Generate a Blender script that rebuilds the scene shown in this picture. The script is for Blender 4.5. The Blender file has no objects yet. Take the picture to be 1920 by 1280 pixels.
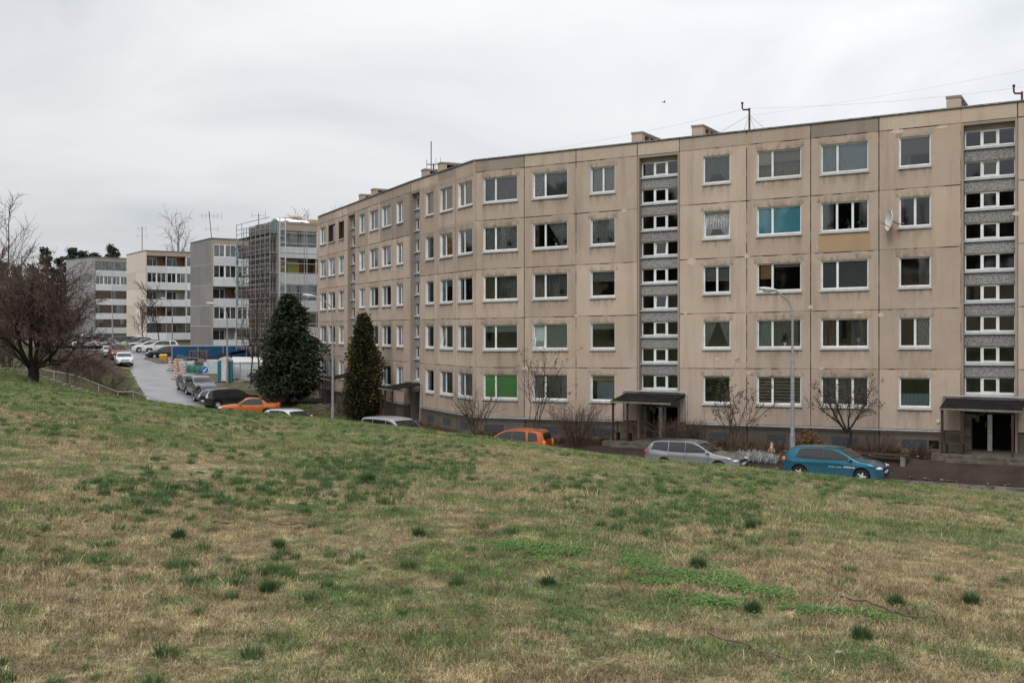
import bpy, math, random
from mathutils import Vector, Matrix, noise as mnoise
R = math.radians
scene = bpy.context.scene
COL = scene.collection
F = 2000.0      # focal length in pixels of the 1920 px wide photograph
HZ = 615.0      # horizon row

# ---------------------------------------------------------------- camera
cam_d = bpy.data.cameras.new('camera'); cam = bpy.data.objects.new('camera', cam_d); COL.objects.link(cam)
cam_d.sensor_width = 36; cam_d.lens = 36*F/1920; cam_d.shift_y = -(640-HZ)/1920
cam_d.clip_start = .1; cam_d.clip_end = 4000
cam.location = (0, 0, 0); cam.rotation_euler = (R(90), 0, 0)
scene.camera = cam

# ---------------------------------------------------------------- sky (overcast) and sun
w = bpy.data.worlds.new('World'); scene.world = w; w.use_nodes = True
nt = w.node_tree; nt.nodes.clear()
SUN_EL, SUN_ROT = R(48), R(205)
def N(t, typ, **kw):
    n = t.nodes.new(typ)
    for k, v in kw.items():
        if k.startswith('i_'):
            key = k[2:]; key = int(key) if key.isdigit() else key.replace('_', ' ')
            n.inputs[key].default_value = v
        else: setattr(n, k, v)
    return n
def ramp(t, stops, interp='LINEAR'):
    n = t.nodes.new('ShaderNodeValToRGB'); e = n.color_ramp.elements; n.color_ramp.interpolation = interp
    while len(e) < len(stops): e.new(.5)
    for el, (p, c) in zip(e, stops):
        el.position = p; el.color = (c, c, c, 1) if not hasattr(c, '__len__') else (*c, 1)
    return n
out = N(nt, 'ShaderNodeOutputWorld'); bg = N(nt, 'ShaderNodeBackground'); bg.inputs[1].default_value = .1
sky = N(nt, 'ShaderNodeTexSky', sky_type='NISHITA', sun_disc=False, sun_elevation=SUN_EL, sun_rotation=SUN_ROT)
tc = N(nt, 'ShaderNodeTexCoord'); mp = N(nt, 'ShaderNodeMapping'); mp.inputs['Scale'].default_value = (1.0, 1.0, 2.6)
nz = N(nt, 'ShaderNodeTexNoise', i_Scale=2.1, i_Detail=7.0, i_Roughness=.52, i_Distortion=.5)
nt.links.new(tc.outputs['Generated'], mp.inputs[0]); nt.links.new(mp.outputs[0], nz.inputs['Vector'])
cr = ramp(nt, [(.36, (4.75, 4.95, 5.2)), (.50, (5.85, 6.0, 6.16)), (.64, (6.7, 6.8, 6.9))])
nt.links.new(nz.outputs['Fac'], cr.inputs[0])
sp = N(nt, 'ShaderNodeSeparateXYZ'); nt.links.new(tc.outputs['Generated'], sp.inputs[0])
mx = N(nt, 'ShaderNodeMath', operation='MAXIMUM'); mx.inputs[1].default_value = 0; nt.links.new(sp.outputs['Z'], mx.inputs[0])
ml = N(nt, 'ShaderNodeMath', operation='MULTIPLY_ADD'); ml.inputs[1].default_value = .75; ml.inputs[2].default_value = 1.0
nt.links.new(mx.outputs[0], ml.inputs[0])
# the cloud is a little brighter towards the east (right)
me_ = N(nt, 'ShaderNodeMath', operation='MULTIPLY_ADD'); me_.inputs[1].default_value = .30; nt.links.new(sp.outputs['X'], me_.inputs[0]); nt.links.new(ml.outputs[0], me_.inputs[2]); ml = me_
sc_ = N(nt, 'ShaderNodeVectorMath', operation='SCALE'); nt.links.new(cr.outputs[0], sc_.inputs[0]); nt.links.new(ml.outputs[0], sc_.inputs['Scale'])
mixs = N(nt, 'ShaderNodeMixRGB'); mixs.inputs[0].default_value = .95
nt.links.new(sky.outputs[0], mixs.inputs[1]); nt.links.new(sc_.outputs[0], mixs.inputs[2])
nt.links.new(mixs.outputs[0], bg.inputs[0]); nt.links.new(bg.outputs[0], out.inputs[0])
sun_d = bpy.data.lights.new('sun', 'SUN'); sun = bpy.data.objects.new('sun', sun_d); COL.objects.link(sun)
sun_d.energy = 1.4; sun_d.angle = R(28); sun_d.color = (1, .97, .93)
_sd = Vector((math.sin(SUN_ROT)*math.cos(SUN_EL), math.cos(SUN_ROT)*math.cos(SUN_EL), math.sin(SUN_EL)))
sun.rotation_euler = (-_sd).to_track_quat('-Z', 'Y').to_euler()
vs = scene.view_settings; vs.view_transform = 'Standard'; vs.look = 'None'; vs.gamma = 1; vs.use_curve_mapping = False
vs.exposure = 0.30
scene.cycles.max_bounces = 6; scene.cycles.transparent_max_bounces = 10; scene.cycles.use_denoising = True
try: scene.cycles.use_adaptive_sampling = True
except Exception: pass

# ---------------------------------------------------------------- helpers
class MB:
    "collects boxes, tubes, quads; build() links them as one mesh object"
    def __init__(s): s.v = []; s.f = []
    def quad(s, *p):
        i = len(s.v); s.v += [tuple(q) for q in p]; s.f.append(tuple(range(i, i+len(p)))); return s
    def box(s, x0, x1, y0, y1, z0, z1):
        i = len(s.v)
        s.v += [(x0,y0,z0),(x1,y0,z0),(x1,y1,z0),(x0,y1,z0),(x0,y0,z1),(x1,y0,z1),(x1,y1,z1),(x0,y1,z1)]
        s.f += [tuple(i+k for k in q) for q in ((0,3,2,1),(4,5,6,7),(0,1,5,4),(1,2,6,5),(2,3,7,6),(3,0,4,7))]; return s
    def hexa(s, b, t):
        "eight corners: four below, four above"
        i = len(s.v); s.v += [tuple(q) for q in b]+[tuple(q) for q in t]
        s.f += [tuple(i+k for k in q) for q in ((0,3,2,1),(4,5,6,7),(0,1,5,4),(1,2,6,5),(2,3,7,6),(3,0,4,7))]; return s
    def tube(s, pts, rad, n=6, cap=True):
        pts = [Vector(p) for p in pts]; m = len(pts)
        if not hasattr(rad, '__len__'): rad = [rad]*m
        base = len(s.v); up = None
        for k in range(m):
            d = (pts[min(k+1, m-1)]-pts[max(k-1, 0)])
            if d.length < 1e-9: d = Vector((0,0,1))
            d.normalize()
            if up is None: up = d.orthogonal().normalized()
            else:
                up = up - d*up.dot(d)
                up = up.normalized() if up.length > 1e-6 else d.orthogonal().normalized()
            sd = d.cross(up)
            for j in range(n):
                a = 2*math.pi*j/n
                s.v.append(tuple(pts[k]+(up*math.cos(a)+sd*math.sin(a))*rad[k]))
        for k in range(m-1):
            for j in range(n):
                a = base+k*n+j; b = base+k*n+(j+1) % n
                s.f.append((a, b, b+n, a+n))
        if cap:
            s.f.append(tuple(base+j for j in reversed(range(n)))); s.f.append(tuple(base+(m-1)*n+j for j in range(n)))
        return s
    def lathe(s, prof, n=16, c=(0,0,0), axis='z'):
        base = len(s.v); m = len(prof)
        for r, z in prof:
            for j in range(n):
                a = 2*math.pi*j/n; x, y = r*math.cos(a), r*math.sin(a)
                s.v.append((c[0]+x, c[1]+y, c[2]+z) if axis == 'z' else (c[0]+x, c[1]+z, c[2]+y))
        for k in range(m-1):
            for j in range(n):
                a = base+k*n+j; b = base+k*n+(j+1) % n
                s.f.append((a, b, b+n, a+n))
        return s
    def ball(s, c, r, nu=10, nv=6):
        if not hasattr(r, '__len__'): r = (r, r, r)
        base = len(s.v)
        for i in range(nv+1):
            t = math.pi*i/nv
            for j in range(nu):
                a = 2*math.pi*j/nu
                s.v.append((c[0]+r[0]*math.sin(t)*math.cos(a), c[1]+r[1]*math.sin(t)*math.sin(a), c[2]+r[2]*math.cos(t)))
        for i in range(nv):
            for j in range(nu):
                a = base+i*nu+j; b = base+i*nu+(j+1) % nu
                s.f.append((a, a+nu, b+nu, b))
        return s
    def shear(s, k):
        if k: s.v = [(x, y, z+k*x) for x, y, z in s.v]
        return s
    def move(s, dx, dy, dz):
        s.v = [(x+dx, y+dy, z+dz) for x, y, z in s.v]; return s
    def mesh(s, name, mat, smooth=None):
        me = bpy.data.meshes.new(name); me.from_pydata(s.v, [], s.f)
        if mat: me.materials.append(mat)
        if smooth is not None:
            me.polygons.foreach_set('use_smooth', [True]*len(me.polygons))
            me.set_sharp_from_angle(angle=R(smooth))
        me.update(); return me
    def build(s, name, mat, parent=None, loc=(0,0,0), rz=0, smooth=None):
        return link(name, s.mesh(name, mat, smooth), parent, loc, rz)
def link(name, me, parent=None, loc=(0,0,0), rz=0):
    o = bpy.data.objects.new(name, me); COL.objects.link(o)
    o.location = loc; o.rotation_euler = (0, 0, rz)
    if parent: o.parent = parent
    return o
def tag(o, label=None, cat=None, group=None, kind=None):
    if label: o['label'] = label
    if cat: o['category'] = cat
    if group: o['group'] = group
    if kind: o['kind'] = kind
    return o
def thing(name, label, cat, loc=(0,0,0), rz=0, group=None):
    o = bpy.data.objects.new(name, None); COL.objects.link(o); o.empty_display_size = .2
    o.location = loc; o.rotation_euler = (0, 0, rz)
    return tag(o, label, cat, group)
_MC = {}
def shared(key, fn):
    if key not in _MC: _MC[key] = fn()
    return _MC[key]
def at(px, Y): return (px-960)/F*Y
def zat(py, Y): return -(py-HZ)/F*Y
def lerp(a, b, t): return a+(b-a)*t
def sstep(a, b, x):
    t = max(0, min(1, (x-a)/(b-a))); return t*t*(3-2*t)
def interp(tab, x):
    if x <= tab[0][0]: return tab[0][1]
    for (a, va), (b, vb) in zip(tab, tab[1:]):
        if x <= b: return va+(vb-va)*(x-a)/(b-a)
    return tab[-1][1]

# ---------------------------------------------------------------- materials
MATS = {}
def mat(name, c, c2=None, scale=6, detail=5, rough=.8, metal=0, bump=0, bscale=60, rnd=0, coord='obj', stretch=(1,1,1), spec=.3,
        lo=.35, hi=.65, coat=0, transl=0, rscale=None):
    if name in MATS: return MATS[name]
    m = bpy.data.materials.new(name); m.use_nodes = True; t = m.node_tree; b = t.nodes['Principled BSDF']; MATS[name] = m
    b.inputs['Roughness'].default_value = rough; b.inputs['Metallic'].default_value = metal
    b.inputs['Specular IOR Level'].default_value = spec
    if coat: b.inputs['Coat Weight'].default_value = coat; b.inputs['Coat Roughness'].default_value = .06
    src = None
    if coord == 'obj': src = N(t, 'ShaderNodeTexCoord').outputs['Object']
    else: src = N(t, 'ShaderNodeNewGeometry').outputs['Position']
    mpn = N(t, 'ShaderNodeMapping'); mpn.inputs['Scale'].default_value = stretch; t.links.new(src, mpn.inputs[0])
    if c2 is None: c2 = tuple(x*.8 for x in c)
    nz = N(t, 'ShaderNodeTexNoise', i_Scale=float(scale), i_Detail=float(detail), i_Roughness=.6); t.links.new(mpn.outputs[0], nz.inputs['Vector'])
    rp = ramp(t, [(lo, c2), (hi, c)]); t.links.new(nz.outputs['Fac'], rp.inputs[0])
    col = rp.outputs[0]
    if rnd:
        oi = N(t, 'ShaderNodeObjectInfo'); mr = N(t, 'ShaderNodeMapRange'); mr.inputs[3].default_value = 1-rnd; mr.inputs[4].default_value = 1+rnd
        t.links.new(oi.outputs['Random'], mr.inputs[0])
        s = N(t, 'ShaderNodeVectorMath', operation='SCALE'); t.links.new(col, s.inputs[0]); t.links.new(mr.outputs[0], s.inputs['Scale']); col = s.outputs[0]
    t.links.new(col, b.inputs['Base Color'])
    if rscale:
        rr = N(t, 'ShaderNodeMapRange'); rr.inputs[3].default_value = rscale[0]; rr.inputs[4].default_value = rscale[1]
        t.links.new(nz.outputs['Fac'], rr.inputs[0]); t.links.new(rr.outputs[0], b.inputs['Roughness'])
    if bump:
        n2 = N(t, 'ShaderNodeTexNoise', i_Scale=float(bscale), i_Detail=4.0); t.links.new(src, n2.inputs['Vector'])
        bp = N(t, 'ShaderNodeBump'); bp.inputs['Strength'].default_value = bump; bp.inputs['Distance'].default_value = .02
        t.links.new(n2.outputs['Fac'], bp.inputs['Height']); t.links.new(bp.outputs[0], b.inputs['Normal'])
    if transl:
        tr = N(t, 'ShaderNodeBsdfTranslucent'); t.links.new(col, tr.inputs[0]); mxs = N(t, 'ShaderNodeMixShader'); mxs.inputs[0].default_value = transl
        o = t.nodes['Material Output']; t.links.new(b.outputs[0], mxs.inputs[1]); t.links.new(tr.outputs[0], mxs.inputs[2]); t.links.new(mxs.outputs[0], o.inputs[0])
    return m
def panel_mat(name, c, dark, stain, patch, grain=1.0, streak=.5, warm=None):
    "weathered concrete: grain, broad stains, rain streaks"
    if name in MATS: return MATS[name]
    m = bpy.data.materials.new(name); m.use_nodes = True; t = m.node_tree; b = t.nodes['Principled BSDF']; MATS[name] = m
    b.inputs['Roughness'].default_value = .92; b.inputs['Specular IOR Level'].default_value = .15
    g = N(t, 'ShaderNodeNewGeometry').outputs['Position']
    def nz(scale, detail=4., rough=.6, st=(1,1,1)):
        mpn = N(t, 'ShaderNodeMapping'); mpn.inputs['Scale'].default_value = st; t.links.new(g, mpn.inputs[0])
        n = N(t, 'ShaderNodeTexNoise', i_Scale=scale, i_Detail=detail, i_Roughness=rough); t.links.new(mpn.outputs[0], n.inputs['Vector']); return n.outputs['Fac']
    def mix(f, a, bb, mode='MIX'):
        n = N(t, 'ShaderNodeMixRGB', blend_type=mode)
        for k, x in enumerate((f, a, bb)):
            if hasattr(x, 'is_linked') or hasattr(x, 'links'): t.links.new(x, n.inputs[k])
            else: n.inputs[k].default_value = x if k == 0 else (*x, 1)
        return n.outputs[0]
    r1 = ramp(t, [(.38, 0.), (.72, .75)]); t.links.new(nz(.32, 5., .62), r1.inputs[0])
    col = mix(r1.outputs[0], c, stain)
    r2 = ramp(t, [(.5, 0.), (.78, streak)]); t.links.new(nz(1.6, 5., .6, (1, 1, .09)), r2.inputs[0])
    col = mix(r2.outputs[0], col, dark)
    r3 = ramp(t, [(.64, 0.), (.72, .55)]); t.links.new(nz(.8, 6., .7), r3.inputs[0])
    col = mix(r3.outputs[0], col, patch)
    if warm:
        r5 = ramp(t, [(.52, 0.), (.75, .5)]); t.links.new(nz(.5, 3., .5, (1, 1, .6)), r5.inputs[0]); col = mix(r5.outputs[0], col, warm)
    r4 = ramp(t, [(.3, .80), (.7, 1.12)]); t.links.new(nz(26., 4., .75), r4.inputs[0])
    col = mix(grain, col, r4.outputs[0], 'MULTIPLY')
    oi = N(t, 'ShaderNodeObjectInfo'); mr = N(t, 'ShaderNodeMapRange'); mr.inputs[3].default_value = .84; mr.inputs[4].default_value = 1.08
    t.links.new(oi.outputs['Random'], mr.inputs[0])
    s = N(t, 'ShaderNodeVectorMath', operation='SCALE'); t.links.new(col, s.inputs[0]); t.links.new(mr.outputs[0], s.inputs['Scale'])
    t.links.new(s.outputs[0], b.inputs['Base Color'])
    bp = N(t, 'ShaderNodeBump'); bp.inputs['Strength'].default_value = .5; bp.inputs['Distance'].default_value = .012
    t.links.new(nz(45., 5., .7), bp.inputs['Height']); t.links.new(bp.outputs[0], b.inputs['Normal'])
    return m
def glass_mat(name, tint, f0=.06, power=1.0):
    m = bpy.data.materials.new(name); m.use_nodes = True; t = m.node_tree; t.nodes.remove(t.nodes['Principled BSDF']); MATS[name] = m
    o = t.nodes['Material Output']; tr = N(t, 'ShaderNodeBsdfTransparent'); tr.inputs[0].default_value = (*tint, 1)
    gl = N(t, 'ShaderNodeBsdfGlossy'); gl.inputs['Roughness'].default_value = .03; gl.inputs[0].default_value = (.9, .93, .95, 1)
    lw = N(t, 'ShaderNodeFresnel'); lw.inputs[0].default_value = 1.5
    ma = N(t, 'ShaderNodeMath', operation='MULTIPLY_ADD', use_clamp=True); ma.inputs[1].default_value = power; ma.inputs[2].default_value = f0
    t.links.new(lw.outputs[0], ma.inputs[0])
    ms = N(t, 'ShaderNodeMixShader'); t.links.new(ma.outputs[0], ms.inputs[0]); t.links.new(tr.outputs[0], ms.inputs[1]); t.links.new(gl.outputs[0], ms.inputs[2])
    t.links.new(ms.outputs[0], o.inputs[0]); return m
M_GLASS = glass_mat('window_glass', (.80, .84, .84))
M_PANEL = panel_mat('facade_concrete', (.505, .408, .332), (.20, .16, .13), (.395, .315, .255), (.60, .495, .405), warm=(.475, .35, .25))
M_PANELD = panel_mat('facade_concrete_grey', (.345, .285, .235), (.17, .14, .115), (.27, .225, .19), (.40, .335, .28))
M_ORANGE = panel_mat('facade_patch_ochre', (.40, .275, .165), (.27, .195, .13), (.34, .245, .16), (.46, .33, .215))
M_PLINTH = panel_mat('plinth_concrete', (.15, .125, .105), (.07, .06, .05), (.115, .095, .08), (.2, .17, .145))
M_GRAVEL = mat('exposed_gravel', (.40, .39, .38), (.085, .08, .08), scale=24, detail=3, rough=.95, bump=.8, bscale=26, rnd=.1, coord='pos', lo=.36, hi=.64)
M_MORTAR = mat('joint_mortar', (.42, .335, .26), (.04, .033, .028), scale=1.1, detail=7, rough=.95, coord='pos', lo=.44, hi=.55, rnd=.1)
M_JDARK = mat('joint_dark', (.22, .17, .135), (.035, .03, .026), scale=1.7, detail=7, rough=.95, coord='pos', lo=.46, hi=.66)
M_WHITE = mat('white_plastic', (.80, .81, .82), (.64, .65, .65), scale=2.2, detail=6, rough=.45, rnd=.10, coord='pos')
M_WHITEW = mat('white_paint_worn', (.74, .74, .72), (.25, .2, .16), scale=14, rough=.7, lo=.36, hi=.46)
M_BROWNW = mat('brown_window_wood', (.075, .04, .03), rough=.6)
M_SILL = mat('sill_metal', (.50, .54, .57), (.38, .42, .45), scale=4, rough=.45, metal=.2)
M_COPING = mat('coping_metal', (.12, .12, .125), (.26, .27, .28), scale=5, rough=.6, metal=.3, coord='pos')
M_ROOF = mat('roof_felt', (.09, .09, .09), (.06, .06, .06), scale=2, rough=.95)
def stain_mat(name, c, top, amount):
    "soot and rain marks: transparent except where the streaky noise says so; fades towards one end"
    m = bpy.data.materials.new(name); m.use_nodes = True; t = m.node_tree; b = t.nodes['Principled BSDF']; MATS[name] = m
    b.inputs['Base Color'].default_value = (*c, 1); b.inputs['Roughness'].default_value = .95; b.inputs['Specular IOR Level'].default_value = .1
    g = N(t, 'ShaderNodeNewGeometry').outputs['Position']; mpn = N(t, 'ShaderNodeMapping'); mpn.inputs['Scale'].default_value = (1, 1, .16 if top else .5); t.links.new(g, mpn.inputs[0])
    n = N(t, 'ShaderNodeTexNoise', i_Scale=5.0, i_Detail=5.0, i_Roughness=.65); t.links.new(mpn.outputs[0], n.inputs['Vector'])
    r = ramp(t, [(.42, 0.), (.74, 1.)]); t.links.new(n.outputs['Fac'], r.inputs[0])
    at_ = N(t, 'ShaderNodeAttribute', attribute_name='fade'); mu = N(t, 'ShaderNodeMath', operation='MULTIPLY'); t.links.new(r.outputs[0], mu.inputs[0]); t.links.new(at_.outputs['Fac'], mu.inputs[1])
    m2 = N(t, 'ShaderNodeMath', operation='MULTIPLY', use_clamp=True); t.links.new(mu.outputs[0], m2.inputs[0]); m2.inputs[1].default_value = amount
    tr = N(t, 'ShaderNodeBsdfTransparent'); ms = N(t, 'ShaderNodeMixShader'); t.links.new(m2.outputs[0], ms.inputs[0]); t.links.new(tr.outputs[0], ms.inputs[1]); t.links.new(b.outputs[0], ms.inputs[2])
    t.links.new(ms.outputs[0], t.nodes['Material Output'].inputs[0]); return m
M_STAIN = stain_mat('rain_streaks', (.17, .125, .09), True, .5)
M_SOOT = stain_mat('soot_marks', (.13, .10, .08), False, .55)
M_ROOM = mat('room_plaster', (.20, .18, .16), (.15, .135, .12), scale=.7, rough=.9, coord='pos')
M_CANOPY = mat('canopy_felt', (.026, .024, .023), (.013, .012, .012), scale=3, rough=.95, coord='pos', spec=.04)
M_PIPE = mat('pipe_paint', (.42, .43, .44), (.3, .3, .31), scale=5, rough=.5)
M_POST = mat('oxide_red_paint', (.06, .03, .025), (.035, .02, .018), scale=8, rough=.7)
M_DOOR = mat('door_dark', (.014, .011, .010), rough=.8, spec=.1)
M_VENT = mat('vent_blue_grey', (.065, .08, .095), (.04, .048, .056), scale=9, rough=.75, coord='pos')
M_CONC = mat('old_concrete', (.26, .24, .21), (.14, .125, .105), scale=4, rough=.95, bump=.4, bscale=30, coord='pos')
M_PORCH = mat('porch_concrete', (.15, .13, .11), (.075, .064, .054), scale=3, detail=7, rough=.95, bump=.4, bscale=30, coord='pos', spec=.1)
M_GALV = mat('galvanised_steel', (.42, .43, .44), (.31, .32, .33), scale=6, rough=.45, metal=.6)
M_STEEL = mat('dark_steel', (.10, .10, .105), rough=.5, metal=.5)
M_RUST = mat('rusty_pole', (.16, .07, .05), (.09, .04, .03), scale=9, rough=.8)
M_BLACK = mat('black_rubber', (.018, .018, .019), rough=.7)
M_BLACKP = mat('black_plastic', (.028, .028, .03), rough=.5)
CURT = {
 'net': mat('net_curtain', (.74, .75, .73), (.50, .51, .50), scale=3, stretch=(9, 1, .6), rough=.9, transl=.25),
 'netdark': mat('net_curtain_grey', (.40, .41, .40), (.22, .225, .22), scale=3, stretch=(9, 1, .6), rough=.9, transl=.25),
 'lace': mat('lace_curtain', (.82, .83, .82), (.26, .265, .26), scale=9, stretch=(2, 1, 1.3), rough=.9, transl=.2),
 'blue': mat('pale_blue_curtain', (.62, .72, .78), (.40, .49, .55), scale=3, stretch=(9, 1, .6), rough=.9, transl=.2),
 'olive': mat('olive_curtain', (.34, .32, .18), (.2, .19, .11), scale=3, stretch=(9, 1, .6), rough=.9),
 'brown': mat('brown_curtain', (.28, .17, .12), (.17, .11, .08), scale=3, stretch=(9, 1, .6), rough=.9),
 'sage': mat('sage_green_curtain', (.52, .64, .58), (.33, .42, .39), scale=3, stretch=(9, 1, .6), rough=.9, transl=.15),
}
def blindmat(c): return mat('blind_%d_%d_%d' % tuple(int(x*100) for x in c), c, tuple(x*.92 for x in c), scale=1.5, rough=.8)
M_LEAF = mat('houseplant_leaf', (.035, .085, .03), (.015, .04, .015), scale=20, rough=.6)
# ---------------------------------------------------------------- plan of the place
FH = 2.7        # storey height
def onwall(px, s): Y = F*FH/s; return Vector((at(px, Y), Y))
P0, P1, P2 = onwall(597, 60.6), onwall(770, 79.6), onwall(890, 91.25)
PR = onwall(1797, 115.3)
dR = (PR-P2).normalized(); P3 = P2+dR*44.0
ZB = -4.88       # underside of the first storey at the corner
KR = (.36)/(PR-P2).length    # the right wing climbs gently to the right
class Wing:
    def __init__(s, a, b, k):
        s.a, s.b, s.k = a, b, k; s.d = (b-a).normalized(); s.L = (b-a).length
        s.inn = Vector((-s.d.y, s.d.x)); s.rz = math.atan2(s.d.y, s.d.x)
    def t(s, px):
        u = (px-960)/F     # a.x+d.x t = u (a.y + d.y t)
        return (u*s.a.y-s.a.x)/(s.d.x-u*s.d.y)
    def xy(s, t, n=0): return s.a+s.d*t+s.inn*n     # n > 0 is into the house
    def zb(s, t): return ZB+s.k*t
WA, WB, WR = Wing(P0, P1, 0), Wing(P1, P2, 0), Wing(P2, P3, KR)
def wall_dist(x, y):
    "distance in front of the facade, and position along the right wing"
    best = 1e9; tr = 0
    for wg in (WA, WB, WR):
        q = Vector((x, y))-wg.a; t = max(0, min(wg.L, q.dot(wg.d))); d = (q-wg.d*t).length
        if d < best: best = d; tr = t if wg is WR else 0
    return best, tr
# road centre line (x, y)
_n = -WR.inn
ROADW = 3.25
RC = [P2+WR.d*t+_n*7.3 for t in (60, 45, 30, 18, 8, 3)]+[Vector(p) for p in ((-13.5, 60.5), (-21.8, 76), (-26.6, 88), (-32.8, 103), (-39.2, 118), (-45, 132), (-53, 155), (-61, 180), (-70, 215))]
def _smooth(pts, n=6):
    o = []
    for i in range(len(pts)-1):
        a = pts[max(i-1, 0)]; b = pts[i]; c = pts[i+1]; d = pts[min(i+2, len(pts)-1)]
        for k in range(n):
            t = k/n
            o.append(.5*((2*b)+(c-a)*t+(2*a-5*b+4*c-d)*t*t+(-a+3*b-3*c+d)*t**3))
    return o+[pts[-1]]
RCS = _smooth(RC)
def road_q(x, y):
    "signed distance to the road's centre line (negative = left of it when going up the hill)"
    best = 1e9; sg = 1
    p = Vector((x, y))
    for a, b in zip(RCS, RCS[1:]):
        ab = b-a; t = max(0, min(1, (p-a).dot(ab)/ab.length_squared)); q = p-(a+ab*t); d = q.length
        if d < best:
            best = d; sg = 1 if ab.x*q.y-ab.y*q.x < 0 else -1
    return best*sg
ZLOW = [(20, -6.4), (74, -6.4), (82, -6.1), (95, -5.5), (105, -5.05), (114, -4.4), (118, -4.0), (126, -3.65), (140, -3.3), (160, -2.75), (185, -2.3), (230, -1.7), (300, -.6), (420, 3), (700, 12)]
EC = [(-.60, .036), (-.48, .0515), (-.38, .0635), (-.29, .0755), (-.18, .085), (-.08, .0965), (-.03, .1025), (.045, .1135), (.12, .1235), (.22, .1315), (.32, .1425), (.40, .1485), (.48, .1575), (.6, .165)]
YC = [(-.6, 54), (-.48, 52), (-.38, 50), (-.29, 48), (-.18, 44), (-.08, 38), (0, 34), (.12, 31), (.22, 29), (.32, 28), (.48, 27), (.6, 27)]
def zlow(x, y):
    return interp(ZLOW, -.35*x+.94*y)+.16*min(90, max(0, -x-.53*max(y, 0)-14))
def hill(x, y):
    u = x/max(y, 12.0); u = max(-.75, min(.75, u))
    e = interp(EC, u); yc = interp(YC, u)
    y0 = max(y, -4)
    back = max(0, -6-y); back = .13*min(back, 110)
    z = -1.6+(-e+3.2/yc)*y0-1.6/yc**2*y0*y0
    if y > yc: z -= .022*(y-yc)**2
    return z+back
def ground(x, y):
    zl = zlow(x, y)
    h = hill(x, y) if y < 75 else -99
    d, tr = wall_dist(x, y)
    zw = -5.95+.0150*tr if y < 85 else zl
    if y < 95 and d < 5: zl = lerp(max(zw, zl), zl, max(0, min(1, (d-2.5)/1.6)))
    q = road_q(x, y)
    if q < -ROADW and y > 40:
        out_ = -q-ROADW
        amp = interp([(40, 0), (56, .43), (84, .43), (104, .30), (122, .06), (150, .0)], y)
        zl += min(amp*max(0, out_-.6), 3.7*min(1, amp/.3))+.03*mnoise.noise((x*.5, y*.5, 0))
    z = max(zl, h)
    if y < 70: z += .035*mnoise.noise((x*.45, y*.45, 3))*min(1, max(0, (y-3)/6))
    return z
def inroad(x, y): return abs(road_q(x, y)) < ROADW
def terrain(x, y):
    z = ground(x, y)
    q = abs(road_q(x, y))
    if q < ROADW+.7 and y > 25: z = min(z, zlow(x, y)+.02)-.10*(1-sstep(ROADW-.2, ROADW+.7, q))
    return z
def hit(px, py, y0=25., y1=260.):
    "where the sight line through a pixel meets the ground"
    u = (px-960)/F; v = -(py-HZ)/F; y = y0; prev = y0
    while y < y1:
        if v*y <= ground(u*y, y):
            for _ in range(18):
                m = (prev+y)/2
                if v*m <= ground(u*m, m): y = m
                else: prev = m
            return Vector((u*y, y, ground(u*y, y)))
        prev = y; y += .5
    return Vector((u*y1, y1, ground(u*y1, y1)))
def on(x, y): return Vector((x, y, ground(x, y)))

# ---------------------------------------------------------------- ground sheet
def grass_nodes(t, ground=True):
    "dull winter turf: tan thatch with green patches, positions in metres"
    g = N(t, 'ShaderNodeNewGeometry').outputs['Position']
    def nz(scale, detail=4., st=(1, 1, 0), off=0):
        mpn = N(t, 'ShaderNodeMapping'); mpn.inputs['Scale'].default_value = st; mpn.inputs['Location'].default_value = (off, off*.7, 0); t.links.new(g, mpn.inputs[0])
        n = N(t, 'ShaderNodeTexNoise', i_Scale=scale, i_Detail=detail, i_Roughness=.62); t.links.new(mpn.outputs[0], n.inputs['Vector']); return n.outputs['Fac']
    def mix(f, a, b):
        n = N(t, 'ShaderNodeMixRGB')
        for k, x in enumerate((f, a, b)):
            if hasattr(x, 'links'): t.links.new(x, n.inputs[k])
            else: n.inputs[k].default_value = x if k == 0 else (*x, 1)
        return n.outputs[0]
    def rp(src, *st):
        r = ramp(t, list(st)); t.links.new(src, r.inputs[0]); return r.outputs[0]
    return g, nz, mix, rp
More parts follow.
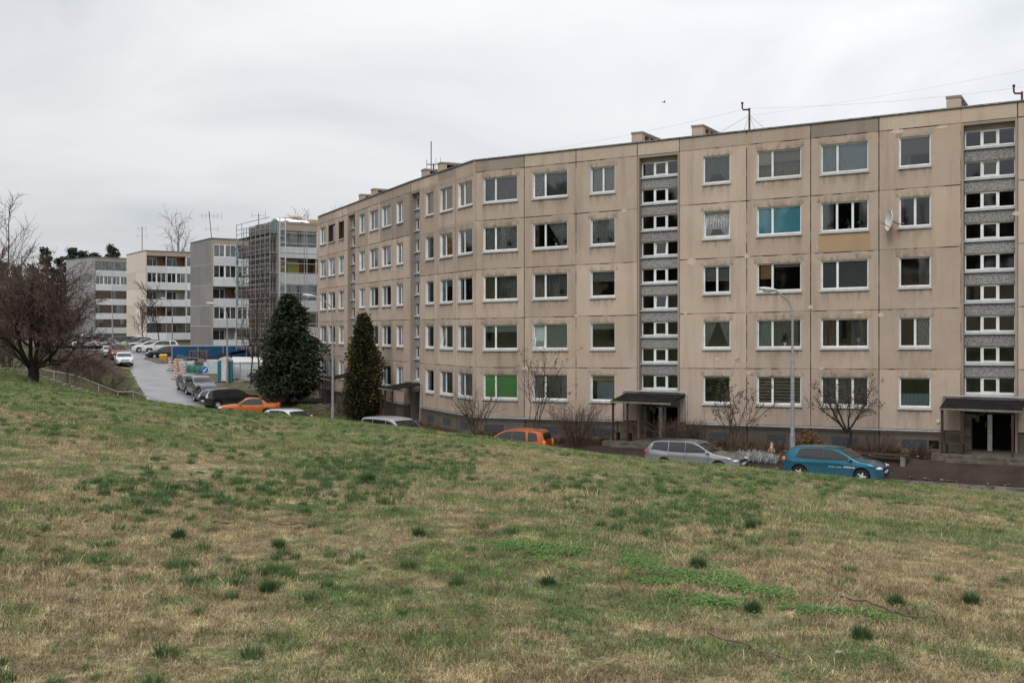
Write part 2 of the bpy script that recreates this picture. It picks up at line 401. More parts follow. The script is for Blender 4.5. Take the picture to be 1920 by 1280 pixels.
def turf_material(name, blades=False):
    m = bpy.data.materials.new(name); m.use_nodes = True; t = m.node_tree; b = t.nodes['Principled BSDF']
    b.inputs['Roughness'].default_value = .85; b.inputs['Specular IOR Level'].default_value = .12
    g, nz, mix, rp = grass_nodes(t)
    tan = mix(rp(nz(7., 5.), (.35, 0.), (.65, 1.)), (.25, .195, .105), (.55, .455, .285))
    tan = mix(rp(nz(.9, 5., off=31), (.52, 0.), (.72, .75)), tan, (.22, .15, .085))
    grn = mix(rp(nz(9., 4., off=9), (.35, 0.), (.65, 1.)), (.11, .165, .055), (.27, .315, .135))
    grn = mix(rp(nz(.5, 3., off=17), (.45, 0.), (.7, .6)), grn, (.075, .15, .055))
    far = N(t, 'ShaderNodeSeparateXYZ'); t.links.new(g, far.inputs[0])
    fr = N(t, 'ShaderNodeMapRange'); fr.inputs[1].default_value = 6; fr.inputs[2].default_value = 44; fr.inputs[3].default_value = -.025; fr.inputs[4].default_value = .085
    t.links.new(far.outputs['Y'], fr.inputs[0])
    ad = N(t, 'ShaderNodeMath', operation='ADD'); mixn = N(t, 'ShaderNodeMixRGB'); mixn.inputs[0].default_value = .52; t.links.new(nz(.30, 6., off=5), mixn.inputs[1]); t.links.new(nz(1.9, 6., off=44), mixn.inputs[2]); t.links.new(mixn.outputs[0], ad.inputs[0]); t.links.new(fr.outputs[0], ad.inputs[1])
    f = rp(ad.outputs[0], (.43, .05), (.60, .92))
    if blades:
        oin = N(t, 'ShaderNodeObjectInfo').outputs['Random']
        f1 = N(t, 'ShaderNodeNewGeometry').outputs['Random Per Island']; f2n = N(t, 'ShaderNodeMath', operation='MULTIPLY_ADD'); f2n.inputs[1].default_value = .35; t.links.new(f1, f2n.inputs[0])
        f2m = N(t, 'ShaderNodeMath', operation='MULTIPLY'); f2m.inputs[1].default_value = .65; t.links.new(oin, f2m.inputs[0]); t.links.new(f2m.outputs[0], f2n.inputs[2]); f2 = f2n.outputs[0]
        a2 = N(t, 'ShaderNodeMath', operation='MULTIPLY_ADD'); a2.inputs[1].default_value = .8; t.links.new(f2, a2.inputs[0]); a2.inputs[2].default_value = -.34
        a3 = N(t, 'ShaderNodeMath', operation='ADD', use_clamp=True); t.links.new(f, a3.inputs[0]); t.links.new(a2.outputs[0], a3.inputs[1]); f = rp(a3.outputs[0], (.32, 0.), (.60, 1.))
    col = mix(f, tan, grn)
    mot = N(t, 'ShaderNodeMixRGB', blend_type='MULTIPLY'); mot.inputs[0].default_value = 1; t.links.new(col, mot.inputs[1]); t.links.new(rp(nz(3.2, 5., off=61), (.34, .66), (.64, 1.32)), mot.inputs[2]); col = mot.outputs[0]
    if blades:
        fr7 = N(t, 'ShaderNodeMath', operation='MULTIPLY'); fr7.inputs[1].default_value = 7.31; t.links.new(f2, fr7.inputs[0]); oi_ = N(t, 'ShaderNodeMath', operation='FRACT'); t.links.new(fr7.outputs[0], oi_.inputs[0]); oi = oi_.outputs[0]; mr = N(t, 'ShaderNodeMapRange'); mr.inputs[3].default_value = .35; mr.inputs[4].default_value = 1.6
        t.links.new(oi, mr.inputs[0]); s = N(t, 'ShaderNodeVectorMath', operation='SCALE'); t.links.new(col, s.inputs[0]); t.links.new(mr.outputs[0], s.inputs['Scale']); col = s.outputs[0]
        tr = N(t, 'ShaderNodeBsdfTranslucent'); t.links.new(col, tr.inputs[0]); mxs = N(t, 'ShaderNodeMixShader'); mxs.inputs[0].default_value = .25
        o = t.nodes['Material Output']; t.links.new(b.outputs[0], mxs.inputs[1]); t.links.new(tr.outputs[0], mxs.inputs[2]); t.links.new(mxs.outputs[0], o.inputs[0])
    else:
        at_ = N(t, 'ShaderNodeAttribute', attribute_name='soil'); soil = mix(rp(nz(3., 6., off=3), (.35, 0.), (.65, 1.)), (.055, .038, .027), (.12, .085, .055))
        sf = N(t, 'ShaderNodeMath', operation='MULTIPLY_ADD', use_clamp=True); n3 = nz(1.2, 5., off=12)
        t.links.new(at_.outputs['Fac'], sf.inputs[0]); sf.inputs[1].default_value = 1.6
        n4 = N(t, 'ShaderNodeMath', operation='MULTIPLY_ADD'); n4.inputs[1].default_value = -1.2; n4.inputs[2].default_value = .35; t.links.new(n3, n4.inputs[0]); t.links.new(n4.outputs[0], sf.inputs[2])
        col = mix(sf.outputs[0], col, soil)
        bp = N(t, 'ShaderNodeBump'); bp.inputs['Strength'].default_value = .9; bp.inputs['Distance'].default_value = .05
        t.links.new(nz(26., 6., (1, 1, 1)), bp.inputs['Height']); t.links.new(bp.outputs[0], b.inputs['Normal'])
    if not blades:
        gp = N(t, 'ShaderNodeMixRGB', blend_type='MULTIPLY'); gp.inputs[0].default_value = 1; t.links.new(col, gp.inputs[1]); t.links.new(rp(nz(16., 5., (1, 1, 1), off=2), (.38, .38), (.62, 1.15)), gp.inputs[2]); col = gp.outputs[0]
    t.links.new(col, b.inputs['Base Color'])
    return m
M_TURF = turf_material('winter_turf'); M_BLADE = turf_material('grass_blades', True)
def graded(lo, hi, fine_lo, fine_hi, step, grow=1.18):
    v = [fine_lo]
    while v[-1] < fine_hi: v.append(v[-1]+step)
    s = step
    while v[-1] < hi: s *= grow; v.append(v[-1]+s)
    s = step; head = [fine_lo]
    while head[-1] > lo: s *= grow; head.append(head[-1]-s)
    return list(reversed(head[1:]))+v
gx = graded(-700, 500, -62, 34, .9); gy = graded(-120, 900, 1.0, 64, .75, 1.06)
verts = []; soil = []
for y in gy:
    for x in gx:
        z = terrain(x, y); verts.append((x, y, z))
        d, _t = wall_dist(x, y); q = road_q(x, y)
        sl = 0.0
        if y < 100 and 20 < y and d < 6 : sl = .95
        if q < -ROADW and y > 45 and y < 130 and q > -16 and ground(x, y)-zlow(x, y) < 3.2 and hill(x, y)+.4 < ground(x, y): sl = max(sl, .74)
        if q > ROADW and y > 60: sl = max(sl, .7)
        if q < -ROADW-.5 and 54 < y < 110 and ground(x, y)-hill(x, y) > .25: sl = max(sl, .7)
        if x < -.37*y and y > 66: sl = max(sl, .8)
        soil.append(sl)
W_ = len(gx)
faces = [(j*W_+i, j*W_+i+1, (j+1)*W_+i+1, (j+1)*W_+i) for j in range(len(gy)-1) for i in range(W_-1)]
me = bpy.data.meshes.new('ground'); me.from_pydata(verts, [], faces); me.materials.append(M_TURF)
me.polygons.foreach_set('use_smooth', [True]*len(me.polygons))
a_ = me.attributes.new('soil', 'FLOAT', 'POINT'); a_.data.foreach_set('value', soil)
gr = link('ground', me); gr['kind'] = 'structure'
# ---------------------------------------------------------------- road, kerbs, footway
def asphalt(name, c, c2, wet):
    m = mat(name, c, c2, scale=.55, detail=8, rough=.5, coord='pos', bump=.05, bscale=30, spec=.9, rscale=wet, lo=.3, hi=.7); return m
M_ASPH = asphalt('wet_asphalt_painted_sheen', (.27, .268, .276), (.15, .147, .150), (.26, .44))  # base colour lightened to stand in for sky reflection on the wet road
M_LOT = asphalt('car_park_asphalt', (.10, .098, .102), (.055, .052, .052), (.15, .5))
M_WALK = mat('footway_asphalt', (.058, .043, .036), (.032, .024, .020), scale=.9, detail=8, rough=.75, coord='pos', bump=.3, bscale=60, rscale=(.6, .9), spec=.12)
M_KERB = mat('kerb_concrete', (.22, .20, .18), (.10, .085, .07), scale=2.2, detail=6, rough=.9, coord='pos')
def strip(name, pts, o0, o1, zf, mt, n=6, kind='structure'):
    v = []; f = []
    for i, p in enumerate(pts):
        d = (pts[min(i+1, len(pts)-1)]-pts[max(i-1, 0)]).normalized(); rt = Vector((d.y, -d.x))
        for k in range(n+1):
            q = p+rt*lerp(o0, o1, k/n); v.append((q.x, q.y, zf(q.x, q.y)))
    for i in range(len(pts)-1):
        for k in range(n): a = i*(n+1)+k; f.append((a, a+1, a+n+2, a+n+1))
    me = bpy.data.meshes.new(name); me.from_pydata(v, [], f); me.materials.append(mt)
    me.polygons.foreach_set('use_smooth', [True]*len(f))
    o = link(name, me); o['kind'] = kind; return o
fine = _smooth(RC, 14)
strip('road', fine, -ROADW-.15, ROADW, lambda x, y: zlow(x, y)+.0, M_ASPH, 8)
# kerb stones and footway in front of the right wing
def wseg(t0, t1, step): 
    k = int((t1-t0)/step); return [lerp(t0, t1, i/k) for i in range(k+1)]
KO = 7.3-ROADW   # kerb line, metres in front of the facade
kerb = thing('kerb', 'pale concrete kerb between the street and the brown footway', 'kerb', (0, 0, 0)); kerb['kind'] = 'structure'
for i in range(34):
    t0 = 3+i*1.25; a = WR.xy(t0, -KO); b = WR.xy(t0+1.225, -KO); z = zlow(*a)
    mb = MB(); L = 1.225; j = random.Random(i).uniform(-.012, .012)
    mb.box(0, L, -.15, 0, -.3, .13+j); 
    o = mb.build('kerbstone', M_KERB, kerb, (a.x, a.y, z), WR.rz)
FW = [P2+WR.d*t+_n*(KO-.01) for t in wseg(1.5, 48, 1.5)]
strip('footway', list(reversed(FW)), 0, 1.5, lambda x, y: max(ground(x, y)+.05, zlow(x, y)+.115), M_WALK, 5)
# car park beside the upper road
M_PARK = M_LOT
def patch(name, poly, mt, nx=10, dz=.03):
    a, b, c, d = [Vector(p) for p in poly]; v = []; f = []
    for j in range(nx+1):
        for i in range(nx+1):
            p = a.lerp(b, i/nx).lerp(d.lerp(c, i/nx), j/nx); v.append((p.x, p.y, max(terrain(p.x, p.y), zlow(p.x, p.y))+dz))
    for j in range(nx):
        for i in range(nx): k = j*(nx+1)+i; f.append((k, k+1, k+nx+2, k+nx+1))
    me = bpy.data.meshes.new(name); me.from_pydata(v, [], f); me.materials.append(mt); o = link(name, me); o['kind'] = 'structure'; return o
patch('car_park', [(-40.2, 126), (-20, 126), (-28, 158), (-52, 158)], M_LOT, 14, .035)
patch('car_park', [(-95, 134), (-52.5, 140), (-66, 178), (-98, 178)], M_LOT, 14, .04)
patch('yard', [(-27.6, 94), (-12, 92), (-18, 122), (-36.5, 121)], mat('site_soil', (.14, .11, .085), (.07, .055, .045), scale=.8, rough=.95, coord='pos'), 14, .025)
# ---------------------------------------------------------------- the long apartment house
rng = random.Random(5)
HB = Vector((P2.x, P2.y, -5.95))
house = thing('apartment_house', 'long five storey beige concrete panel house bending round the street', 'apartment house', HB)
def hloc(wg, t, n, z):
    p = wg.xy(t, n); return (p.x-HB.x, p.y-HB.y, z-HB.z)
TH = .24; G = .024
def add_panel(wg, t0, t1, z, h, hole, mt, name='wall_panel', rz=None):
    wd = t1-t0
    key = (name, round(wg.k, 4), round(wd, 2), round(h, 2), hole and tuple(round(q, 2) for q in hole), mt.name)
    def mk():
        mb = MB(); a, b, c, d = G, wd-G, G, h-G
        outer = [(a, c), (b, c), (b, d), (a, d)]
        V = lambda q, y: (q[0], y, q[1])
        ch = .012
        if hole:
            x0, x1, z0, z1 = hole; inner = [(x0, z0), (x1, z0), (x1, z1), (x0, z1)]
            for i in range(4):
                j = (i+1) % 4; mb.quad(V(outer[i], 0), V(outer[j], 0), V(inner[j], 0), V(inner[i], 0))
                mb.quad(V(inner[i], 0), V(inner[j], 0), V(inner[j], TH), V(inner[i], TH))
        else: mb.quad(*[V(q, 0) for q in outer])
        for i in range(4):
            j = (i+1) % 4; mb.quad(V(outer[j], 0), V(outer[i], 0), V(outer[i], TH), V(outer[j], TH))
        mb.shear(wg.k); return mb.mesh(name, mt)
    return link(name, shared(key, mk), house, hloc(wg, t0, 0, z+wg.k*t0), wg.rz)
FRD = .11    # frame set back from the face
def frame_bars(mb, wd, h, lights, th=.065, y0=FRD, y1=FRD+.07, mull=.10, sash=None, openl=None):
    "outer frame, mullions at the given fractions, reveal lining"
    mb.box(0, wd, y0, y1, 0, th+.02); mb.box(0, wd, y0, y1, h-th, h); mb.box(0, th, y0, y1, th+.02, h-th); mb.box(wd-th, wd, y0, y1, th+.02, h-th)
    for f in lights: mb.box(wd*f-mull/2, wd*f+mull/2, y0+.003, y1-.003, th+.02, h-th)
def panes_of(wd, h, lights, th=.065, mull=.10):
    xs = [th]+sum(([wd*f-mull/2, wd*f+mull/2] for f in lights), [])+[wd-th]
    return [(xs[i], xs[i+1], th+.02, h-th) for i in range(0, len(xs), 2)]
LIGHTS = {'1': [], '2': [.5], '2L': [.345], '2R': [.62], '3': [.335, .665]}
def curtain_mesh(kind, wd, h, k, seed):
    r = random.Random(seed); mb = MB()
    def pleats(x0, x1, z0, z1, amp=.035, per=.14, x0b=None, x1b=None):
        n = max(4, int((x1-x0)/per*4)); x0b = x0 if x0b is None else x0b; x1b = x1 if x1b is None else x1b
        ph = r.random()*6
        pts = []
        for i in range(n+1):
            f = i/n; y = amp*math.sin(ph+f*(x1-x0)/per*2*math.pi)
            pts.append(((lerp(x0, x1, f), y, z1), (lerp(x0b, x1b, f), y*1.3, z0)))
        for (a, b), (c, d) in zip(pts, pts[1:]): mb.quad(b, d, c, a)
    if kind == 'full': pleats(0, wd, 0, h)
    elif kind == 'drapesL': pleats(0, wd*.46, .1, h, x0b=0, x1b=wd*.12)
    elif kind == 'drapesR': pleats(wd*.54, wd, .1, h, x0b=wd*.88, x1b=wd)
    elif kind == 'left': pleats(0, wd*.34, 0, h)
    elif kind == 'right': pleats(wd*.62, wd, 0, h)
    elif kind == 'sidesL': pleats(0, wd*.24, 0, h)
    elif kind == 'sidesR': pleats(wd*.8, wd, 0, h)
    elif kind == 'swag': pleats(wd*.4, wd, 0, h, x0b=wd*.78, x1b=wd)
    elif kind == 'top': pleats(0, wd, h*.6, h, per=.1)
    elif kind == 'low': pleats(0, wd, 0, h*.45, per=.1)
    elif kind == 'upperT': pleats(0, wd, h*.32, h)
    elif kind == 'upperL': pleats(0, wd*.3, 0, h*.33, x0b=0, x1b=wd*.15)
    elif kind == 'upperR': pleats(wd*.62, wd, 0, h*.33, x0b=wd*.8, x1b=wd)
    elif kind == 'stripes':
        n = int(h/.15)
        for i in range(n): mb.box(0, wd, -.004, .004, h-(i+1)*h/n+.055, h-i*h/n)
    elif kind == 'stripes6':
        n = int(h*.62/.12)
        for i in range(n): mb.box(0, wd, -.004, .004, h-(i+1)*.12+.035, h-i*.12)
    elif kind == 'slats':
        n = int(h/.05)
        for i in range(n): mb.box(0, wd, -.012, .012, h-(i+1)*h/n+.012, h-i*h/n)
    elif kind == 'slats6':
        n = int(h*.62/.05)
        for i in range(n): mb.box(0, wd, -.012, .012, h-(i+1)*.05+.01, h-i*.05)
    return mb.shear(k)
def roller(wd, h, frac, k): mb = MB(); mb.box(0, wd, -.006, .006, h*(1-frac), h); return mb.shear(k)
def add_window(wg, t0, t1, z, h, style='1', cover=(), frame=None, tilt=None, label=None, sill=True, recess=0, nm='window', th=.065, mull=.10, lining=True):
    wd = t1-t0; fm = frame or M_WHITE; ks = round(wg.k, 4)
    L = LIGHTS[style]
    def mkf():
        mb = MB(); frame_bars(mb, wd, h, L, th, mull=mull)
        if lining:
            mb.box(-.001, .012, -.004, FRD-.002, 0.0, h); mb.box(wd-.012, wd+.001, -.004, FRD-.002, 0.0, h)
        return mb.shear(wg.k).mesh('window', fm)
    loc = hloc(wg, t0, recess, z+wg.k*t0)
    wo = link('window', shared(('wf', nm, ks, round(wd, 2), round(h, 2), style, fm.name, th), mkf), house, loc, wg.rz)
    if label: wo['label'] = label
    if nm == 'window':
        for below in (True, False):
            def mkst(below=below):
                hh = .62 if below else .42; n = 6; me = bpy.data.meshes.new('stain'); a0, a1 = (-.06, wd+.06) if below else (-.15, wd+.15)
                zz = [-.10-hh*k/n for k in range(n+1)] if below else [h+.004+hh*k/n for k in range(n+1)]
                V = [(x, -.003, z+wg.k*x) for z in zz for x in (a0, (a0+a1)/2, a1)]; Fc = [(i*3+j, i*3+j+1, i*3+j+4, i*3+j+3) for i in range(n) for j in (0, 1)]
                me.from_pydata(V, [], Fc); me.materials.append(M_STAIN if below else M_SOOT)
                at_ = me.attributes.new('fade', 'FLOAT', 'POINT'); at_.data.foreach_set('value', [((1-k/n)**1.3) for k in range(n+1) for _ in range(3)]); return me
            link('rain_stain' if below else 'soot_stain', shared(('stain', below, ks, round(wd, 2), round(h, 2)), mkst), wo)
    if sill:
        def mks():
            mb = MB(); mb.hexa([(-.05, -.07, -.075), (wd+.05, -.07, -.075), (wd+.05, FRD, -.05), (-.05, FRD, -.05)], [(-.05, -.07, -.045), (wd+.05, -.07, -.045), (wd+.05, FRD, -.002), (-.05, FRD, -.002)])
            mb.box(-.05, wd+.05, -.075, -.068, -.10, -.045); return mb.shear(wg.k).mesh('sill', M_SILL)
        link('sill', shared(('ws', ks, round(wd, 2)), mks), wo)
    P = panes_of(wd, h, L, th, mull)
    for i, (x0, x1, z0, z1) in enumerate(P):
        def mkp(x0=x0, x1=x1):
            mb = MB(); mb.quad((0, 0, 0), (x1-x0, 0, 0), (x1-x0, 0, z1-z0), (0, 0, z1-z0)); return mb.shear(wg.k).mesh('pane', M_GLASS)
        if tilt == i or (style in '3' and i == 1 and nm == 'stair'):
            # an opening sash with a frame of its own
            def mksash(x0=x0, x1=x1):
                mb = MB(); wdd, hh = x1-x0, z1-z0; q = .042
                mb.box(0, wdd, -.03, .03, 0, q); mb.box(0, wdd, -.03, .03, hh-q, hh); mb.box(0, q, -.03, .03, q, hh-q); mb.box(wdd-q, wdd, -.03, .03, q, hh-q)
                return mb.shear(wg.k).mesh('sash', fm)
            so = link('sash', shared(('sash', ks, round(x1-x0, 3), round(z1-z0, 3), fm.name), mksash), wo, (x0, FRD+.02, z0+wg.k*x0))
            po = link('pane', shared(('pane', ks, round(x1-x0, 3), round(z1-z0, 3)), mkp), wo, (x0, FRD+.02, z0+wg.k*x0))
            if tilt == i: so.rotation_euler = po.rotation_euler = (-R(9), 0, 0)
        else:
            link('pane', shared(('pane', ks, round(x1-x0, 3), round(z1-z0, 3)), mkp), wo, (x0, FRD+.04, z0+wg.k*x0))
    for ci, cv in enumerate(cover):
        yo = FRD+.12+ci*.07
        ph = h-.10
        if cv[0] == 'roll':
            _, c, fr, *rest = cv
            rngx = rest[0] if rest else (0, 1)
            x0 = lerp(.05, wd-.05, rngx[0]); x1 = lerp(.05, wd-.05, rngx[1])
            link('blind', roller(x1-x0, ph, fr, wg.k).mesh('blind', blindmat(c)), wo, (x0, yo-.035, .05+wg.k*x0))
        else:
            m_ = CURT[cv[1]] if isinstance(cv[1], str) else blindmat(cv[1])
            rngx = cv[2] if len(cv) > 2 else (0, 1); x0 = lerp(.04, wd-.04, rngx[0]); x1 = lerp(.04, wd-.04, rngx[1])
            sd_ = rng.random(); bl = 'stripe' in cv[0] or 'slat' in cv[0]
            for kd in {'drapes': ('drapesL', 'drapesR'), 'sides': ('sidesL', 'sidesR'), 'upper': ('upperT', 'upperL', 'upperR')}.get(cv[0], (cv[0],)):
                co = link('blind' if bl else 'curtain', curtain_mesh(kd, x1-x0, ph, wg.k, sd_).mesh('curtain', m_), wo, (x0, yo, .05+wg.k*x0))
                if bl: co['kind'] = 'stuff'
    return wo
def joint_bar(wg, t0, t1, z0, z1, mt, vertical):
    mb = MB(); wd = t1-t0
    mb.quad((0, .018, 0), (wd, .018, 0), (wd, .018, z1-z0), (0, .018, z1-z0)); mb.shear(wg.k)
    return mb.build('panel_joint', mt, house, hloc(wg, t0, 0, z0+wg.k*t0), wg.rz)

# window opening of a storey, metres above the storey's floor joint
WZ0, WZ1 = .99, 2.335
def px_span(wg, a, b): return wg.t(a), wg.t(b)
CREAM = (.52, .44, .33); TAN = (.50, .34, .14); BLUE = (.24, .62, .75); GREEN = (.22, .56, .20); GREY = (.24, .26, .27); SAGE = (.30, .37, .34); ORNG = (.62, .38, .12); FROST = (.42, .48, .52); WARM = (.34, .29, .23)
RW = {  # right wing: (storey from the top, column) -> style, cover, extras
 (0,0): ('2L', [('full', 'netdark')]), (0,1): ('2L', [('left', 'lace'), ('full', 'netdark')]), (0,2): ('2', [('full', 'net')]), (0,3): ('1', [('upper', 'netdark')]),
 (0,4): ('2L', [('roll', CREAM, .5, (0, .34)), ('roll', WARM, .42, (.36, 1)), ('full', 'olive')]), (0,5): ('2L', [('full', 'blue')]), (0,6): ('1', [('slats6', (.25, .25, .25)), ('left', 'netdark')]),
 (1,0): ('2L', [('full', 'lace')]), (1,1): ('2L', [('swag', 'net'), ('left', 'brown', (0, .3))]), (1,2): ('1', [('full', 'lace')]), (1,3): ('1', [('upper', 'lace')], 0),
 (1,4): ('2L', [('roll', BLUE, 1.0)], None, 'window with plain light blue blinds'), (1,5): ('3', [('sides', 'netdark')]), (1,6): ('2', [('left', 'netdark', (.0, .3))]),
 (2,0): ('2L', [('left', 'olive'), ('full', 'netdark')]), (2,1): ('2L', [('full', 'netdark')]), (2,2): ('1', [('top', 'lace')]), (2,3): ('2', [('stripes6', (.45, .44, .43))]),
 (2,4): ('2L', [('roll', TAN, .55, (.04, .33)), ('roll', (.5, .5, .46), .12, (.37, 1))]), (2,5): ('2L', [('roll', (.23, .24, .245), 1.0)]), (2,6): ('1', [('right', 'netdark')]),
 (3,0): ('2L', [('roll', SAGE, .28)]), (3,1): ('2L', [('roll', SAGE, 1.0)], 0), (3,2): ('1', [('roll', SAGE, .22)]), (3,3): ('1', [('drapes', 'sage')]),
 (3,4): ('2L', [('full', 'sage', (0, .32)), ('full', 'netdark')]), (3,5): ('2L', [('full', 'brown', (.02, .3)), ('right', 'netdark')]), (3,6): ('2', [('full', 'lace', (.52, 1))]),
 (4,0): ('2L', [('roll', GREEN, 1.0)], None, 'window with a bright green blind'), (4,1): ('2L', [('sides', 'net'), ('full', 'netdark')]), (4,2): ('1', [('roll', TAN, .2), ('full', 'blue', (.15, 1))]),
 (4,3): ('1', [('roll', WARM, .08)]), (4,4): ('2L', [('stripes', (.40, .35, .27))], None, 'window with striped beige and brown blinds'), (4,5): ('3', [('full', 'netdark')], None, 'old window in peeling white wood'), (4,6): ('1', [('roll', FROST, .001), ('low', 'blue')]),
}
R_JOINTS = [890, 983, 1080, 1193, 1275, 1400, 1520, 1648, 1801, 1908]
R_WIN = [(906, 970), (999, 1064), (1107, 1153), (1318, 1369), (1419, 1502), (1539, 1628), (1685.5, 1745)]
def bay_columns(wg, joints, wins, stairs):
    cols = []; wi = 0
    for i in range(len(joints)-1):
        t0, t1 = wg.t(joints[i]), wg.t(joints[i+1])
        if i in stairs: cols.append((t0, t1, None)); continue
        a, b = px_span(wg, *wins[wi]); wi += 1; cols.append((t0, t1, (a, b)))
    return cols
colsR = bay_columns(WR, R_JOINTS, R_WIN, (4-0, 8)) if False else None
def mkcols(wg, spec):
    o = []
    for j0, j1, wn in spec:
        o.append((wg.t(j0) if j0 > 1 else j0, wg.t(j1), tuple(wg.t(q) for q in wn) if wn else None))
    return o
specR = [(890, 983, R_WIN[0]), (983, 1080, R_WIN[1]), (1080, 1195, R_WIN[2]), (1195, 1274, None), (1274, 1400, R_WIN[3]), (1400, 1520, R_WIN[4]), (1520, 1648, R_WIN[5]), (1648, 1802, R_WIN[6]), (1802, 1908, None)]
colsR = mkcols(WR, specR); colsR[0] = (0.0, colsR[0][1], colsR[0][2])
tend = colsR[-1][1]
colsR += [(tend, tend+3.0, (tend+.55, tend+1.75)), (tend+3.0, tend+6.0, (tend+3.5, tend+5.4)), (tend+6.0, tend+9.0, (tend+6.5, tend+8.4))]
specB = [(787.5, 821, (798, 813.5)), (821, 854, (825, 849)), (854, 890, (859, 886))]
colsB = mkcols(WB, specB); colsB[-1] = (colsB[-1][0], WB.L, colsB[-1][2])
specA = [(597, 613, (600, 611.5)), (613, 631, (616, 628.5)), (631, 652, (635.2, 645)), (652, 666, None), (666, 690, (673.8, 684.5)), (690, 712.5, (693, 709.5)), (712.5, 736, (716, 733.3)), (736, 766.5, (743.6, 756))]
colsA = mkcols(WA, specA); colsA[0] = (0.0, colsA[0][1], colsA[0][2])
tA = colsA[-1][1]; tB = colsB[0][0]
colsA.append((tA, WA.L+.0, None)) if WA.L-tA > .2 else None
# the stair bay between the two left wings belongs to wing B's plane
colsB.insert(0, (max(0.0, -.0), tB, None))
if colsA[-1][2] is None and colsA[-1][0] == tA:
    colsA[-1] = (tA, WA.L, 'plain')
ORANGE_B = {(0, 0), (0, 1), (0, 2), (1, 1)}
GREYP = {('A', 0, 6), ('A', 0, 7), ('A', 0, 8)}
def left_cover(i):
    r = rng.random()
    if r < .35: return [('full', 'netdark')]
    if r < .55: return [('full', 'net')]
    if r < .65: return [('roll', SAGE, .3)]
    if r < .75: return [('roll', CREAM, .9)]
    if r < .85: return [('sides', 'net')]
    return []
for wname, wg, cols in (('A', WA, colsA), ('B', WB, colsB), ('R', WR, colsR)):
    wcol = 0
    for ci, (t0, t1, wn) in enumerate(cols):
        stair = wn is None
        for fl in range(5):
            z = ZB+FH*(4-fl)
            if stair: continue
            mt = M_PANEL
            if (wname, fl, ci) in GREYP: mt = M_PANELD
            if wn == 'plain': add_panel(wg, t0, t1, z, FH, None, mt); continue
            hole = (wn[0]-t0, wn[1]-t0, WZ0, WZ1)
            add_panel(wg, t0, t1, z, FH, hole, mt)
            wd = wn[1]-wn[0]
            if wname == 'R' and wcol < 7:
                sp_ = RW[(fl, wcol)]
                fr = M_WHITEW if (fl, wcol) == (4, 5) else None
                add_window(wg, wn[0], wn[1], z+WZ0, WZ1-WZ0, sp_[0], sp_[1], frame=fr, tilt=sp_[2] if len(sp_) > 2 else None, label=sp_[3] if len(sp_) > 3 else None)
            else:
                cv = left_cover(0); fr = None; tl = None
                if wname == 'B' and (fl, wcol) in ORANGE_B: cv = [('roll', ORNG, 1.0)]
                if wname == 'B' and (fl, wcol) == (3, 1): tl = 0
                if wname == 'A' and fl == 0 and wcol in (1, 2): fr = M_BROWNW; cv = [('roll', (.05, .03, .025), 1.0)]
                add_window(wg, wn[0], wn[1], z+WZ0, WZ1-WZ0, '1' if wd < 1.35 and wname != 'R' else '2L' if wd > 1.5 else '2', cv, frame=fr, tilt=tl)
        if not stair and wn != 'plain': wcol += 1
        # parapet panel and plinth panel of the column
        add_panel(wg, t0, t1, ZB+5*FH, .66, None, M_PANELD if (wname, ci) in (('R', 0), ('A', 7), ('A', 6), ('B', 2), ('R', 6)) else M_PANEL, 'parapet_panel')
        if not stair:
            zz = ZB-1.35; mb = MB(); mb.quad((G, 0, 0), (t1-t0-G, 0, 0), (t1-t0-G, 0, 1.32), (G, 0, 1.32)); mb.quad((G, 0, 0), (G, .2, 0), (G, .2, 1.32), (G, 0, 1.32)); mb.quad((t1-t0-G, 0, 0), (t1-t0-G, .2, 0), (t1-t0-G, .2, 1.32), (t1-t0-G, 0, 1.32)); mb.shear(wg.k)
            mb.build('plinth_panel', M_PLINTH, house, hloc(wg, t0, .07, zz+wg.k*t0), wg.rz)
        # joints: one vertical, and the horizontal ones of the column
        if ci > 0: joint_bar(wg, t0-G*1.2, t0+G*1.2, ZB, ZB+5*FH+.6, M_JDARK if (ci*7+len(wname)) % 3 else M_MORTAR, True)
        if not stair:
            for fl in range(1, 6): joint_bar(wg, t0+G, t1-G, ZB+FH*fl-G*1.2, ZB+FH*fl+G*1.2, M_MORTAR, False)
# corner beads where the wings meet
for p, a, b in ((P1, WA, WB), (P2, WB, WR)):
    mb = MB(); n = -(a.inn+b.inn).normalized()
    q = p-HB.to_2d(); mb.box(-.05, .05, -.02, .12, ZB-HB.z, ZB+5*FH+.66-HB.z)
    mb.build('corner_bead', M_PANELD if p is P1 else M_PANEL, house, (q.x, q.y, 0), math.atan2(-n.y, -n.x)-math.pi/2)
# mortar repairs: pale cement bands over the joints of wing B's top
for z in (ZB+4*FH, ZB+5*FH):
    mb = MB(); mb.box(tB, WB.L-.06, -.009, .004, -.11, .10); mb.build('cement_band', M_PANEL, house, hloc(WB, 0, 0, z), WB.rz)
for px in (821, 854): 
    t = WB.t(px); mb = MB(); mb.box(-.09, .09, -.008, .004, 0, 1.2); mb.build('cement_band', M_PANEL, house, hloc(WB, t, 0, ZB+5*FH-.55), WB.rz)
# ochre repair under a window of the right wing
t = WR.t(1534); t2 = WR.t(1632); mb = MB(); mb.box(0, t2-t, -.006, .004, .06, .86); mb.shear(WR.k); mb.build('ochre_repair_patch', M_ORANGE, house, hloc(WR, t, 0, ZB+3*FH+WR.k*t), WR.rz)

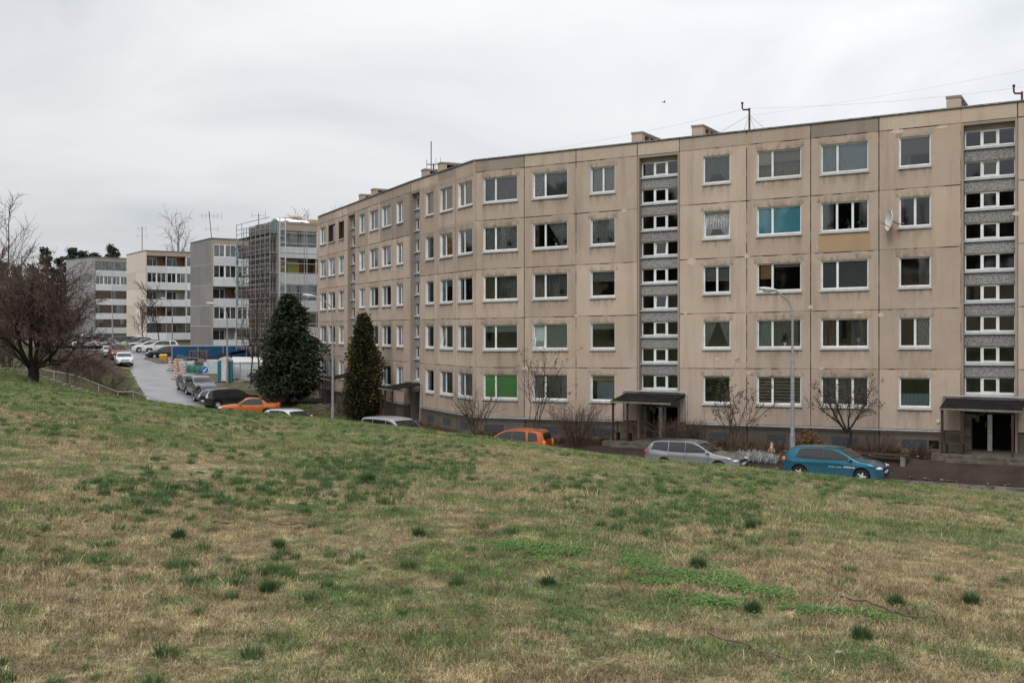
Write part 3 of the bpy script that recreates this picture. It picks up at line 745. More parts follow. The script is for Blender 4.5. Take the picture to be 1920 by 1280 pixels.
# -- stair bays: nine windows, gravel bands, door, canopy
SREC = .30
def stair_bay(wg, t0, t1, door=True):
    wd = t1-t0; z5 = ZB+5*FH
    for sx, nm_ in ((0, 1), (wd-.10, 1)):
        mb = MB(); mb.box(sx, sx+.10, .004, SREC+.3, ZB-1.3-HB.z, z5-HB.z); mb.shear(wg.k); mb.build('bay_cheek', M_PANELD, house, hloc(wg, t0, 0, HB.z+wg.k*t0), wg.rz)
    mb = MB(); mb.box(0.1, wd-.1, .004, SREC+.3, 0, .12); mb.shear(wg.k); mb.build('bay_head', M_PANELD, house, hloc(wg, t0, 0, z5-.12+wg.k*t0), wg.rz)
    a, b = .11, wd-.11
    for i in range(9):
        zt = z5-.33-1.35*i; zb_ = zt-.74
        top = z5-.12 if i == 0 else z5-.33-1.35*(i-1)-.74
        mb = MB(); mb.box(a, b, SREC-.03 if i else SREC, SREC+.25, zt+.005, top-.005); mb.move(0, 0, -z5); mb.shear(wg.k)
        mb.build('gravel_band', M_GRAVEL if i else M_PANELD, house, hloc(wg, t0, 0, z5+wg.k*t0), wg.rz)
        tl = 1 if (wg is WR and t0 < 20 and i in (3, 5)) or (wg is WR and t0 > 20 and i == 1) else None
        add_window(wg, t0+a, t0+b, zb_, .74, '3', (), nm='stair', sill=True, recess=SREC-.05, th=.05, mull=.085, tilt=tl, lining=False)
    zt = z5-.33-1.35*8-.74
    zg = ground(*wg.xy(t0+wd/2, -.5))+.20
    fz = zg-HB.z
    # wall above the door and the recessed entrance
    mb = MB(); mb.box(a, b, SREC, SREC+.2, zt-.9-HB.z, zt-.06-HB.z); mb.build('lintel_panel', M_PANELD, house, hloc(wg, t0, 0, HB.z+wg.k*(t0+wd/2)), wg.rz)
    dtop = zt-.9-HB.z+wg.k*(t0+wd/2)
    if not door: dtop = dtop
    hz = fz
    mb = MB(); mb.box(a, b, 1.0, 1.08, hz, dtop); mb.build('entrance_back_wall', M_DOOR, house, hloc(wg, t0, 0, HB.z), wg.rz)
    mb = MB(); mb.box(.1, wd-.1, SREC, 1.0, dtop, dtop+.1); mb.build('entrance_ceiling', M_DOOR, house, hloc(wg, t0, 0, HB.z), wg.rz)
    for x0, x1 in ((a+.30, wd*.50-.1), (wd*.50+.12, b-.1)):
        mb = MB(); mb.box(x0, x1, .90, .96, hz+.01, dtop-.25)
        dd = mb.build('door', M_DOOR, house, hloc(wg, t0, 0, HB.z), wg.rz)
        mb = MB(); mb.tube([(x1-.12, .86, hz+.95), (x1-.12, .86, hz+1.2)], .015); mb.build('handle', M_GALV, dd)
    mb = MB(); mb.box(wd*.50-.09, wd*.50+.09, .30, .48, hz, dtop); mb.build('entrance_pillar', M_WHITEW if wg is not WR else mat('pillar_paint', (.66, .65, .62), (.5, .48, .45), scale=5), house, hloc(wg, t0, 0, HB.z), wg.rz)
    mb = MB(); mb.box(a, a+.26, .28, 1.0, hz, dtop); mb.build('entrance_cheek', M_CONC, house, hloc(wg, t0, 0, HB.z), wg.rz)
    if wg is WR:
        for (dx, dz, w_, h_, c) in ((.16, 1.55, .2, .28, (.6, .25, .15)), (.16, 1.2, .16, .3, (.2, .4, .15)), (.33, 1.5, .18, .5, (.66, .66, .66)), (.03, 1.35, .12, .28, (.5, .55, .6))):
            mb = MB(); mb.box(a+.22+dx, a+.22+dx+w_, .84, .845, hz+dz, hz+dz+h_); mb.build('notice', blindmat(c), house, hloc(wg, t0, 0, HB.z), wg.rz)
    # platform with two steps
    mb = MB(); mb.box(-.9, wd+.7, -2.3, .98, fz-.9, fz); mb.build('porch_slab', M_PORCH, house, hloc(wg, t0, 0, HB.z), wg.rz)
    mb = MB(); mb.box(-.3, wd+.5, -2.66, -2.302, fz-.9, fz-.15); mb.build('porch_step', M_PORCH, house, hloc(wg, t0, 0, HB.z), wg.rz)
    # canopy: sloping felt roof on a frame, posts of red-brown steel
    zc = zt-.20-HB.z+wg.k*(t0+wd/2); c0, c1 = -.62, wd+.30; dp = 1.95
    mb = MB(); mb.hexa([(c0, -dp, zc-.36), (c1, -dp, zc-.36), (c1, -.02, zc-.10), (c0, -.02, zc-.10)], [(c0, -dp, zc-.31), (c1, -dp, zc-.31), (c1, -.02, zc-.02), (c0, -.02, zc-.02)])
    can = mb.build('canopy', M_CANOPY, house, hloc(wg, t0, 0, HB.z), wg.rz)
    mb = MB(); mb.box(c0, c1, -dp-.025, -dp-.003, zc-.385, zc-.325); mb.box(c0, c1, -dp-.01, -dp+.05, zc-.41, zc-.365); mb.build('fascia', M_CONC, can)
    for x in (c0+.08, c0+.85, c1-.35):
        mb = MB(); mb.box(x-.045, x+.045, -dp+.10, -dp+.19, fz, zc-.36); mb.build('post', M_POST, can)
    # gas pipe round the canopy
    r = .035; y = -.09
    zp = ZB-HB.z-.03
    mb = MB(); mb.tube([(-.75, y, zp+wg.k*t0), (-.75, y, zc+.02), (-.68, y, zc+.09), (c1+.02, y, zc+.09), (c1+.10, y, zc+.02), (c1+.10, y, zp+wg.k*t0)], r, 6)
    mb.build('gas_pipe', M_PIPE, house, hloc(wg, t0, 0, HB.z), wg.rz, smooth=60)
    return dict(wg=wg, t0=t0, t1=t1, fz=zg, c0=c0, dp=dp, zc=zc)
bays = []
for wname, wg, cols in (('A', WA, colsA), ('B', WB, colsB), ('R', WR, colsR)):
    for ci, (t0, t1, wn) in enumerate(cols):
        if wn is None: bays.append(stair_bay(wg, t0, t1))
# gas pipe along the plinth, in runs between the bays
def pipe_run(wg, a, b):
    mb = MB(); n = 6; mb.tube([(lerp(a, b, i/n), -.09, ZB-HB.z-.03+wg.k*lerp(a, b, i/n)) for i in range(n+1)], .038, 6); mb.build('gas_pipe', M_PIPE, house, hloc(wg, 0, 0, HB.z), wg.rz, smooth=60)
bR = [b for b in bays if b['wg'] is WR]
pipe_run(WR, -.05, bR[0]['t0']-.75); pipe_run(WR, bR[0]['t1']+.38, bR[1]['t0']-.75); pipe_run(WB, colsB[0][1]+.42, WB.L+.04)
pipe_run(WA, .1, colsA[3][0]-.75); pipe_run(WA, colsA[3][1]+.4, WA.L-.3)
# basement vents in the plinth
for (a, b) in ((908, 943), (1012, 1045), (1108, 1148), (1328, 1367), (1437, 1472), (1558, 1606), (1690, 1738)):
    t0, t1 = WR.t(a), WR.t(b); mb = MB(); mb.box(0, t1-t0, -.02, .05, -.80, -.43); mb.shear(WR.k)
    v = mb.build('basement_vent', M_VENT, house, hloc(WR, t0, .07, ZB+WR.k*t0), WR.rz)
    mb = MB(); 
    for k in range(3): q = (t1-t0)*(k+.5)/3; mb.box(q-.012, q+.012, -.032, -.02, -.78, -.45)
    mb.shear(WR.k).build('vent_rib', M_VENT, v)
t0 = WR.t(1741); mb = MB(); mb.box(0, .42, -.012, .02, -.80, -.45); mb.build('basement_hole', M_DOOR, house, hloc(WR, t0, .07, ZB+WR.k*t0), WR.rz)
for (a, b) in ((799, 812), (829, 843), (861, 877)):
    t0, t1 = WB.t(a), WB.t(b); mb = MB(); mb.box(0, t1-t0, -.02, .05, -.80, -.43); mb.build('basement_vent', M_VENT, house, hloc(WB, t0, .07, ZB), WB.rz)
# roof, storey slabs, rear and end walls
def offs(n):
    "polyline of the facade moved n metres into the house, mitred at the bends"
    o = [WA.xy(0, n)]
    for a, b, p in ((WA, WB, P1), (WB, WR, P2)):
        m = (a.inn+b.inn).normalized(); o.append(p+m*(n/m.dot(a.inn)))
    o.append(WR.xy(colsR[-1][1], n)); return o
def zsh(p): 
    q = p-P2; return WR.k*max(0, q.dot(WR.d))
def slab(name, n0, n1, z0, z1, mt):
    mb = MB(); A, B = offs(n0), offs(n1)
    for i in range(3):
        cs = [A[i], A[i+1], B[i+1], B[i]]
        mb.hexa([(p.x-HB.x, p.y-HB.y, z0+zsh(p)-HB.z) for p in cs], [(p.x-HB.x, p.y-HB.y, z1+zsh(p)-HB.z) for p in cs])
    return mb.build(name, mt, house)
for i in range(1, 5): slab('storey_slab', TH+.32, 4.6, ZB+FH*i-.2, ZB+FH*i, M_ROOM)
slab('storey_slab', 1.15, 4.6, ZB-.2, ZB-.002, M_ROOM)
slab('roof', TH+.01, 11.6, ZB+5*FH+.12, ZB+5*FH+.36, M_ROOF)
slab('spine_wall', 4.61, 4.8, ZB, ZB+5*FH, M_ROOM); slab('rear_wall', 11.6, 11.8, ZB-1.3, ZB+5*FH+.6, M_PANEL)
slab('roof_coping', -.07, .34, ZB+5*FH+.66, ZB+5*FH+.72, M_COPING)
for wg, t, s in ((WA, .0, 1), (WR, colsR[-1][1], -1)):
    mb = MB(); mb.box(min(0, -.2*s), max(0, -.2*s), -.002, 11.7, ZB-1.3-HB.z, ZB+5*FH+.655-HB.z); mb.build('end_wall', M_PANEL, house, hloc(wg, t, 0, HB.z+wg.k*t), wg.rz)
# cross walls so that no room looks right through the house
for wg, cols in ((WA, colsA), (WB, colsB), (WR, colsR)):
    for t0, t1, wn in cols[1:]:
        mb = MB(); mb.box(-.05, .05, TH+.01, 4.6, ZB-HB.z+.0, ZB+5*FH-HB.z-.002); mb.build('cross_wall', M_ROOM, house, hloc(wg, t0, 0, HB.z+wg.k*t0), wg.rz)
# ventilation chimneys on the roof
def chimney(wg, px, n0, h=1.30):
    t = wg.t(px); z = ZB+5*FH+.30+wg.k*t; L = 3.2; W = .56; hb = h-.54
    mb = MB(); mb.box(0, W, 0, L, 0, hb); c = mb.build('chimney', M_SILL, house, hloc(wg, t, n0, z), wg.rz)
    mb = MB(); mb.box(-.05, W+.05, -.05, L+.05, h-.10, h); mb.build('chimney_cap', M_PANELD, c)
    mb = MB(); mb.box(-.02, W+.02, -.02, .35, hb, h-.10)
    for k in range(4): y = .35+k*.7; mb.box(-.02, W+.02, y+.60, y+.70, hb, h-.10)
    mb.box(-.02, W+.02, .35, L, hb, hb+.07); mb.box(-.02, W+.02, .35, L, h-.15, h-.10)
    mb.build('chimney_flue', M_PANEL, c); mb = MB(); mb.box(W*.55, W*.66, .4, L-.15, hb+.075, h-.155); mb.build('flue_baffle', M_DOOR, c)
chimney(WR, 1172, .9, 1.12); chimney(WR, 1286, .9, 1.12); chimney(WR, 1770, .9, 1.12)
chimney(WB, 796, .9, 1.3); chimney(WA, 766, .9, 1.25); chimney(WA, 674, .9, 1.3); chimney(WA, 652, .9, 1.25)
# chipped render and filler along the joints
rc_ = random.Random(12)
for px, py, w_, h_ in ((1297, 490, .32, .24), (1684, 246, .42, .16), (1766, 238, .32, .1), (1345, 672, .22, .1), (1520, 575, .2, .12), (1536, 464, .14, .2), (1610, 586, .3, .1), (1286, 586, .16, .12), (1400, 480, .2, .14), (1170, 395, .26, .1), (1540, 690, .2, .1), (1652, 590, .16, .14), (1405, 698, .18, .1), (1905, 400, .2, .16), (1080, 592, .2, .1), (985, 690, .3, .1)):
    t0 = WR.t(px); p = WR.xy(t0, 0); z = zat(py, p.y); n = 9
    mb = MB(); P_ = [(w_*math.cos(6.283*k/n)*rc_.uniform(.45, 1.0), -.004, h_*math.sin(6.283*k/n)*rc_.uniform(.45, 1.0)) for k in range(n)]
    mb.quad(*P_); mb.build('render_chip', mat('filler_pale', (.58, .48, .40), (.46, .38, .31), scale=6), house, hloc(WR, t0, 0, z), WR.rz)
# ---------------------------------------------------------------- four blocks of flats up the hill
M_GREYAGG = panel_mat('grey_aggregate', (.27, .26, .25), (.16, .155, .15), (.22, .21, .205), (.33, .32, .31))
M_CREAMW = panel_mat('cream_render', (.70, .63, .54), (.52, .46, .39), (.64, .57, .48), (.74, .68, .6), streak=.25)
M_LGREY = panel_mat('light_grey_concrete', (.40, .40, .39), (.24, .24, .235), (.34, .34, .33), (.46, .46, .45))
M_BROWNAGG = panel_mat('brown_aggregate', (.20, .165, .145), (.08, .065, .058), (.12, .098, .085), (.2, .17, .15))
M_PARAP = panel_mat('balcony_parapet_white', (.64, .655, .66), (.40, .40, .40), (.58, .60, .60), (.68, .69, .69), streak=.35)
M_EAVES = panel_mat('eaves_concrete', (.40, .33, .26), (.2, .16, .13), (.3, .25, .2), (.45, .38, .3))
M_SLABG = mat('slab_grey', (.22, .21, .20), (.13, .125, .12), scale=3, coord='pos')
M_WOODB = mat('balcony_wood_orange', (.22, .11, .055), (.14, .07, .038), scale=3, rough=.7, coord='pos')
M_DARKFR = mat('dark_window_frame', (.10, .09, .085), rough=.6)
M_BOARD = mat('balcony_board_brown', (.10, .07, .058), (.065, .045, .038), scale=4, stretch=(3, 3, .5), coord='pos')
M_BWALL = mat('balcony_back_wall', (.50, .45, .38), (.38, .33, .27), scale=2, coord='pos')
M_CURT = mat('far_curtain', (.40, .40, .39), (.22, .22, .22), scale=2.2, stretch=(3, 3, .5), coord='pos')
def block(label, px, s, roof_py, front, bays, gable, rz, gm, styles, joints=True, mem=None):
    Y = F/s; X = at(px, Y); roof = zat(roof_py, Y); L = sum(bays)
    z0 = ground(X, Y)-1.2
    b = thing('block_of_flats', label, 'apartment block', (X, Y, z0), rz, 'blocks of flats up the hill')
    H = roof-z0; f5 = H-3.3
    fl = [f5-2.7*(4-i) for i in range(5)]
    # gable panels
    edges = [0, fl[0]]+fl[1:]+[H-.02]
    edges = [0]+[fl[0]+.0]+fl[1:]+[H-.02]
    for i in range(len(edges)-1):
        a, c = edges[i], edges[i+1]; n = 2
        for j in range(n):
            y0, y1 = gable*j/n, gable*(j+1)/n
            mb = MB(); mb.box(0, .25, y0+.02+.005*j, y1-.02, a+.03, c-.03); mb.build('gable_panel', gm, b)
    mb = MB(); mb.box(.03, .24, .01, gable-.01, 0, H-.1); mb.build('gable_core', M_EAVES if joints else gm, b)
    mb = MB(); mb.box(-.06, L+.05, -.08, gable+.05, H-.02, H+.10); mb.build('roof', M_COPING, b)
    mb = MB(); mb.box(.26, L, .0, 1.3, H-.75, H-.03); mb.build('eaves_panel', M_EAVES, b)
    mb = MB(); mb.box(.26, L, 1.3, 1.5, 0, H-.03); mb.build('back_wall', M_BWALL, b)
    mb = MB(); mb.box(L-.2, L, 1.5, gable, 0, H-.03); mb.box(.25, L, gable-.2, gable, 0, H-.03); mb.build('rear_wall', gm, b)
    mb = MB(); mb.box(.26, L, .12, .3, 0, fl[0]-.05); mb.build('plinth', M_PLINTH, b)
    r = random.Random(px)
    for i in range(5):
        mb = MB(); mb.box(.26, L, .06, 1.3, fl[i]-.18, fl[i]); mb.build('balcony_slab', M_SLABG, b)
    x = .27
    for k, bw in enumerate(bays):
        mb = MB(); mb.box(x+bw-.10, x+bw, .08, 1.3, fl[0]-.2, H-.75); mb.build('balcony_divider', M_PARAP, b)
        for i in range(5):
            mb = MB(); mb.box(x+.015, x+bw-.015, -.05, .05, fl[i]-.22, fl[i]+.92); mb.build('parapet', M_PARAP, b)
            st = styles[4-i][k % len(styles[4-i])]
            z0_, z1_ = fl[i]+.92, (fl[i]+2.52 if i < 4 else H-.75)
            x0, x1 = x+.03, x+bw-.12
            if st in 'wdb':
                n = 4 if bw > 2.6 else 2 if bw > 1.2 else 1; fm = {'w': M_WHITE, 'd': M_DARKFR, 'b': M_DARKFR}[st]; t = .075 if st == 'w' else .045
                mb = MB(); mb.box(x0, x1, .0, .06, z0_, z0_+t); mb.box(x0, x1, .0, .06, z1_-t, z1_)
                for q in range(n+1):
                    xx = lerp(x0, x1-t, q/n); mb.box(xx, xx+t, .002, .058, z0_+t, z1_-t)
                if st == 'w' and n == 4: xx = (x0+x1)/2; mb.box(xx-.12, xx+.12, .001, .061, z0_, z1_)
                wn = mb.build('window', fm, b)
                for q in range(n):
                    a, c = lerp(x0, x1, q/n)+t, lerp(x0, x1, (q+1)/n)
                    if st == 'b' and r.random() < .55:
                        mb = MB(); mb.box(a, c, .015, .04, z0_+t, z1_-t); mb.build('board', M_BOARD, wn)
                    else:
                        mb = MB(); mb.quad((a, .03, z0_+t), (c, .03, z0_+t), (c, .03, z1_-t), (a, .03, z1_-t)); mb.build('pane', M_GLASS, wn)
                        if r.random() < .5:
                            hh = r.choice((.5, .75, 1.)); mb = MB(); mb.quad((a, .3, z1_-(z1_-z0_)*hh), (c, .3, z1_-(z1_-z0_)*hh), (c, .3, z1_), (a, .3, z1_)); mb.build('curtain', M_CURT, wn)
            if st in 'oOc' or True:
                # window and door in the wall behind the balcony
                wm = M_WHITE; a, c = x0+.1, x0+(x1-x0)*.62
                mb = MB(); mb.box(a, c, 1.24, 1.30, fl[i]+.7, fl[i]+2.2); wn = mb.build('window', wm, b)
                for (p, q) in ((a+.07, lerp(a, c, .6)), (lerp(a, c, .6)+.09, c-.07)):
                    mb = MB(); mb.quad((p, 1.235, fl[i]+.78), (q, 1.235, fl[i]+.78), (q, 1.235, fl[i]+2.12), (p, 1.235, fl[i]+2.12)); mb.build('pane', mat('far_pane', (.05, .055, .06), rough=.05, spec=.6), wn)
                if st == 'o':
                    mb = MB(); mb.box(c+.02, x1, 1.22, 1.295, fl[i]+.02, fl[i]+2.3); mb.build('balcony_lining', M_WOODB, b)
                    mb = MB(); mb.box(x1-.02, x1+.015, .12, 1.22, fl[i]+.9, fl[i]+2.5); mb.build('balcony_lining', M_WOODB, b)
        x += bw
    return b, H, fl
RZ = math.atan2(.542, .84)
blk1, H1, fl1 = block('tallest standing pale grey gabled block farthest up the hill, half behind the bare tree', 176.5, 10.0, 482, 0, [3.2, 3.2, 2.6, 3.2, 3.2], 13, math.atan2(.70, .714), M_LGREY,
      ['ddd', 'wwd', 'bbw', 'bbw', 'bbb'], joints=False)
blk1['label'] = 'farthest block with a pale grey gable, half hidden behind the bare tree'
blk2, H2, fl2 = block('block with a smooth cream gable and white balconies', 272, 11.67, 470, 0, [3.15, 3.15, 2.6, 3.1, 3.1], 12.5, RZ, M_CREAMW, ['oow', 'www', 'ccw', 'obw', 'bbb'], joints=False)
blk3, H3, fl3 = block('block with a rough grey aggregate gable and pale panel joints', 396, 14.4, 447, 0, [3.15, 2.9, 2.6, 3.1, 3.1], 9.4, RZ, M_GREYAGG, ['wb', 'ww', 'ob', 'ww', 'cb'])
blk4, H4, fl4 = block('block with a brown gable under scaffolding and a half stripped roof', 521, 18.7, 417, 0, [3.9, 2.8, 3.3, 3.3, 3.3], 8.6, RZ, M_BROWNAGG, ['dw', 'oo', 'dw', 'db', 'bb'])
# yellow blinds on the scaffolded block's fourth storey
for i, (a, c) in enumerate(((.35, 1.35), (1.45, 2.7))):
    mb = MB(); mb.box(a, c, 1.18, 1.20, fl4[3]+.8, fl4[3]+2.05); mb.build('blind', blindmat((.42, .40, .13)), blk4)
# cement joints on the grey gable
for z in fl3[0:]:
    mb = MB(); mb.box(-.012, .02, .05, 9.3, z-.08, z+.06); mb.build('cement_joint', M_LGREY, blk3)
# -- scaffolding
M_SCAF = mat('scaffold_tube', (.40, .40, .40), (.28, .28, .28), scale=6, rough=.5, metal=.3)
sc_loc = blk4.location.copy()
scaf = thing('scaffolding', 'galvanised scaffolding with decks wrapped round the brown gable', 'scaffolding', sc_loc, RZ)
XS0, XS1 = -.35, -1.15
def pole_at(x, y, z1, name='pole', r=.038):
    mb = MB(); mb.tube([(0, 0, .9), (0, 0, z1)], r, 5); return mb.build(name, M_SCAF, scaf, (x, y, 0))
lev = [H4-1.1-2.0*k for k in range(7)]
ysc = [-.9, .5, 1.9, 3.3, 4.7, 6.1, 7.6, 9.3]
for y in ysc:
    pole_at(XS0, y, H4+.1 if y > 7 or y < 0 else H4-.6); pole_at(XS1, y, H4-.1+(.5 if y > 7 else 0))
for z in lev:
    for i in range(len(ysc)-1):
        mb = MB(); mb.box(XS1, XS0, ysc[i]+.02, ysc[i+1]-.02, z-.06, z); mb.build('deck', mat('scaffold_deck', (.12, .115, .11), (.07, .07, .068), scale=3), scaf)
    for dz in (.45, .95, 1.5):
        for x in (XS1-.05,): mb = MB(); mb.tube([(x, ysc[0], z+dz), (x, ysc[-1], z+dz)], .035, 5); mb.build('guard_rail', M_SCAF, scaf)
for k, z in enumerate(lev[:-1]):
    mb = MB(); y = 6.3; mb.tube([(XS1-.08, y, z), (XS1-.08, y+1.8, z-2.0)], .04, 5)
    if k % 2 == 0: mb.build('brace', M_SCAF, scaf)
# front run
xf = [-.35, 2.6, 5.2, 7.9, 10.5]
for x in xf:
    for y in (-.5, -1.2): mb = MB(); mb.tube([(x, y, .9), (x, y, H4-.5)], .04, 5); mb.build('pole', M_SCAF, scaf)
for z in lev:
    for dz in (0, .95):
        mb = MB(); mb.tube([(-.35, -1.2, z+dz), (10.5, -1.2, z+dz)], .035, 5); mb.build('guard_rail', M_SCAF, scaf)
    mb = MB(); mb.box(-.3, 10.5, -1.15, -.95, z-.05, z); mb.build('deck', M_SCAF, scaf)
for x in (-.30, .28):
    mb = MB(); mb.tube([(x, -1.35, .9), (x, -1.35, H4+.4)], .055, 5); mb.build('ladder_rail', mat('ladder_alu', (.62, .62, .62), rough=.4, metal=.3), scaf)
k = 0
while .9+k*.62 < H4: 
    mb = MB(); z = .9+k*.62; mb.tube([(-.30, -1.35, z), (.28, -1.35, z)], .035, 4, False); mb.build('ladder_rung', MATS['ladder_alu'], scaf); k += 1
M_NET = mat('teal_net', (.24, .33, .34), (.13, .19, .20), scale=5, rough=.8, transl=.3)
def loose(name, label, cat, mb, mt, loc, rz=RZ, group=None, smooth=None):
    o = mb.build(name, mt, None, loc, rz, smooth); return tag(o, label, cat, group)
def cloth(w, h, nx, nz, amp, seed, plane='xz'):
    mb = MB(); r = random.Random(seed)
    P = [[(i*w/nx, amp*mnoise.noise((i*.7+seed, j*.5, 0))*(1), j*h/nz) for i in range(nx+1)] for j in range(nz+1)]
    for j in range(nz):
        for i in range(nx):
            q = [P[j][i], P[j][i+1], P[j+1][i+1], P[j+1][i]]
            if plane == 'yz': q = [(b, a, c) for a, b, c in q]
            mb.quad(*q)
    return mb
nb = cloth(.7, 7.0, 3, 14, .3, 3, 'yz'); nb.move(XS1-.12, 8.3, H4-8.2)
loose('scaffold_net', 'teal debris netting hanging down the far corner of the scaffolding', 'netting', nb, M_NET, sc_loc)
mb = MB(); r = random.Random(2)
for k in range(9): mb.ball((r.uniform(.2, .9), .4+k*.75, H4+.15), (r.uniform(.3, .6), .55, r.uniform(.12, .28)), 8, 5)
loose('plastic_sheet', 'crumpled teal plastic sheet along the edge of the roof above the brown gable', 'plastic sheet', mb, M_NET, sc_loc, smooth=60)
mb = cloth(1.0, 1.2, 4, 4, .15, 8); mb.move(-.95, -.62, H4-1.25)
loose('scaffold_net', 'small teal net tied to the top of the scaffolding beside the ladder', 'netting', mb, M_NET, sc_loc)
mb = MB(); P = []
for i in range(13):
    row = []
    for j in range(5):
        x = .0+i*.28; yy = -.12+j*.5; z = H4+.12+.42*math.sin(min(1, j/2)*1.57)*(1-.25*abs(i-5)/6)+.08*mnoise.noise((i*.6, j, 1)); row.append((x, yy, z))
    P.append(row)
for i in range(12):
    for j in range(4): mb.quad(P[i][j], P[i+1][j], P[i+1][j+1], P[i][j+1])
mb.quad(*[P[0][0], P[0][0], P[0][1], P[0][2]]) if False else None
loose('roof_membrane', 'white membrane draped over the edge of the half stripped roof', 'membrane', mb, mat('white_membrane', (.78, .78, .77), (.66, .66, .65), scale=2, rough=.6), sc_loc, smooth=60)
mb = MB(); mb.box(3.6, 11, -.02, 1.2, H4+.1, H4+.48)
loose('insulation_boards', 'yellow insulation boards along the edge of the stripped roof', 'insulation', mb, mat('yellow_insulation', (.48, .38, .17), (.38, .29, .12), scale=4, coord='pos'), sc_loc)
mb = MB(); r = random.Random(4)
for k in range(6): mb.ball((2.0+.35*k, 3.0, H4+.75+.25*math.sin(k*.7)), (.4, .5, .35), 8, 5)
loose('rubble_bags', 'heap of brown and white rubble bags on the roof behind the white membrane', 'rubble bags', mb, mat('rubble_sack', (.42, .26, .19), (.62, .58, .55), scale=1.6, coord='pos'), sc_loc, smooth=60)
for z in lev:
    for y in ysc:
        mb = MB(); mb.tube([(XS1, y, z-.03), (XS0, y, z-.03)], .035, 4); mb.build('transom', M_SCAF, scaf)
    mb = MB(); mb.tube([(XS0, ysc[0], z+.95), (XS0, ysc[-1], z+.95)], .03, 4); mb.build('guard_rail', M_SCAF, scaf)
# -- aerials and dishes
def yagi(parent, z, length, n, rz=0, mt=M_STEEL, spread=.55):
    mb = MB(); c, s = math.cos(rz), math.sin(rz)
    mb.tube([(-length/2*c, -length/2*s, z), (length/2*c, length/2*s, z)], .022, 4); mb.build('boom', mt, parent)
    for k in range(n):
        q = -length/2+length*k/(n-1); mb = MB(); mb.tube([(q*c, q*s, z-spread*(.6+.4*k/n)), (q*c, q*s, z+spread*(.6+.4*k/n))], .016, 4); mb.build('element', mt, parent)
def aerial(px, Y, py_base, py_top, label, yagis, lean=0, r=.035, mt=M_STEEL):
    X = at(px, Y); z0 = zat(py_base, Y); h = zat(py_top, Y)-z0
    t = thing('aerial', label, 'aerial', (X, Y, z0), 0, 'rooftop aerials')
    mb = MB(); mb.tube([(0, 0, 0), (lean*h, 0, h)], r, 5); mb.build('mast', mt, t)
    for (f, ln, n, a) in yagis: yagi(t, h*f, ln, n, a, mt)
    return t
aerial(397, 141, 448, 396, 'tall leaning aerial with two cross arms on the grey gabled block', [(.82, 2.6, 6, .1), (.35, 1.6, 2, .3)], -.10, .05)
aerial(266.5, 173, 470, 426, 'slim straight aerial on the cream gabled block', [(.95, 1.2, 3, .1), (.62, 1.6, 2, 0)], 0, .06)
aerial(485, 112, 421, 401, 'short aerial with a cross arm on the scaffolded block', [(.85, 1.4, 3, .1)], 0, .045)
aerial(808.5, 70, 322, 265, 'tall thin aerial mast above the bend of the long house', [(.22, .6, 2, 0)], 0, .035)
def dish(loc, r, rz, label, tilt=R(20)):
    t = thing('satellite_dish', label, 'satellite dish', loc, rz)
    mb = MB(); n = 20; prof = [(0, .0)]+[(r*k/5, .22*r*(k/5)**2*1.6) for k in range(1, 6)]+[(r*1.0, .22*r*1.6-.03), (r*.5, .04), (0, -.03)]
    mb.lathe(prof, n); M = Matrix.Rotation(R(90)-tilt*.5, 4, 'X'); mb.v = [tuple(M @ Vector(p)) for p in mb.v]
    mb.build('reflector', mat('dish_white', (.66, .67, .66), (.58, .58, .57), scale=5, rough=.5), t, smooth=40)
    mb = MB(); mb.tube([(0, 0, -r*.8), (0, -r*1.0, -r*.15)], .018, 5); mb.tube([(0, 0, 0), (.05, .25, -.15), (.15, .5, -.15)], .03, 6); mb.build('arm', M_STEEL, t)
    mb = MB(); mb.box(-.05, .05, -r*1.1, -r*.9, -r*.22, -r*.08); mb.build('receiver', M_GALV, t)
    return t
# ---------------------------------------------------------------- cars
M_CGLASS = mat('car_glass', (.012, .015, .016), rough=.05, spec=.8)
M_TYRE = mat('tyre', (.016, .016, .017), rough=.85)
M_RIM = mat('alloy_rim', (.62, .63, .64), rough=.4, metal=.2)
M_HEAD = mat('headlamp_glass', (.62, .64, .66), rough=.12, metal=.3, spec=.8)
M_TAIL = mat('tail_lamp_red', (.30, .02, .015), rough=.2, spec=.6)
M_TAILO = mat('tail_lamp_orange', (.62, .17, .03), rough=.2, spec=.6)
M_PLATE = mat('number_plate', (.7, .7, .7), (.6, .6, .6), rough=.5)
M_TRIM = mat('black_trim', (.022, .022, .023), rough=.55)
def paint(name, c, metal=.25, rough=.32): return mat('paint_'+name, c, tuple(x*.93 for x in c), scale=2.5, rough=rough, metal=metal, spec=.5, coat=.6)
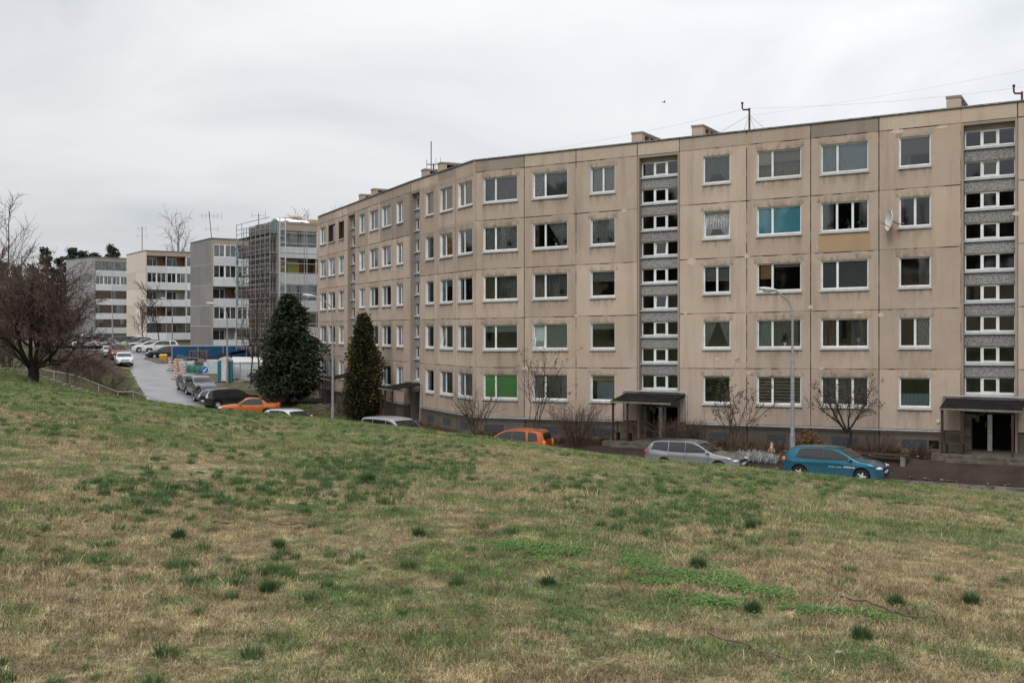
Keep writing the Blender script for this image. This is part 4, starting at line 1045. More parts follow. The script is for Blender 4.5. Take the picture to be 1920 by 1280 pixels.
# side profile from the tail (-) to the nose (+): x, height; belt height; pillar data
KINDS_ = {
 'hatch': dict(L=4.25, W=1.79, H=1.46, wb=2.63, fo=.86, wr=.315, prof=[(-2.125, .60), (-2.12, .86), (-2.06, 1.02), (-1.86, 1.28), (-1.70, 1.385), (-1.2, 1.44), (-.4, 1.46), (.15, 1.42), (.42, 1.34), (.78, 1.14), (1.10, .975), (1.5, .915), (1.85, .80), (2.05, .70), (2.12, .55)],
   ws=(.40, 1.06), rw=(-2.07, -1.80), belt=.93, side=[[(-.30, .95), (-.30, 1.365), (.08, 1.345), (.40, 1.20), (.86, .985)], [(-1.50, 1.02), (-1.36, 1.30), (-1.12, 1.35), (-.38, 1.372), (-.38, .95), (-1.2, .955)]]),
 'estate': dict(L=4.7, W=1.78, H=1.48, wb=2.68, fo=.95, wr=.31, prof=[(-2.35, .62), (-2.345, .88), (-2.26, 1.02), (-2.0, 1.33), (-1.86, 1.41), (-1.2, 1.465), (-.4, 1.48), (.1, 1.44), (.4, 1.35), (.8, 1.14), (1.15, .985), (1.6, .93), (2.0, .82), (2.25, .70), (2.34, .55)],
   ws=(.38, 1.12), rw=(-2.27, -1.98), belt=.93, side=[[(-.22, .955), (-.22, 1.375), (.1, 1.355), (.42, 1.22), (.92, .995)], [(-1.05, .965), (-1.05, 1.375), (-.6, 1.385), (-.30, 1.38), (-.30, .955)], [(-1.95, 1.03), (-1.82, 1.32), (-1.5, 1.355), (-1.15, 1.37), (-1.15, .97)]]),
 'sedan': dict(L=4.4, W=1.70, H=1.39, wb=2.54, fo=.88, wr=.30, prof=[(-2.2, .62), (-2.19, .86), (-2.05, .95), (-1.55, .98), (-1.35, 1.02), (-.85, 1.31), (-.65, 1.365), (-.2, 1.39), (.1, 1.36), (.3, 1.29), (.95, .955), (1.5, .90), (2.0, .82), (2.18, .76), (2.2, .55)],
   ws=(.30, .96), rw=(-1.38, -.84), belt=.90, side=[[(-.12, .915), (-.12, 1.315), (.12, 1.29), (.74, .95)], [(-.95, .92), (-.90, 1.22), (-.72, 1.29), (-.20, 1.32), (-.20, .915)]]),
 'mpv': dict(L=4.75, W=1.88, H=1.90, wb=2.92, fo=.90, wr=.33, prof=[(-2.375, .60), (-2.37, 1.05), (-2.32, 1.35), (-2.22, 1.70), (-2.1, 1.82), (-1.6, 1.88), (-.4, 1.90), (.35, 1.86), (.7, 1.76), (1.2, 1.42), (1.55, 1.18), (1.9, 1.05), (2.25, .88), (2.35, .7), (2.37, .55)],
   ws=(.68, 1.50), rw=(-2.33, -2.20), belt=1.12, side=[[(.10, 1.15), (.10, 1.72), (.55, 1.66), (.85, 1.50), (1.30, 1.19)], [(-1.05, 1.15), (-1.05, 1.74), (0, 1.73), (0, 1.15)], [(-2.15, 1.18), (-2.08, 1.66), (-1.9, 1.71), (-1.15, 1.74), (-1.15, 1.15)]]),
 'van': dict(L=4.3, W=1.80, H=1.92, wb=2.6, fo=.85, wr=.32, prof=[(-2.15, .60), (-2.145, 1.05), (-2.12, 1.4), (-2.06, 1.78), (-1.95, 1.88), (-1.2, 1.92), (-.2, 1.91), (.35, 1.84), (.65, 1.72), (1.1, 1.35), (1.35, 1.12), (1.75, 1.0), (2.05, .85), (2.13, .7), (2.15, .55)],
   ws=(.63, 1.32), rw=(-2.13, -2.04), belt=1.10, side=[[(.05, 1.12), (.05, 1.72), (.45, 1.66), (.75, 1.45), (1.08, 1.16)], [(-.85, 1.13), (-.85, 1.73), (-.05, 1.74), (-.05, 1.12)]]),
 'suv': dict(L=4.45, W=1.84, H=1.70, wb=2.64, fo=.86, wr=.36, prof=[(-2.22, .70), (-2.215, 1.0), (-2.14, 1.2), (-1.95, 1.52), (-1.8, 1.63), (-1.2, 1.69), (-.4, 1.70), (.15, 1.66), (.45, 1.56), (.85, 1.33), (1.12, 1.16), (1.6, 1.09), (1.95, .98), (2.17, .82), (2.22, .65)],
   ws=(.43, 1.08), rw=(-2.15, -1.93), belt=1.08, side=[[(-.22, 1.11), (-.22, 1.58), (.12, 1.555), (.45, 1.40), (.86, 1.15)], [(-1.15, 1.11), (-1.12, 1.57), (-.30, 1.59), (-.30, 1.11)], [(-1.85, 1.2), (-1.72, 1.50), (-1.25, 1.56), (-1.25, 1.13)]]),
 'mini': dict(L=3.75, W=1.66, H=1.55, wb=2.4, fo=.75, wr=.29, prof=[(-1.875, .60), (-1.87, .92), (-1.84, 1.05), (-1.74, 1.38), (-1.66, 1.48), (-1.2, 1.54), (-.3, 1.55), (.2, 1.49), (.5, 1.38), (.9, 1.12), (1.15, .985), (1.4, .93), (1.7, .80), (1.83, .68), (1.87, .55)],
   ws=(.48, 1.12), rw=(-1.84, -1.71), belt=.96, side=[[(-.15, .98), (-.15, 1.45), (.15, 1.42), (.45, 1.27), (.90, 1.0)], [(-.95, .99), (-.92, 1.44), (-.23, 1.46), (-.23, .98)], [(-1.5, 1.05), (-1.42, 1.37), (-1.05, 1.43), (-1.05, 1.01)]]),
}
def spline_y(pts, x):
    n = len(pts)
    if x <= pts[0][0]: return pts[0][1]
    if x >= pts[-1][0]: return pts[-1][1]
    for i in range(n-1):
        if pts[i][0] <= x <= pts[i+1][0]: break
    x0, y0 = pts[i]; x1, y1 = pts[i+1]; h = x1-x0
    def sl(j):
        if j == 0: return (pts[1][1]-pts[0][1])/(pts[1][0]-pts[0][0])
        if j == n-1: return (pts[-1][1]-pts[-2][1])/(pts[-1][0]-pts[-2][0])
        a = (pts[j][1]-pts[j-1][1])/(pts[j][0]-pts[j-1][0]); b = (pts[j+1][1]-pts[j][1])/(pts[j+1][0]-pts[j][0])
        return 0 if a*b <= 0 else 2*a*b/(a+b)
    t = (x-x0)/h; m0, m1 = sl(i)*h, sl(i+1)*h
    return (2*t**3-3*t**2+1)*y0+(t**3-2*t**2+t)*m0+(-2*t**3+3*t**2)*y1+(t**3-t**2)*m1
class CarShape:
    def __init__(s, kind):
        k = KINDS_[kind]; s.__dict__.update(k); s.k = kind
        s.xf = s.L/2-s.fo; s.xr = s.xf-s.wb
    def zt(s, x): return spline_y(s.prof, x)
    def plan(s, x):
        e = s.L/2-abs(x); c = .62
        if e >= c: return 1.0
        q = 1-e/c; return 1-.20*q**2.4
    def yw(s, x, z):
        if z < .32: v = .90+.03*(z-.18)/.14
        elif z < .74: v = lerp(.93, 1.0, math.sin(1.4*(z-.32)/.42)/math.sin(1.4))
        elif z < s.belt: v = lerp(1.0, .938, (z-.74)/(s.belt-.74))
        else:
            v = .938-.19*((z-s.belt)/(s.H-s.belt))**1.15*(1 if s.k not in ('mpv', 'van') else .62)
        return s.W/2*s.plan(x)*v
    def zb(s, x):
        z = .24 if s.k != 'suv' else .32
        e = s.L/2-abs(x)
        if e < .4: z += .08*(1-e/.4)
        for c in (s.xf, s.xr):
            a = s.wr+.065
            if abs(x-c) < a: z = max(z, s.wr+math.sqrt(a*a-(x-c)**2))
        return z
    def roofz(s, x, f): return s.zt(x)-.05*f**2.2
def car_body(cs):
    xs = set()
    n = 54
    for i in range(n+1): xs.add(round(-cs.L/2+cs.L*i/n, 4))
    for p in cs.prof: xs.add(round(p[0], 4))
    for c in (cs.xf, cs.xr):
        a = cs.wr+.065
        for k in range(13): xs.add(round(c-a+2*a*k/12, 4))
        xs.add(round(c-a-.002, 4)); xs.add(round(c+a+.002, 4))
    xs = sorted(x for x in xs if -cs.L/2 <= x <= cs.L/2)
    q = [xs[0]]
    for x in xs[1:]:
        if x-q[-1] > .0015: q.append(x)
    xs = q
    NV = 10; rows = []
    for x in xs:
        zb, zt = cs.zb(x), cs.zt(x); ze = max(zt-.075, zb+.02); row = []
        for j in range(NV+1):
            z = lerp(zb, ze, j/NV); row.append((x, cs.yw(x, z), z))
        ye = cs.yw(x, ze)
        row.append((x, ye*.985, ze+(zt-ze)*.38)); row.append((x, ye*.93, ze+(zt-ze)*.62))
        for f in (.75, .45, .0): row.append((x, ye*f, zt-(zt-ze)*.34*f**2))
        rows.append(row)
    mb = MB(); m = len(rows[0])
    for row in rows:
        mb.v += row; mb.v += [(x, -y, z) for x, y, z in reversed(row[:-1])]
    w_ = 2*m-1
    for i in range(len(rows)-1):
        for j in range(w_-1):
            a = i*w_+j; mb.f.append((a, a+w_, a+w_+1, a+1))
    mb.f.append(tuple(range(0, w_))); mb.f.append(tuple(reversed(range((len(rows)-1)*w_, len(rows)*w_))))
    return mb.mesh('body', None, 38)
def side_patch(cs, poly, sgn, off=.006, nx=7, nz=4):
    "a polygon given in side view, laid on the flank"
    lo = min(p[0] for p in poly); hi = max(p[0] for p in poly)
    def rng_(x):
        zs = []
        for (x0, z0), (x1, z1) in zip(poly, poly[1:]+poly[:1]):
            if abs(x1-x0) < 1e-6:
                if abs(x-x0) < 1e-4: zs += [z0, z1]
            elif min(x0, x1)-1e-6 <= x <= max(x0, x1)+1e-6: zs.append(z0+(z1-z0)*(x-x0)/(x1-x0))
        return min(zs), max(zs)
    mb = MB(); P = []
    for i in range(nx+1):
        x = lerp(lo+.001, hi-.001, i/nx); a, b = rng_(x)
        P.append([(x, sgn*(cs.yw(x, lerp(a, b, j/nz))+off), lerp(a, b, j/nz)) for j in range(nz+1)])
    for i in range(nx):
        for j in range(nz):
            q = (P[i][j], P[i+1][j], P[i+1][j+1], P[i][j+1]); mb.quad(*(q if sgn < 0 else reversed(q)))
    return mb
def top_patch(cs, x0, x1, fr0, fr1, off=.008, nx=6, ny=8):
    mb = MB(); P = []
    for i in range(nx+1):
        x = lerp(x0, x1, i/nx); fr = lerp(fr0, fr1, i/nx); zt = cs.zt(x); ze = zt-.075; ye = cs.yw(x, ze)
        dx = .01; sl = (cs.zt(x+dx)-cs.zt(x-dx))/(2*dx); nn = math.hypot(1, sl)
        row = []
        for j in range(ny+1):
            f = lerp(-fr, fr, j/ny); row.append((x-sl/nn*off, ye*f, zt-.026*f*f+off/nn))
        P.append(row)
    for i in range(nx):
        for j in range(ny): mb.quad(P[i][j], P[i+1][j], P[i+1][j+1], P[i][j+1])
    return mb
def wheel_meshes(r):
    def ty():
        mb = MB(); w = .10
        mb.lathe([(r*.63, -w), (r*.9, -w*1.0), (r, -w*.7), (r, w*.7), (r*.9, w), (r*.63, w)], 22, axis='y'); return mb.mesh('wheel', M_TYRE, 40)
    def rim():
        mb = MB(); mb.lathe([(r*.66, -.07), (r*.60, -.085), (r*.57, -.05), (r*.57, .09)], 20, axis='y')
        for k in range(5):
            a = 2*math.pi*k/5; c, s = math.cos(a), math.sin(a); p = (-s, c)
            q = []
            for (rr, hw) in ((r*.10, .045), (r*.60, .028)):
                for sg in (-1, 1): q.append((c*rr+p[0]*hw*sg, s*rr+p[1]*hw*sg))
            mb.quad(*[(q[i][0], -.07, q[i][1]) for i in (0, 1, 3, 2)])
        mb.lathe([(0, -.085), (r*.16, -.08), (r*.17, -.05)], 10, axis='y'); return mb.mesh('rim', M_RIM, 40)
    def back():
        mb = MB(); mb.lathe([(0, -.02), (r*.6, -.02), (r*.6, .0)], 16, axis='y'); return mb.mesh('brake_disc', M_BLACKP)
    return shared(('tyre', r), ty), shared(('rim', r), rim), shared(('brake', r), back)
CARS = {}
def car(kind, pt, label, loc, heading, group=None, sc=1.0, front='lamps', tail=M_TAIL, trimroof=None, lining=False, name='parked_car', cat='car', detail=True):
    cs = CARS.setdefault(kind, CarShape(kind))
    t = thing(name, label, cat, loc, heading, group); t.scale = (sc, sc, sc)
    body = shared(('body', kind), lambda: car_body(cs))
    bo = link('body', body, t)
    if not body.materials: body.materials.append(pt)
    bo.material_slots[0].link = 'OBJECT'; bo.material_slots[0].material = pt
    def sh(nm, key, fn, mt, smooth=40):
        me = shared((nm, key, kind, mt.name), lambda: fn().mesh(nm, mt, smooth)); return link(nm, me, t)
    x0, x1 = cs.ws
    sh('windscreen', 0, lambda: top_patch(cs, x0+.03, x1-.05, .90, .90), M_CGLASS)
    a, b = cs.rw
    sh('rear_window', 0, lambda: top_patch(cs, a+.01, b-.02, .84, .84), M_CGLASS)
    for i, poly in enumerate(cs.side):
        cxp = sum(p[0] for p in poly)/len(poly); czp = sum(p[1] for p in poly)/len(poly)
        big = [(cxp+(p[0]-cxp)*1.0+(.03 if p[0] > cxp else -.03), p[1]+(.022 if p[1] > czp else -.022)) for p in poly]
        for sg in (1, -1):
            sh('side_window', (i, sg), lambda: side_patch(cs, poly, sg), M_CGLASS)
            sh('window_seal', (i, sg), lambda: side_patch(cs, big, sg, .003), M_TRIM)
    ty, rm, bk = wheel_meshes(cs.wr)
    for x in (cs.xf, cs.xr):
        for sg in (1, -1):
            w = link('wheel', ty, t, (x, sg*(cs.W/2-.115), cs.wr), 0 if sg < 0 else math.pi); r_ = link('rim', rm, w)
            if detail: link('brake_disc', bk, w)
    def under():
        mb = MB(); yb = cs.W/2-.26; mb.box(-cs.L/2+.25, cs.L/2-.25, -yb, yb, .22, .55)
        for c in (cs.xf, cs.xr): mb.box(c-cs.wr-.06, c+cs.wr+.06, -yb-.19, yb+.19, cs.wr+.30, cs.wr+.42) if False else None
        return mb
    sh('underbody', 0, under, M_BLACKP, None)
    # lamps, grille, plates
    def lamp(x, y, z, rx, ry, rz):
        mb = MB(); mb.ball((0, 0, 0), (rx, ry, rz), 10, 6); mb.move(x, y, z); return mb
    zf = cs.zt(cs.L/2-.22)-.10; yf = cs.yw(cs.L/2-.2, zf)
    for sg in (1, -1):
        sh('headlight', sg, lambda: lamp(cs.L/2-.20, sg*(yf-.12), zf, .20, .17, .075), M_HEAD)
        zr = .86 if kind not in ('mpv', 'van') else 1.0
        sh('tail_light', sg, lambda: lamp(-cs.L/2+.06, sg*(cs.yw(-cs.L/2+.1, zr)-.075), zr, .13, .10, .12 if kind not in ('mpv', 'van', 'mini') else .22), tail)
        sh('mirror', sg, lambda: lamp(cs.ws[1]-.28, sg*(cs.W/2+.06), cs.belt+.07, .08, .11, .07), M_TRIM if pt.name in ('paint_x',) else pt)
    def grille():
        mb = MB(); z = zf-.04; mb.box(cs.L/2-.12, cs.L/2-.005, -.42, .42, z-.05, z+.045); return mb
    sh('grille', 0, grille, M_TRIM, None)
    def bump():
        mb = MB(); mb.box(cs.L/2-.10, cs.L/2+.006, -.55, .55, .30, .44); return mb
    sh('bumper_intake', 0, bump, M_TRIM, None)
    def plates():
        mb = MB(); mb.box(cs.L/2-.02, cs.L/2+.022, -.25, .25, .45, .55); return mb
    sh('number_plate', 'f', plates, M_PLATE, None)
    zp = .62 if kind in ('hatch', 'mini', 'estate') else .66
    def plater():
        mb = MB(); mb.box(-cs.L/2-.02, -cs.L/2+.02, -.25, .25, zp-.10, zp+.0); return mb
    sh('number_plate', 'r', plater, M_PLATE, None)
    if detail:
        # door gaps, sills and handles
        def seams(sg):
            mb = MB()
            for x in ([q[0][0]-.035 for q in cs.side[:2]]+[cs.ws[1]-.20]):
                for k in range(6):
                    za, zb_ = lerp(.34, cs.belt, k/6), lerp(.34, cs.belt, (k+1)/6)
                    mb.quad(*[(x+dx, sg*(cs.yw(x, z)+.003), z) for dx, z in ((-.006, za), (.006, za), (.006, zb_), (-.006, zb_))])
            return mb
        for sg in (1, -1):
            o = sh('door_gap', sg, lambda: seams(sg), M_TRIM, None); o['kind'] = 'stuff'
            for q in cs.side[:2]:
                xh = q[0][0]+.14 if q is cs.side[0] else q[0][0]+.14
                sh('door_handle', (sg, round(xh, 2)), lambda: lamp(xh, sg*(cs.yw(xh, cs.belt-.09)+.012), cs.belt-.09, .10, .02, .018), pt)
        def wiper():
            mb = MB(); x = cs.ws[1]-.08; z = cs.zt(x)+.02; mb.tube([(x, .1, z), (x-.12, -.5, cs.zt(x-.12)+.02)], .010, 4); return mb
        sh('wiper', 0, wiper, M_TRIM, None)
    return t
# ---------------------------------------------------------------- parked cars
def rear(px, perp):
    "point in front of the right wing under a pixel column"
    a = WR.a-WR.inn*perp; u = (px-960)/F; t = (u*a.y-a.x)/(WR.d.x-u*WR.d.y); p = a+WR.d*t
    return Vector((p.x, p.y, zlow(p.x, p.y)))
GK = 'cars parked along the street'
blue = car('hatch', paint('blue', (.016, .128, .195), .6, .24), 'blue hatchback with white lettering on its door parked at the right end of the street', rear(1567, 5.1)+Vector((0, 0, .10)), WR.rz, GK, .955, tail=M_TAILO)
# illegible white lettering on the front door
cs = CARS['hatch']
for x0, x1, h in ((-.10, .17, .028), (.21, .46, .028), (.54, 1.00, .075)):
    mb = MB(); n = int((x1-x0)/.055); r = random.Random(int(x0*100))
    for i in range(n):
        xa = lerp(x0, x1, i/n); xb = xa+(x1-x0)/n*.78; z0 = .655-.07*(xa+.1)*.2; 
        for (pa, pb, qa, qb) in ((0, 1, 0, .22), (0, 1, .78, 1), (0, .28, .22, .78)) if r.random() < .5 else ((0, .3, 0, 1), (.7, 1, 0, 1), (.3, .7, .38, .62)):
            mb.quad(*[(lerp(xa, xb, f), -(cs.yw(lerp(xa, xb, f), z0)+.006), z0+h*g) for f, g in ((pa, qa), (pb, qa), (pb, qb), (pa, qb))])
    o = mb.build('lettering', mat('white_decal', (.75, .75, .75), rough=.5), blue); o['kind'] = 'stuff'
mb = MB(); mb.lathe([(0, .0), (.062, .0), (.062, -.02)], 16, axis='y'); mb.v = [(y, x, z) for x, y, z in mb.v]
mb.move(cs.L/2+.008, 0, .70); mb.build('badge_ring', M_RIM, blue)
# round emblem: a V over a W inside a ring
mb = MB()
for a, b in (((-.035, .045), (-.012, .005)), ((-.012, .005), (.0, .03)), ((0, .03), (.012, .005)), ((.012, .005), (.035, .045)), ((-.045, .02), (-.02, -.045)), ((-.02, -.045), (0, -.01)), ((0, -.01), (.02, -.045)), ((.02, -.045), (.045, .02))):
    mb.tube([(cs.L/2+.014, a[0], .70+a[1]), (cs.L/2+.014, b[0], .70+b[1])], .006, 4)
mb.build('emblem', M_BLACKP, blue)
car('estate', paint('silver_grey', (.34, .35, .36), .75, .26), 'silver grey estate car with chrome edged grille parked near the entrance', rear(1305, 5.1)+Vector((0, 0, .06)), WR.rz, GK, .93)
car('mini', paint('bright_orange', (.42, .085, .010), .3), 'small bright orange hatchback seen from behind over the crest of the grass', rear(962, 5.1), WR.rz+math.pi+R(10), GK, .98, tail=M_TAILO)
p = on(at(742, 57), 57); p.z = zlow(p.x, p.y)
car('mpv', paint('silver_van', (.50, .51, .53), .5), 'silver people carrier whose roof shows over the grass below the bend of the house', p+Vector((0, 0, -.10)), R(-43), GK, .92)
p = Vector((at(548, 66.5), 66.5, 0)); p.z = zlow(p.x, p.y)-.06
car('hatch', paint('white_car', (.62, .63, .64), .1), 'white car of which only roof and bonnet show over the grass', p, R(-38), GK, .97)
p = Vector((at(467, 75.5), 75.5, 0)); p.z = zlow(p.x, p.y)+.02
car('sedan', paint('flat_orange', (.50, .125, .016), .05), 'orange saloon parked across the street end, nose to the left', p, math.pi+R(16), GK, .97)
p = Vector((at(433, 81.5), 81.5, 0)); p.z = zlow(p.x, p.y)-.06
car('hatch', paint('black', (.02, .02, .023), .3, .2), 'black hatchback with white tail lamp strips seen from behind', p, R(38), GK, 1.05, tail=mat('clear_tail_lamp', (.6, .58, .58), rough=.2))
blk_ = [o for o in COL.objects if o.get('label', '').startswith('black hatchback')][0]
for sg in (1, -1): mb = MB(); mb.tube([(-2.10, sg*.70, .82), (-2.06, sg*.66, 1.02), (-1.90, sg*.60, 1.24)], [.05, .045, .03], 6); mb.build('tail_strip', MATS['clear_tail_lamp'], blk_, smooth=60)
p = hit(391, 754); car('sedan', paint('navy', (.045, .055, .085), .4), 'dark navy saloon facing down the street, in front of the grey off-roader', p, R(-58), GK, 1.0)
p = hit(376, 742); car('suv', paint('pewter', (.16, .16, .165), .5), 'grey off-roader facing down the street behind the navy saloon', p, R(-60), GK, 1.0)
p = hit(356, 732); car('estate', paint('graphite', (.10, .10, .11), .5), 'graphite estate car at the head of the parked row beside the striped beacons', p, R(-62), GK, .95)
p = hit(232, 685); car('hatch', paint('white_silver', (.66, .68, .69), .2), 'white hatchback on the left edge of the upper road facing downhill', p, R(-66), GK, .96)
p = hit(219, 678); p += Vector((-1.2, 3.5, 0)); p.z = zlow(p.x, p.y); car('van', paint('rust_orange', (.20, .045, .015), .1), 'rust orange van parked right behind the white hatchback', p, R(-64), GK, 1.0)
p = p+Vector((-3.0, 5.4, 0)); p.z = zlow(p.x, p.y); car('sedan', paint('pale_silver', (.5, .5, .5), .4), 'pale silver car parked behind the rust orange van', p, R(-62), GK, 1.0, detail=False)
ROW = 'cars parked nose out in the upper car park'
for (px, by, kind, nm, c, lb, me_) in ((312, 672, 'estate', 'ink_blue', (.03, .04, .06), 'dark blue estate with bright wheels behind the yellow grit box', .3),
    (300, 662.5, 'suv', 'pearl_white', (.62, .61, .58), 'pearl white off-roader, second in the row from the yellow grit box', .1),
    (279, 660, 'hatch', 'clean_white', (.70, .71, .72), 'plain white hatchback in the middle of the car park row', .1),
    (268, 654, 'sedan', 'light_silver', (.48, .49, .50), 'light silver saloon in the car park row, beyond the white hatchback', .5),
    (256, 651, 'hatch', 'charcoal', (.05, .05, .055), 'charcoal hatchback at the far end of the car park row', .3),
    (241, 647.5, 'sedan', 'jet', (.02, .02, .025), 'black saloon beside the light green bin', .2),
    (216, 648.5, 'estate', 'jet2', (.022, .022, .026), 'black estate behind the slim lamp post by the bare tree', .2)):
    p = hit(px, by, 90); car(kind, paint(nm, c, me_), lb, p, math.pi+R(24), ROW, 1.0, detail=False)
rr = random.Random(11)
cols_ = [('w', (.6, .6, .6)), ('g', (.25, .25, .26)), ('k', (.03, .03, .035)), ('b', (.06, .09, .16)), ('r', (.12, .03, .03)), ('s', (.42, .43, .45))]
FARL = ['in the first row behind the bare tree', 'in the second row behind the bare tree']
words = {'w': 'white', 'g': 'grey', 'k': 'black', 'b': 'blue', 'r': 'red', 's': 'silver'}
kw = {'hatch': 'hatchback', 'sedan': 'saloon', 'estate': 'estate car', 'suv': 'off-roader', 'mini': 'small car'}
combos = [(c, k) for k in ('hatch', 'sedan', 'estate', 'suv', 'mini') for c in cols_]; rr.shuffle(combos); ci = 0
for row, (ya, n) in enumerate(((146, 8), (166, 8))):
    for i in range(n):
        (cn, c), k = combos[ci]; ci += 1
        x = lerp(at(112, ya), at(196, ya), i/(n-1)); y = ya+(i-4)*.25
        car(k, paint('far_'+cn, c, .3), '%s %s %s' % (words[cn], kw[k], FARL[row]), Vector((x, y, max(terrain(x, y), zlow(x, y))+.04)), R(-100 if row == 0 else 80)+rr.uniform(-.05, .05), 'cars in the car park behind the bare tree', 1.0, detail=False)
# ---------------------------------------------------------------- trees and shrubs
M_BARK = mat('bark_dark', (.035, .028, .024), (.018, .015, .013), scale=9, rough=.95, coord='pos')
M_TWIGR = mat('twig_reddish', (.135, .088, .074), (.07, .046, .04), scale=2, rough=.95, coord='pos')
M_TWIGB = mat('twig_brown', (.095, .066, .047), (.05, .036, .027), scale=3, rough=.95, coord='pos')
M_TWIGG = mat('twig_grey', (.16, .145, .13), (.09, .08, .072), scale=3, rough=.95, coord='pos')
M_SEED = mat('dry_seed_head', (.095, .07, .05), (.045, .033, .025), scale=8, rough=.95, coord='pos')
def rdir(r, d, ang):
    o = d.orthogonal().normalized(); o.rotate(Matrix.Rotation(r.uniform(0, 6.2832), 3, d)); return (d*math.cos(ang)+o*math.sin(ang)).normalized()
def branch(mbs, r, p, d, ln, rad, lv, P):
    "mbs: mesh builders per level (trunk, limbs, twigs)"
    n = P['seg'][lv]; pts = [p.copy()]; rads = [rad]; dd = d.copy(); q = p.copy(); end = P['taper'][lv]
    for i in range(n):
        dd = (dd+Vector((r.gauss(0, 1), r.gauss(0, 1), r.gauss(0, 1)))*P['wob'][lv]+Vector((0, 0, P['up'][lv]))).normalized()
        q = q+dd*(ln/n); pts.append(q.copy()); rads.append(lerp(rad, rad*end, (i+1)/n))
    mbs[min(lv, len(mbs)-1)].tube(pts, rads, P['sides'][lv], cap=False)
    if lv+1 >= len(P['n']):
        if P.get('tips'): P['tips'].append(q)
        return
    k = P['n'][lv]; k = int(k*r.uniform(.8, 1.2)+.5); st = P['start'][lv]
    for i in range(k):
        f = lerp(st, 1.0, (i+r.random()*.9)/max(1, k)); f = min(.999, f); s = f*n; j = int(s); b = pts[j].lerp(pts[j+1], s-j)
        dr = (pts[j+1]-pts[j]).normalized(); a = R(r.uniform(*P['ang'][lv]))
        nd = rdir(r, dr, a)
        if P.get('flat'): nd.z *= P['flat']; nd.normalize()
        sh = lerp(1.0, P['short'][lv], f)
        branch(mbs, r, b, nd, ln*P['ratio'][lv]*r.uniform(.7, 1.2)*sh, max(rads[j]*P['rr'][lv], P['minr']), lv+1, P)
def bare_tree(name, label, cat, loc, starts, P, mats, seed, group=None, tipclump=None):
    r = random.Random(seed); t = thing(name, label, cat, loc, 0, group)
    mbs = [MB(), MB(), MB()]; P = dict(P); P['tips'] = [Vector()] if tipclump else None
    for (p, d, ln, rad) in starts: branch(mbs, r, Vector(p), Vector(d).normalized(), ln, rad, 0, P)
    for nm, mb, m_ in zip(('trunk', 'limbs', 'twigs'), mbs, mats):
        if mb.f:
            o = mb.build(nm, m_, t)
            if nm != 'trunk': o['kind'] = 'stuff'
    if tipclump:
        mb = MB(); cnt, sz, mt, nm = tipclump
        for q in P['tips'][1:]:
            for k in range(cnt):
                c = q+Vector((r.gauss(0, sz), r.gauss(0, sz), r.gauss(0, sz))); a = Vector((r.gauss(0, 1), r.gauss(0, 1), r.gauss(0, 1))).normalized(); b = a.orthogonal().normalized()*sz*.55; a = a*sz*.9
                mb.quad(c-a, c+b, c+a, c-b)
        o = mb.build(nm, mt, t); o['kind'] = 'stuff'
    return t
BIG = dict(seg=[5, 6, 5, 3, 2], wob=[.10, .13, .16, .2, .22], up=[.05, .04, .03, .03, .02], taper=[.5, .3, .3, .35, .5], sides=[8, 6, 4, 3, 3], n=[6, 11, 11, 13], start=[.25, .18, .12, .1],
           ang=[(20, 50), (25, 60), (25, 60), (25, 60)], ratio=[.88, .56, .58, .62], short=[.9, .6, .65, .7], rr=[.62, .5, .5, .6], minr=.0115)
# the big dark tree at the left
p = on(at(62, 58), 58)
st = []
for az, el, ln, rad in ((200, 62, 3.4, .15), (150, 72, 3.6, .16), (95, 68, 3.5, .15), (20, 58, 3.5, .16), (-10, 35, 3.0, .13), (-30, 20, 3.0, .11), (60, 80, 3.7, .16), (-60, 60, 3.2, .12), (240, 50, 3.2, .13), (180, 40, 3.2, .12), (10, 74, 3.6, .14), (-15, 50, 3.3, .12)):
    a, e = R(az), R(el); st.append(((.0+.12*math.cos(a), .12*math.sin(a), .9), (math.cos(a)*math.cos(e), math.sin(a)*math.cos(e), math.sin(e)), ln, rad))
st = [(a, b, c, d*.82) for a, b, c, d in st]
bt = bare_tree('bare_tree', 'wide dark bare tree with a short forked trunk at the crest of the grass', 'tree', p+Vector((0, 0, -.15)), st, BIG, (M_BARK, M_BARK, M_TWIGR), 3)
mb = MB(); mb.tube([(.02, 0, -.2), (0, 0, .25), (.04, 0, .6), (.0, 0, 1.15)], [.38, .30, .30, .24], 10); mb.build('bole', M_BARK, bt, smooth=60)
UP = dict(seg=[7, 6, 5, 4], wob=[.06, .12, .16, .2], up=[.05, .07, .06, .04], taper=[.25, .3, .35, .5], sides=[6, 4, 3, 3], n=[13, 9, 6], start=[.25, .15, .1], ang=[(25, 50), (25, 55), (25, 60)], ratio=[.5, .48, .5], short=[.45, .6, .7], rr=[.45, .5, .55], minr=.010)
def upright(px, Y, h, label, seed, mats=(M_BARK, M_TWIGB, M_TWIGB), group=None, P=UP, rad=None, base=None, lean=(0, 0)):
    q = on(at(px, Y), Y) if base is None else base
    return bare_tree('bare_tree', label, 'tree', q+Vector((0, 0, -.2)), [((0, 0, 0), (lean[0], lean[1], 1), h, rad or h*.014+.03)], P, mats, seed, group)
FARP = dict(UP); FARP['minr'] = .03; FARP['n'] = [18, 12, 8]; FARP['ratio'] = [.5, .55, .6]
GB = 'bare trees beyond the blocks'
upright(8, 100, 13.0, 'tall pale bare tree rising above the dark one at the left edge', 21, (M_TWIGB, M_TWIGR, M_TWIGR), GB, dict(FARP, minr=.02, ang=[(25, 60), (25, 55), (25, 60)]), rad=.12)
upright(-40, 92, 12, 'bare tree cut by the left edge of the view', 22, (M_BARK, M_TWIGR, M_TWIGR), GB, FARP)
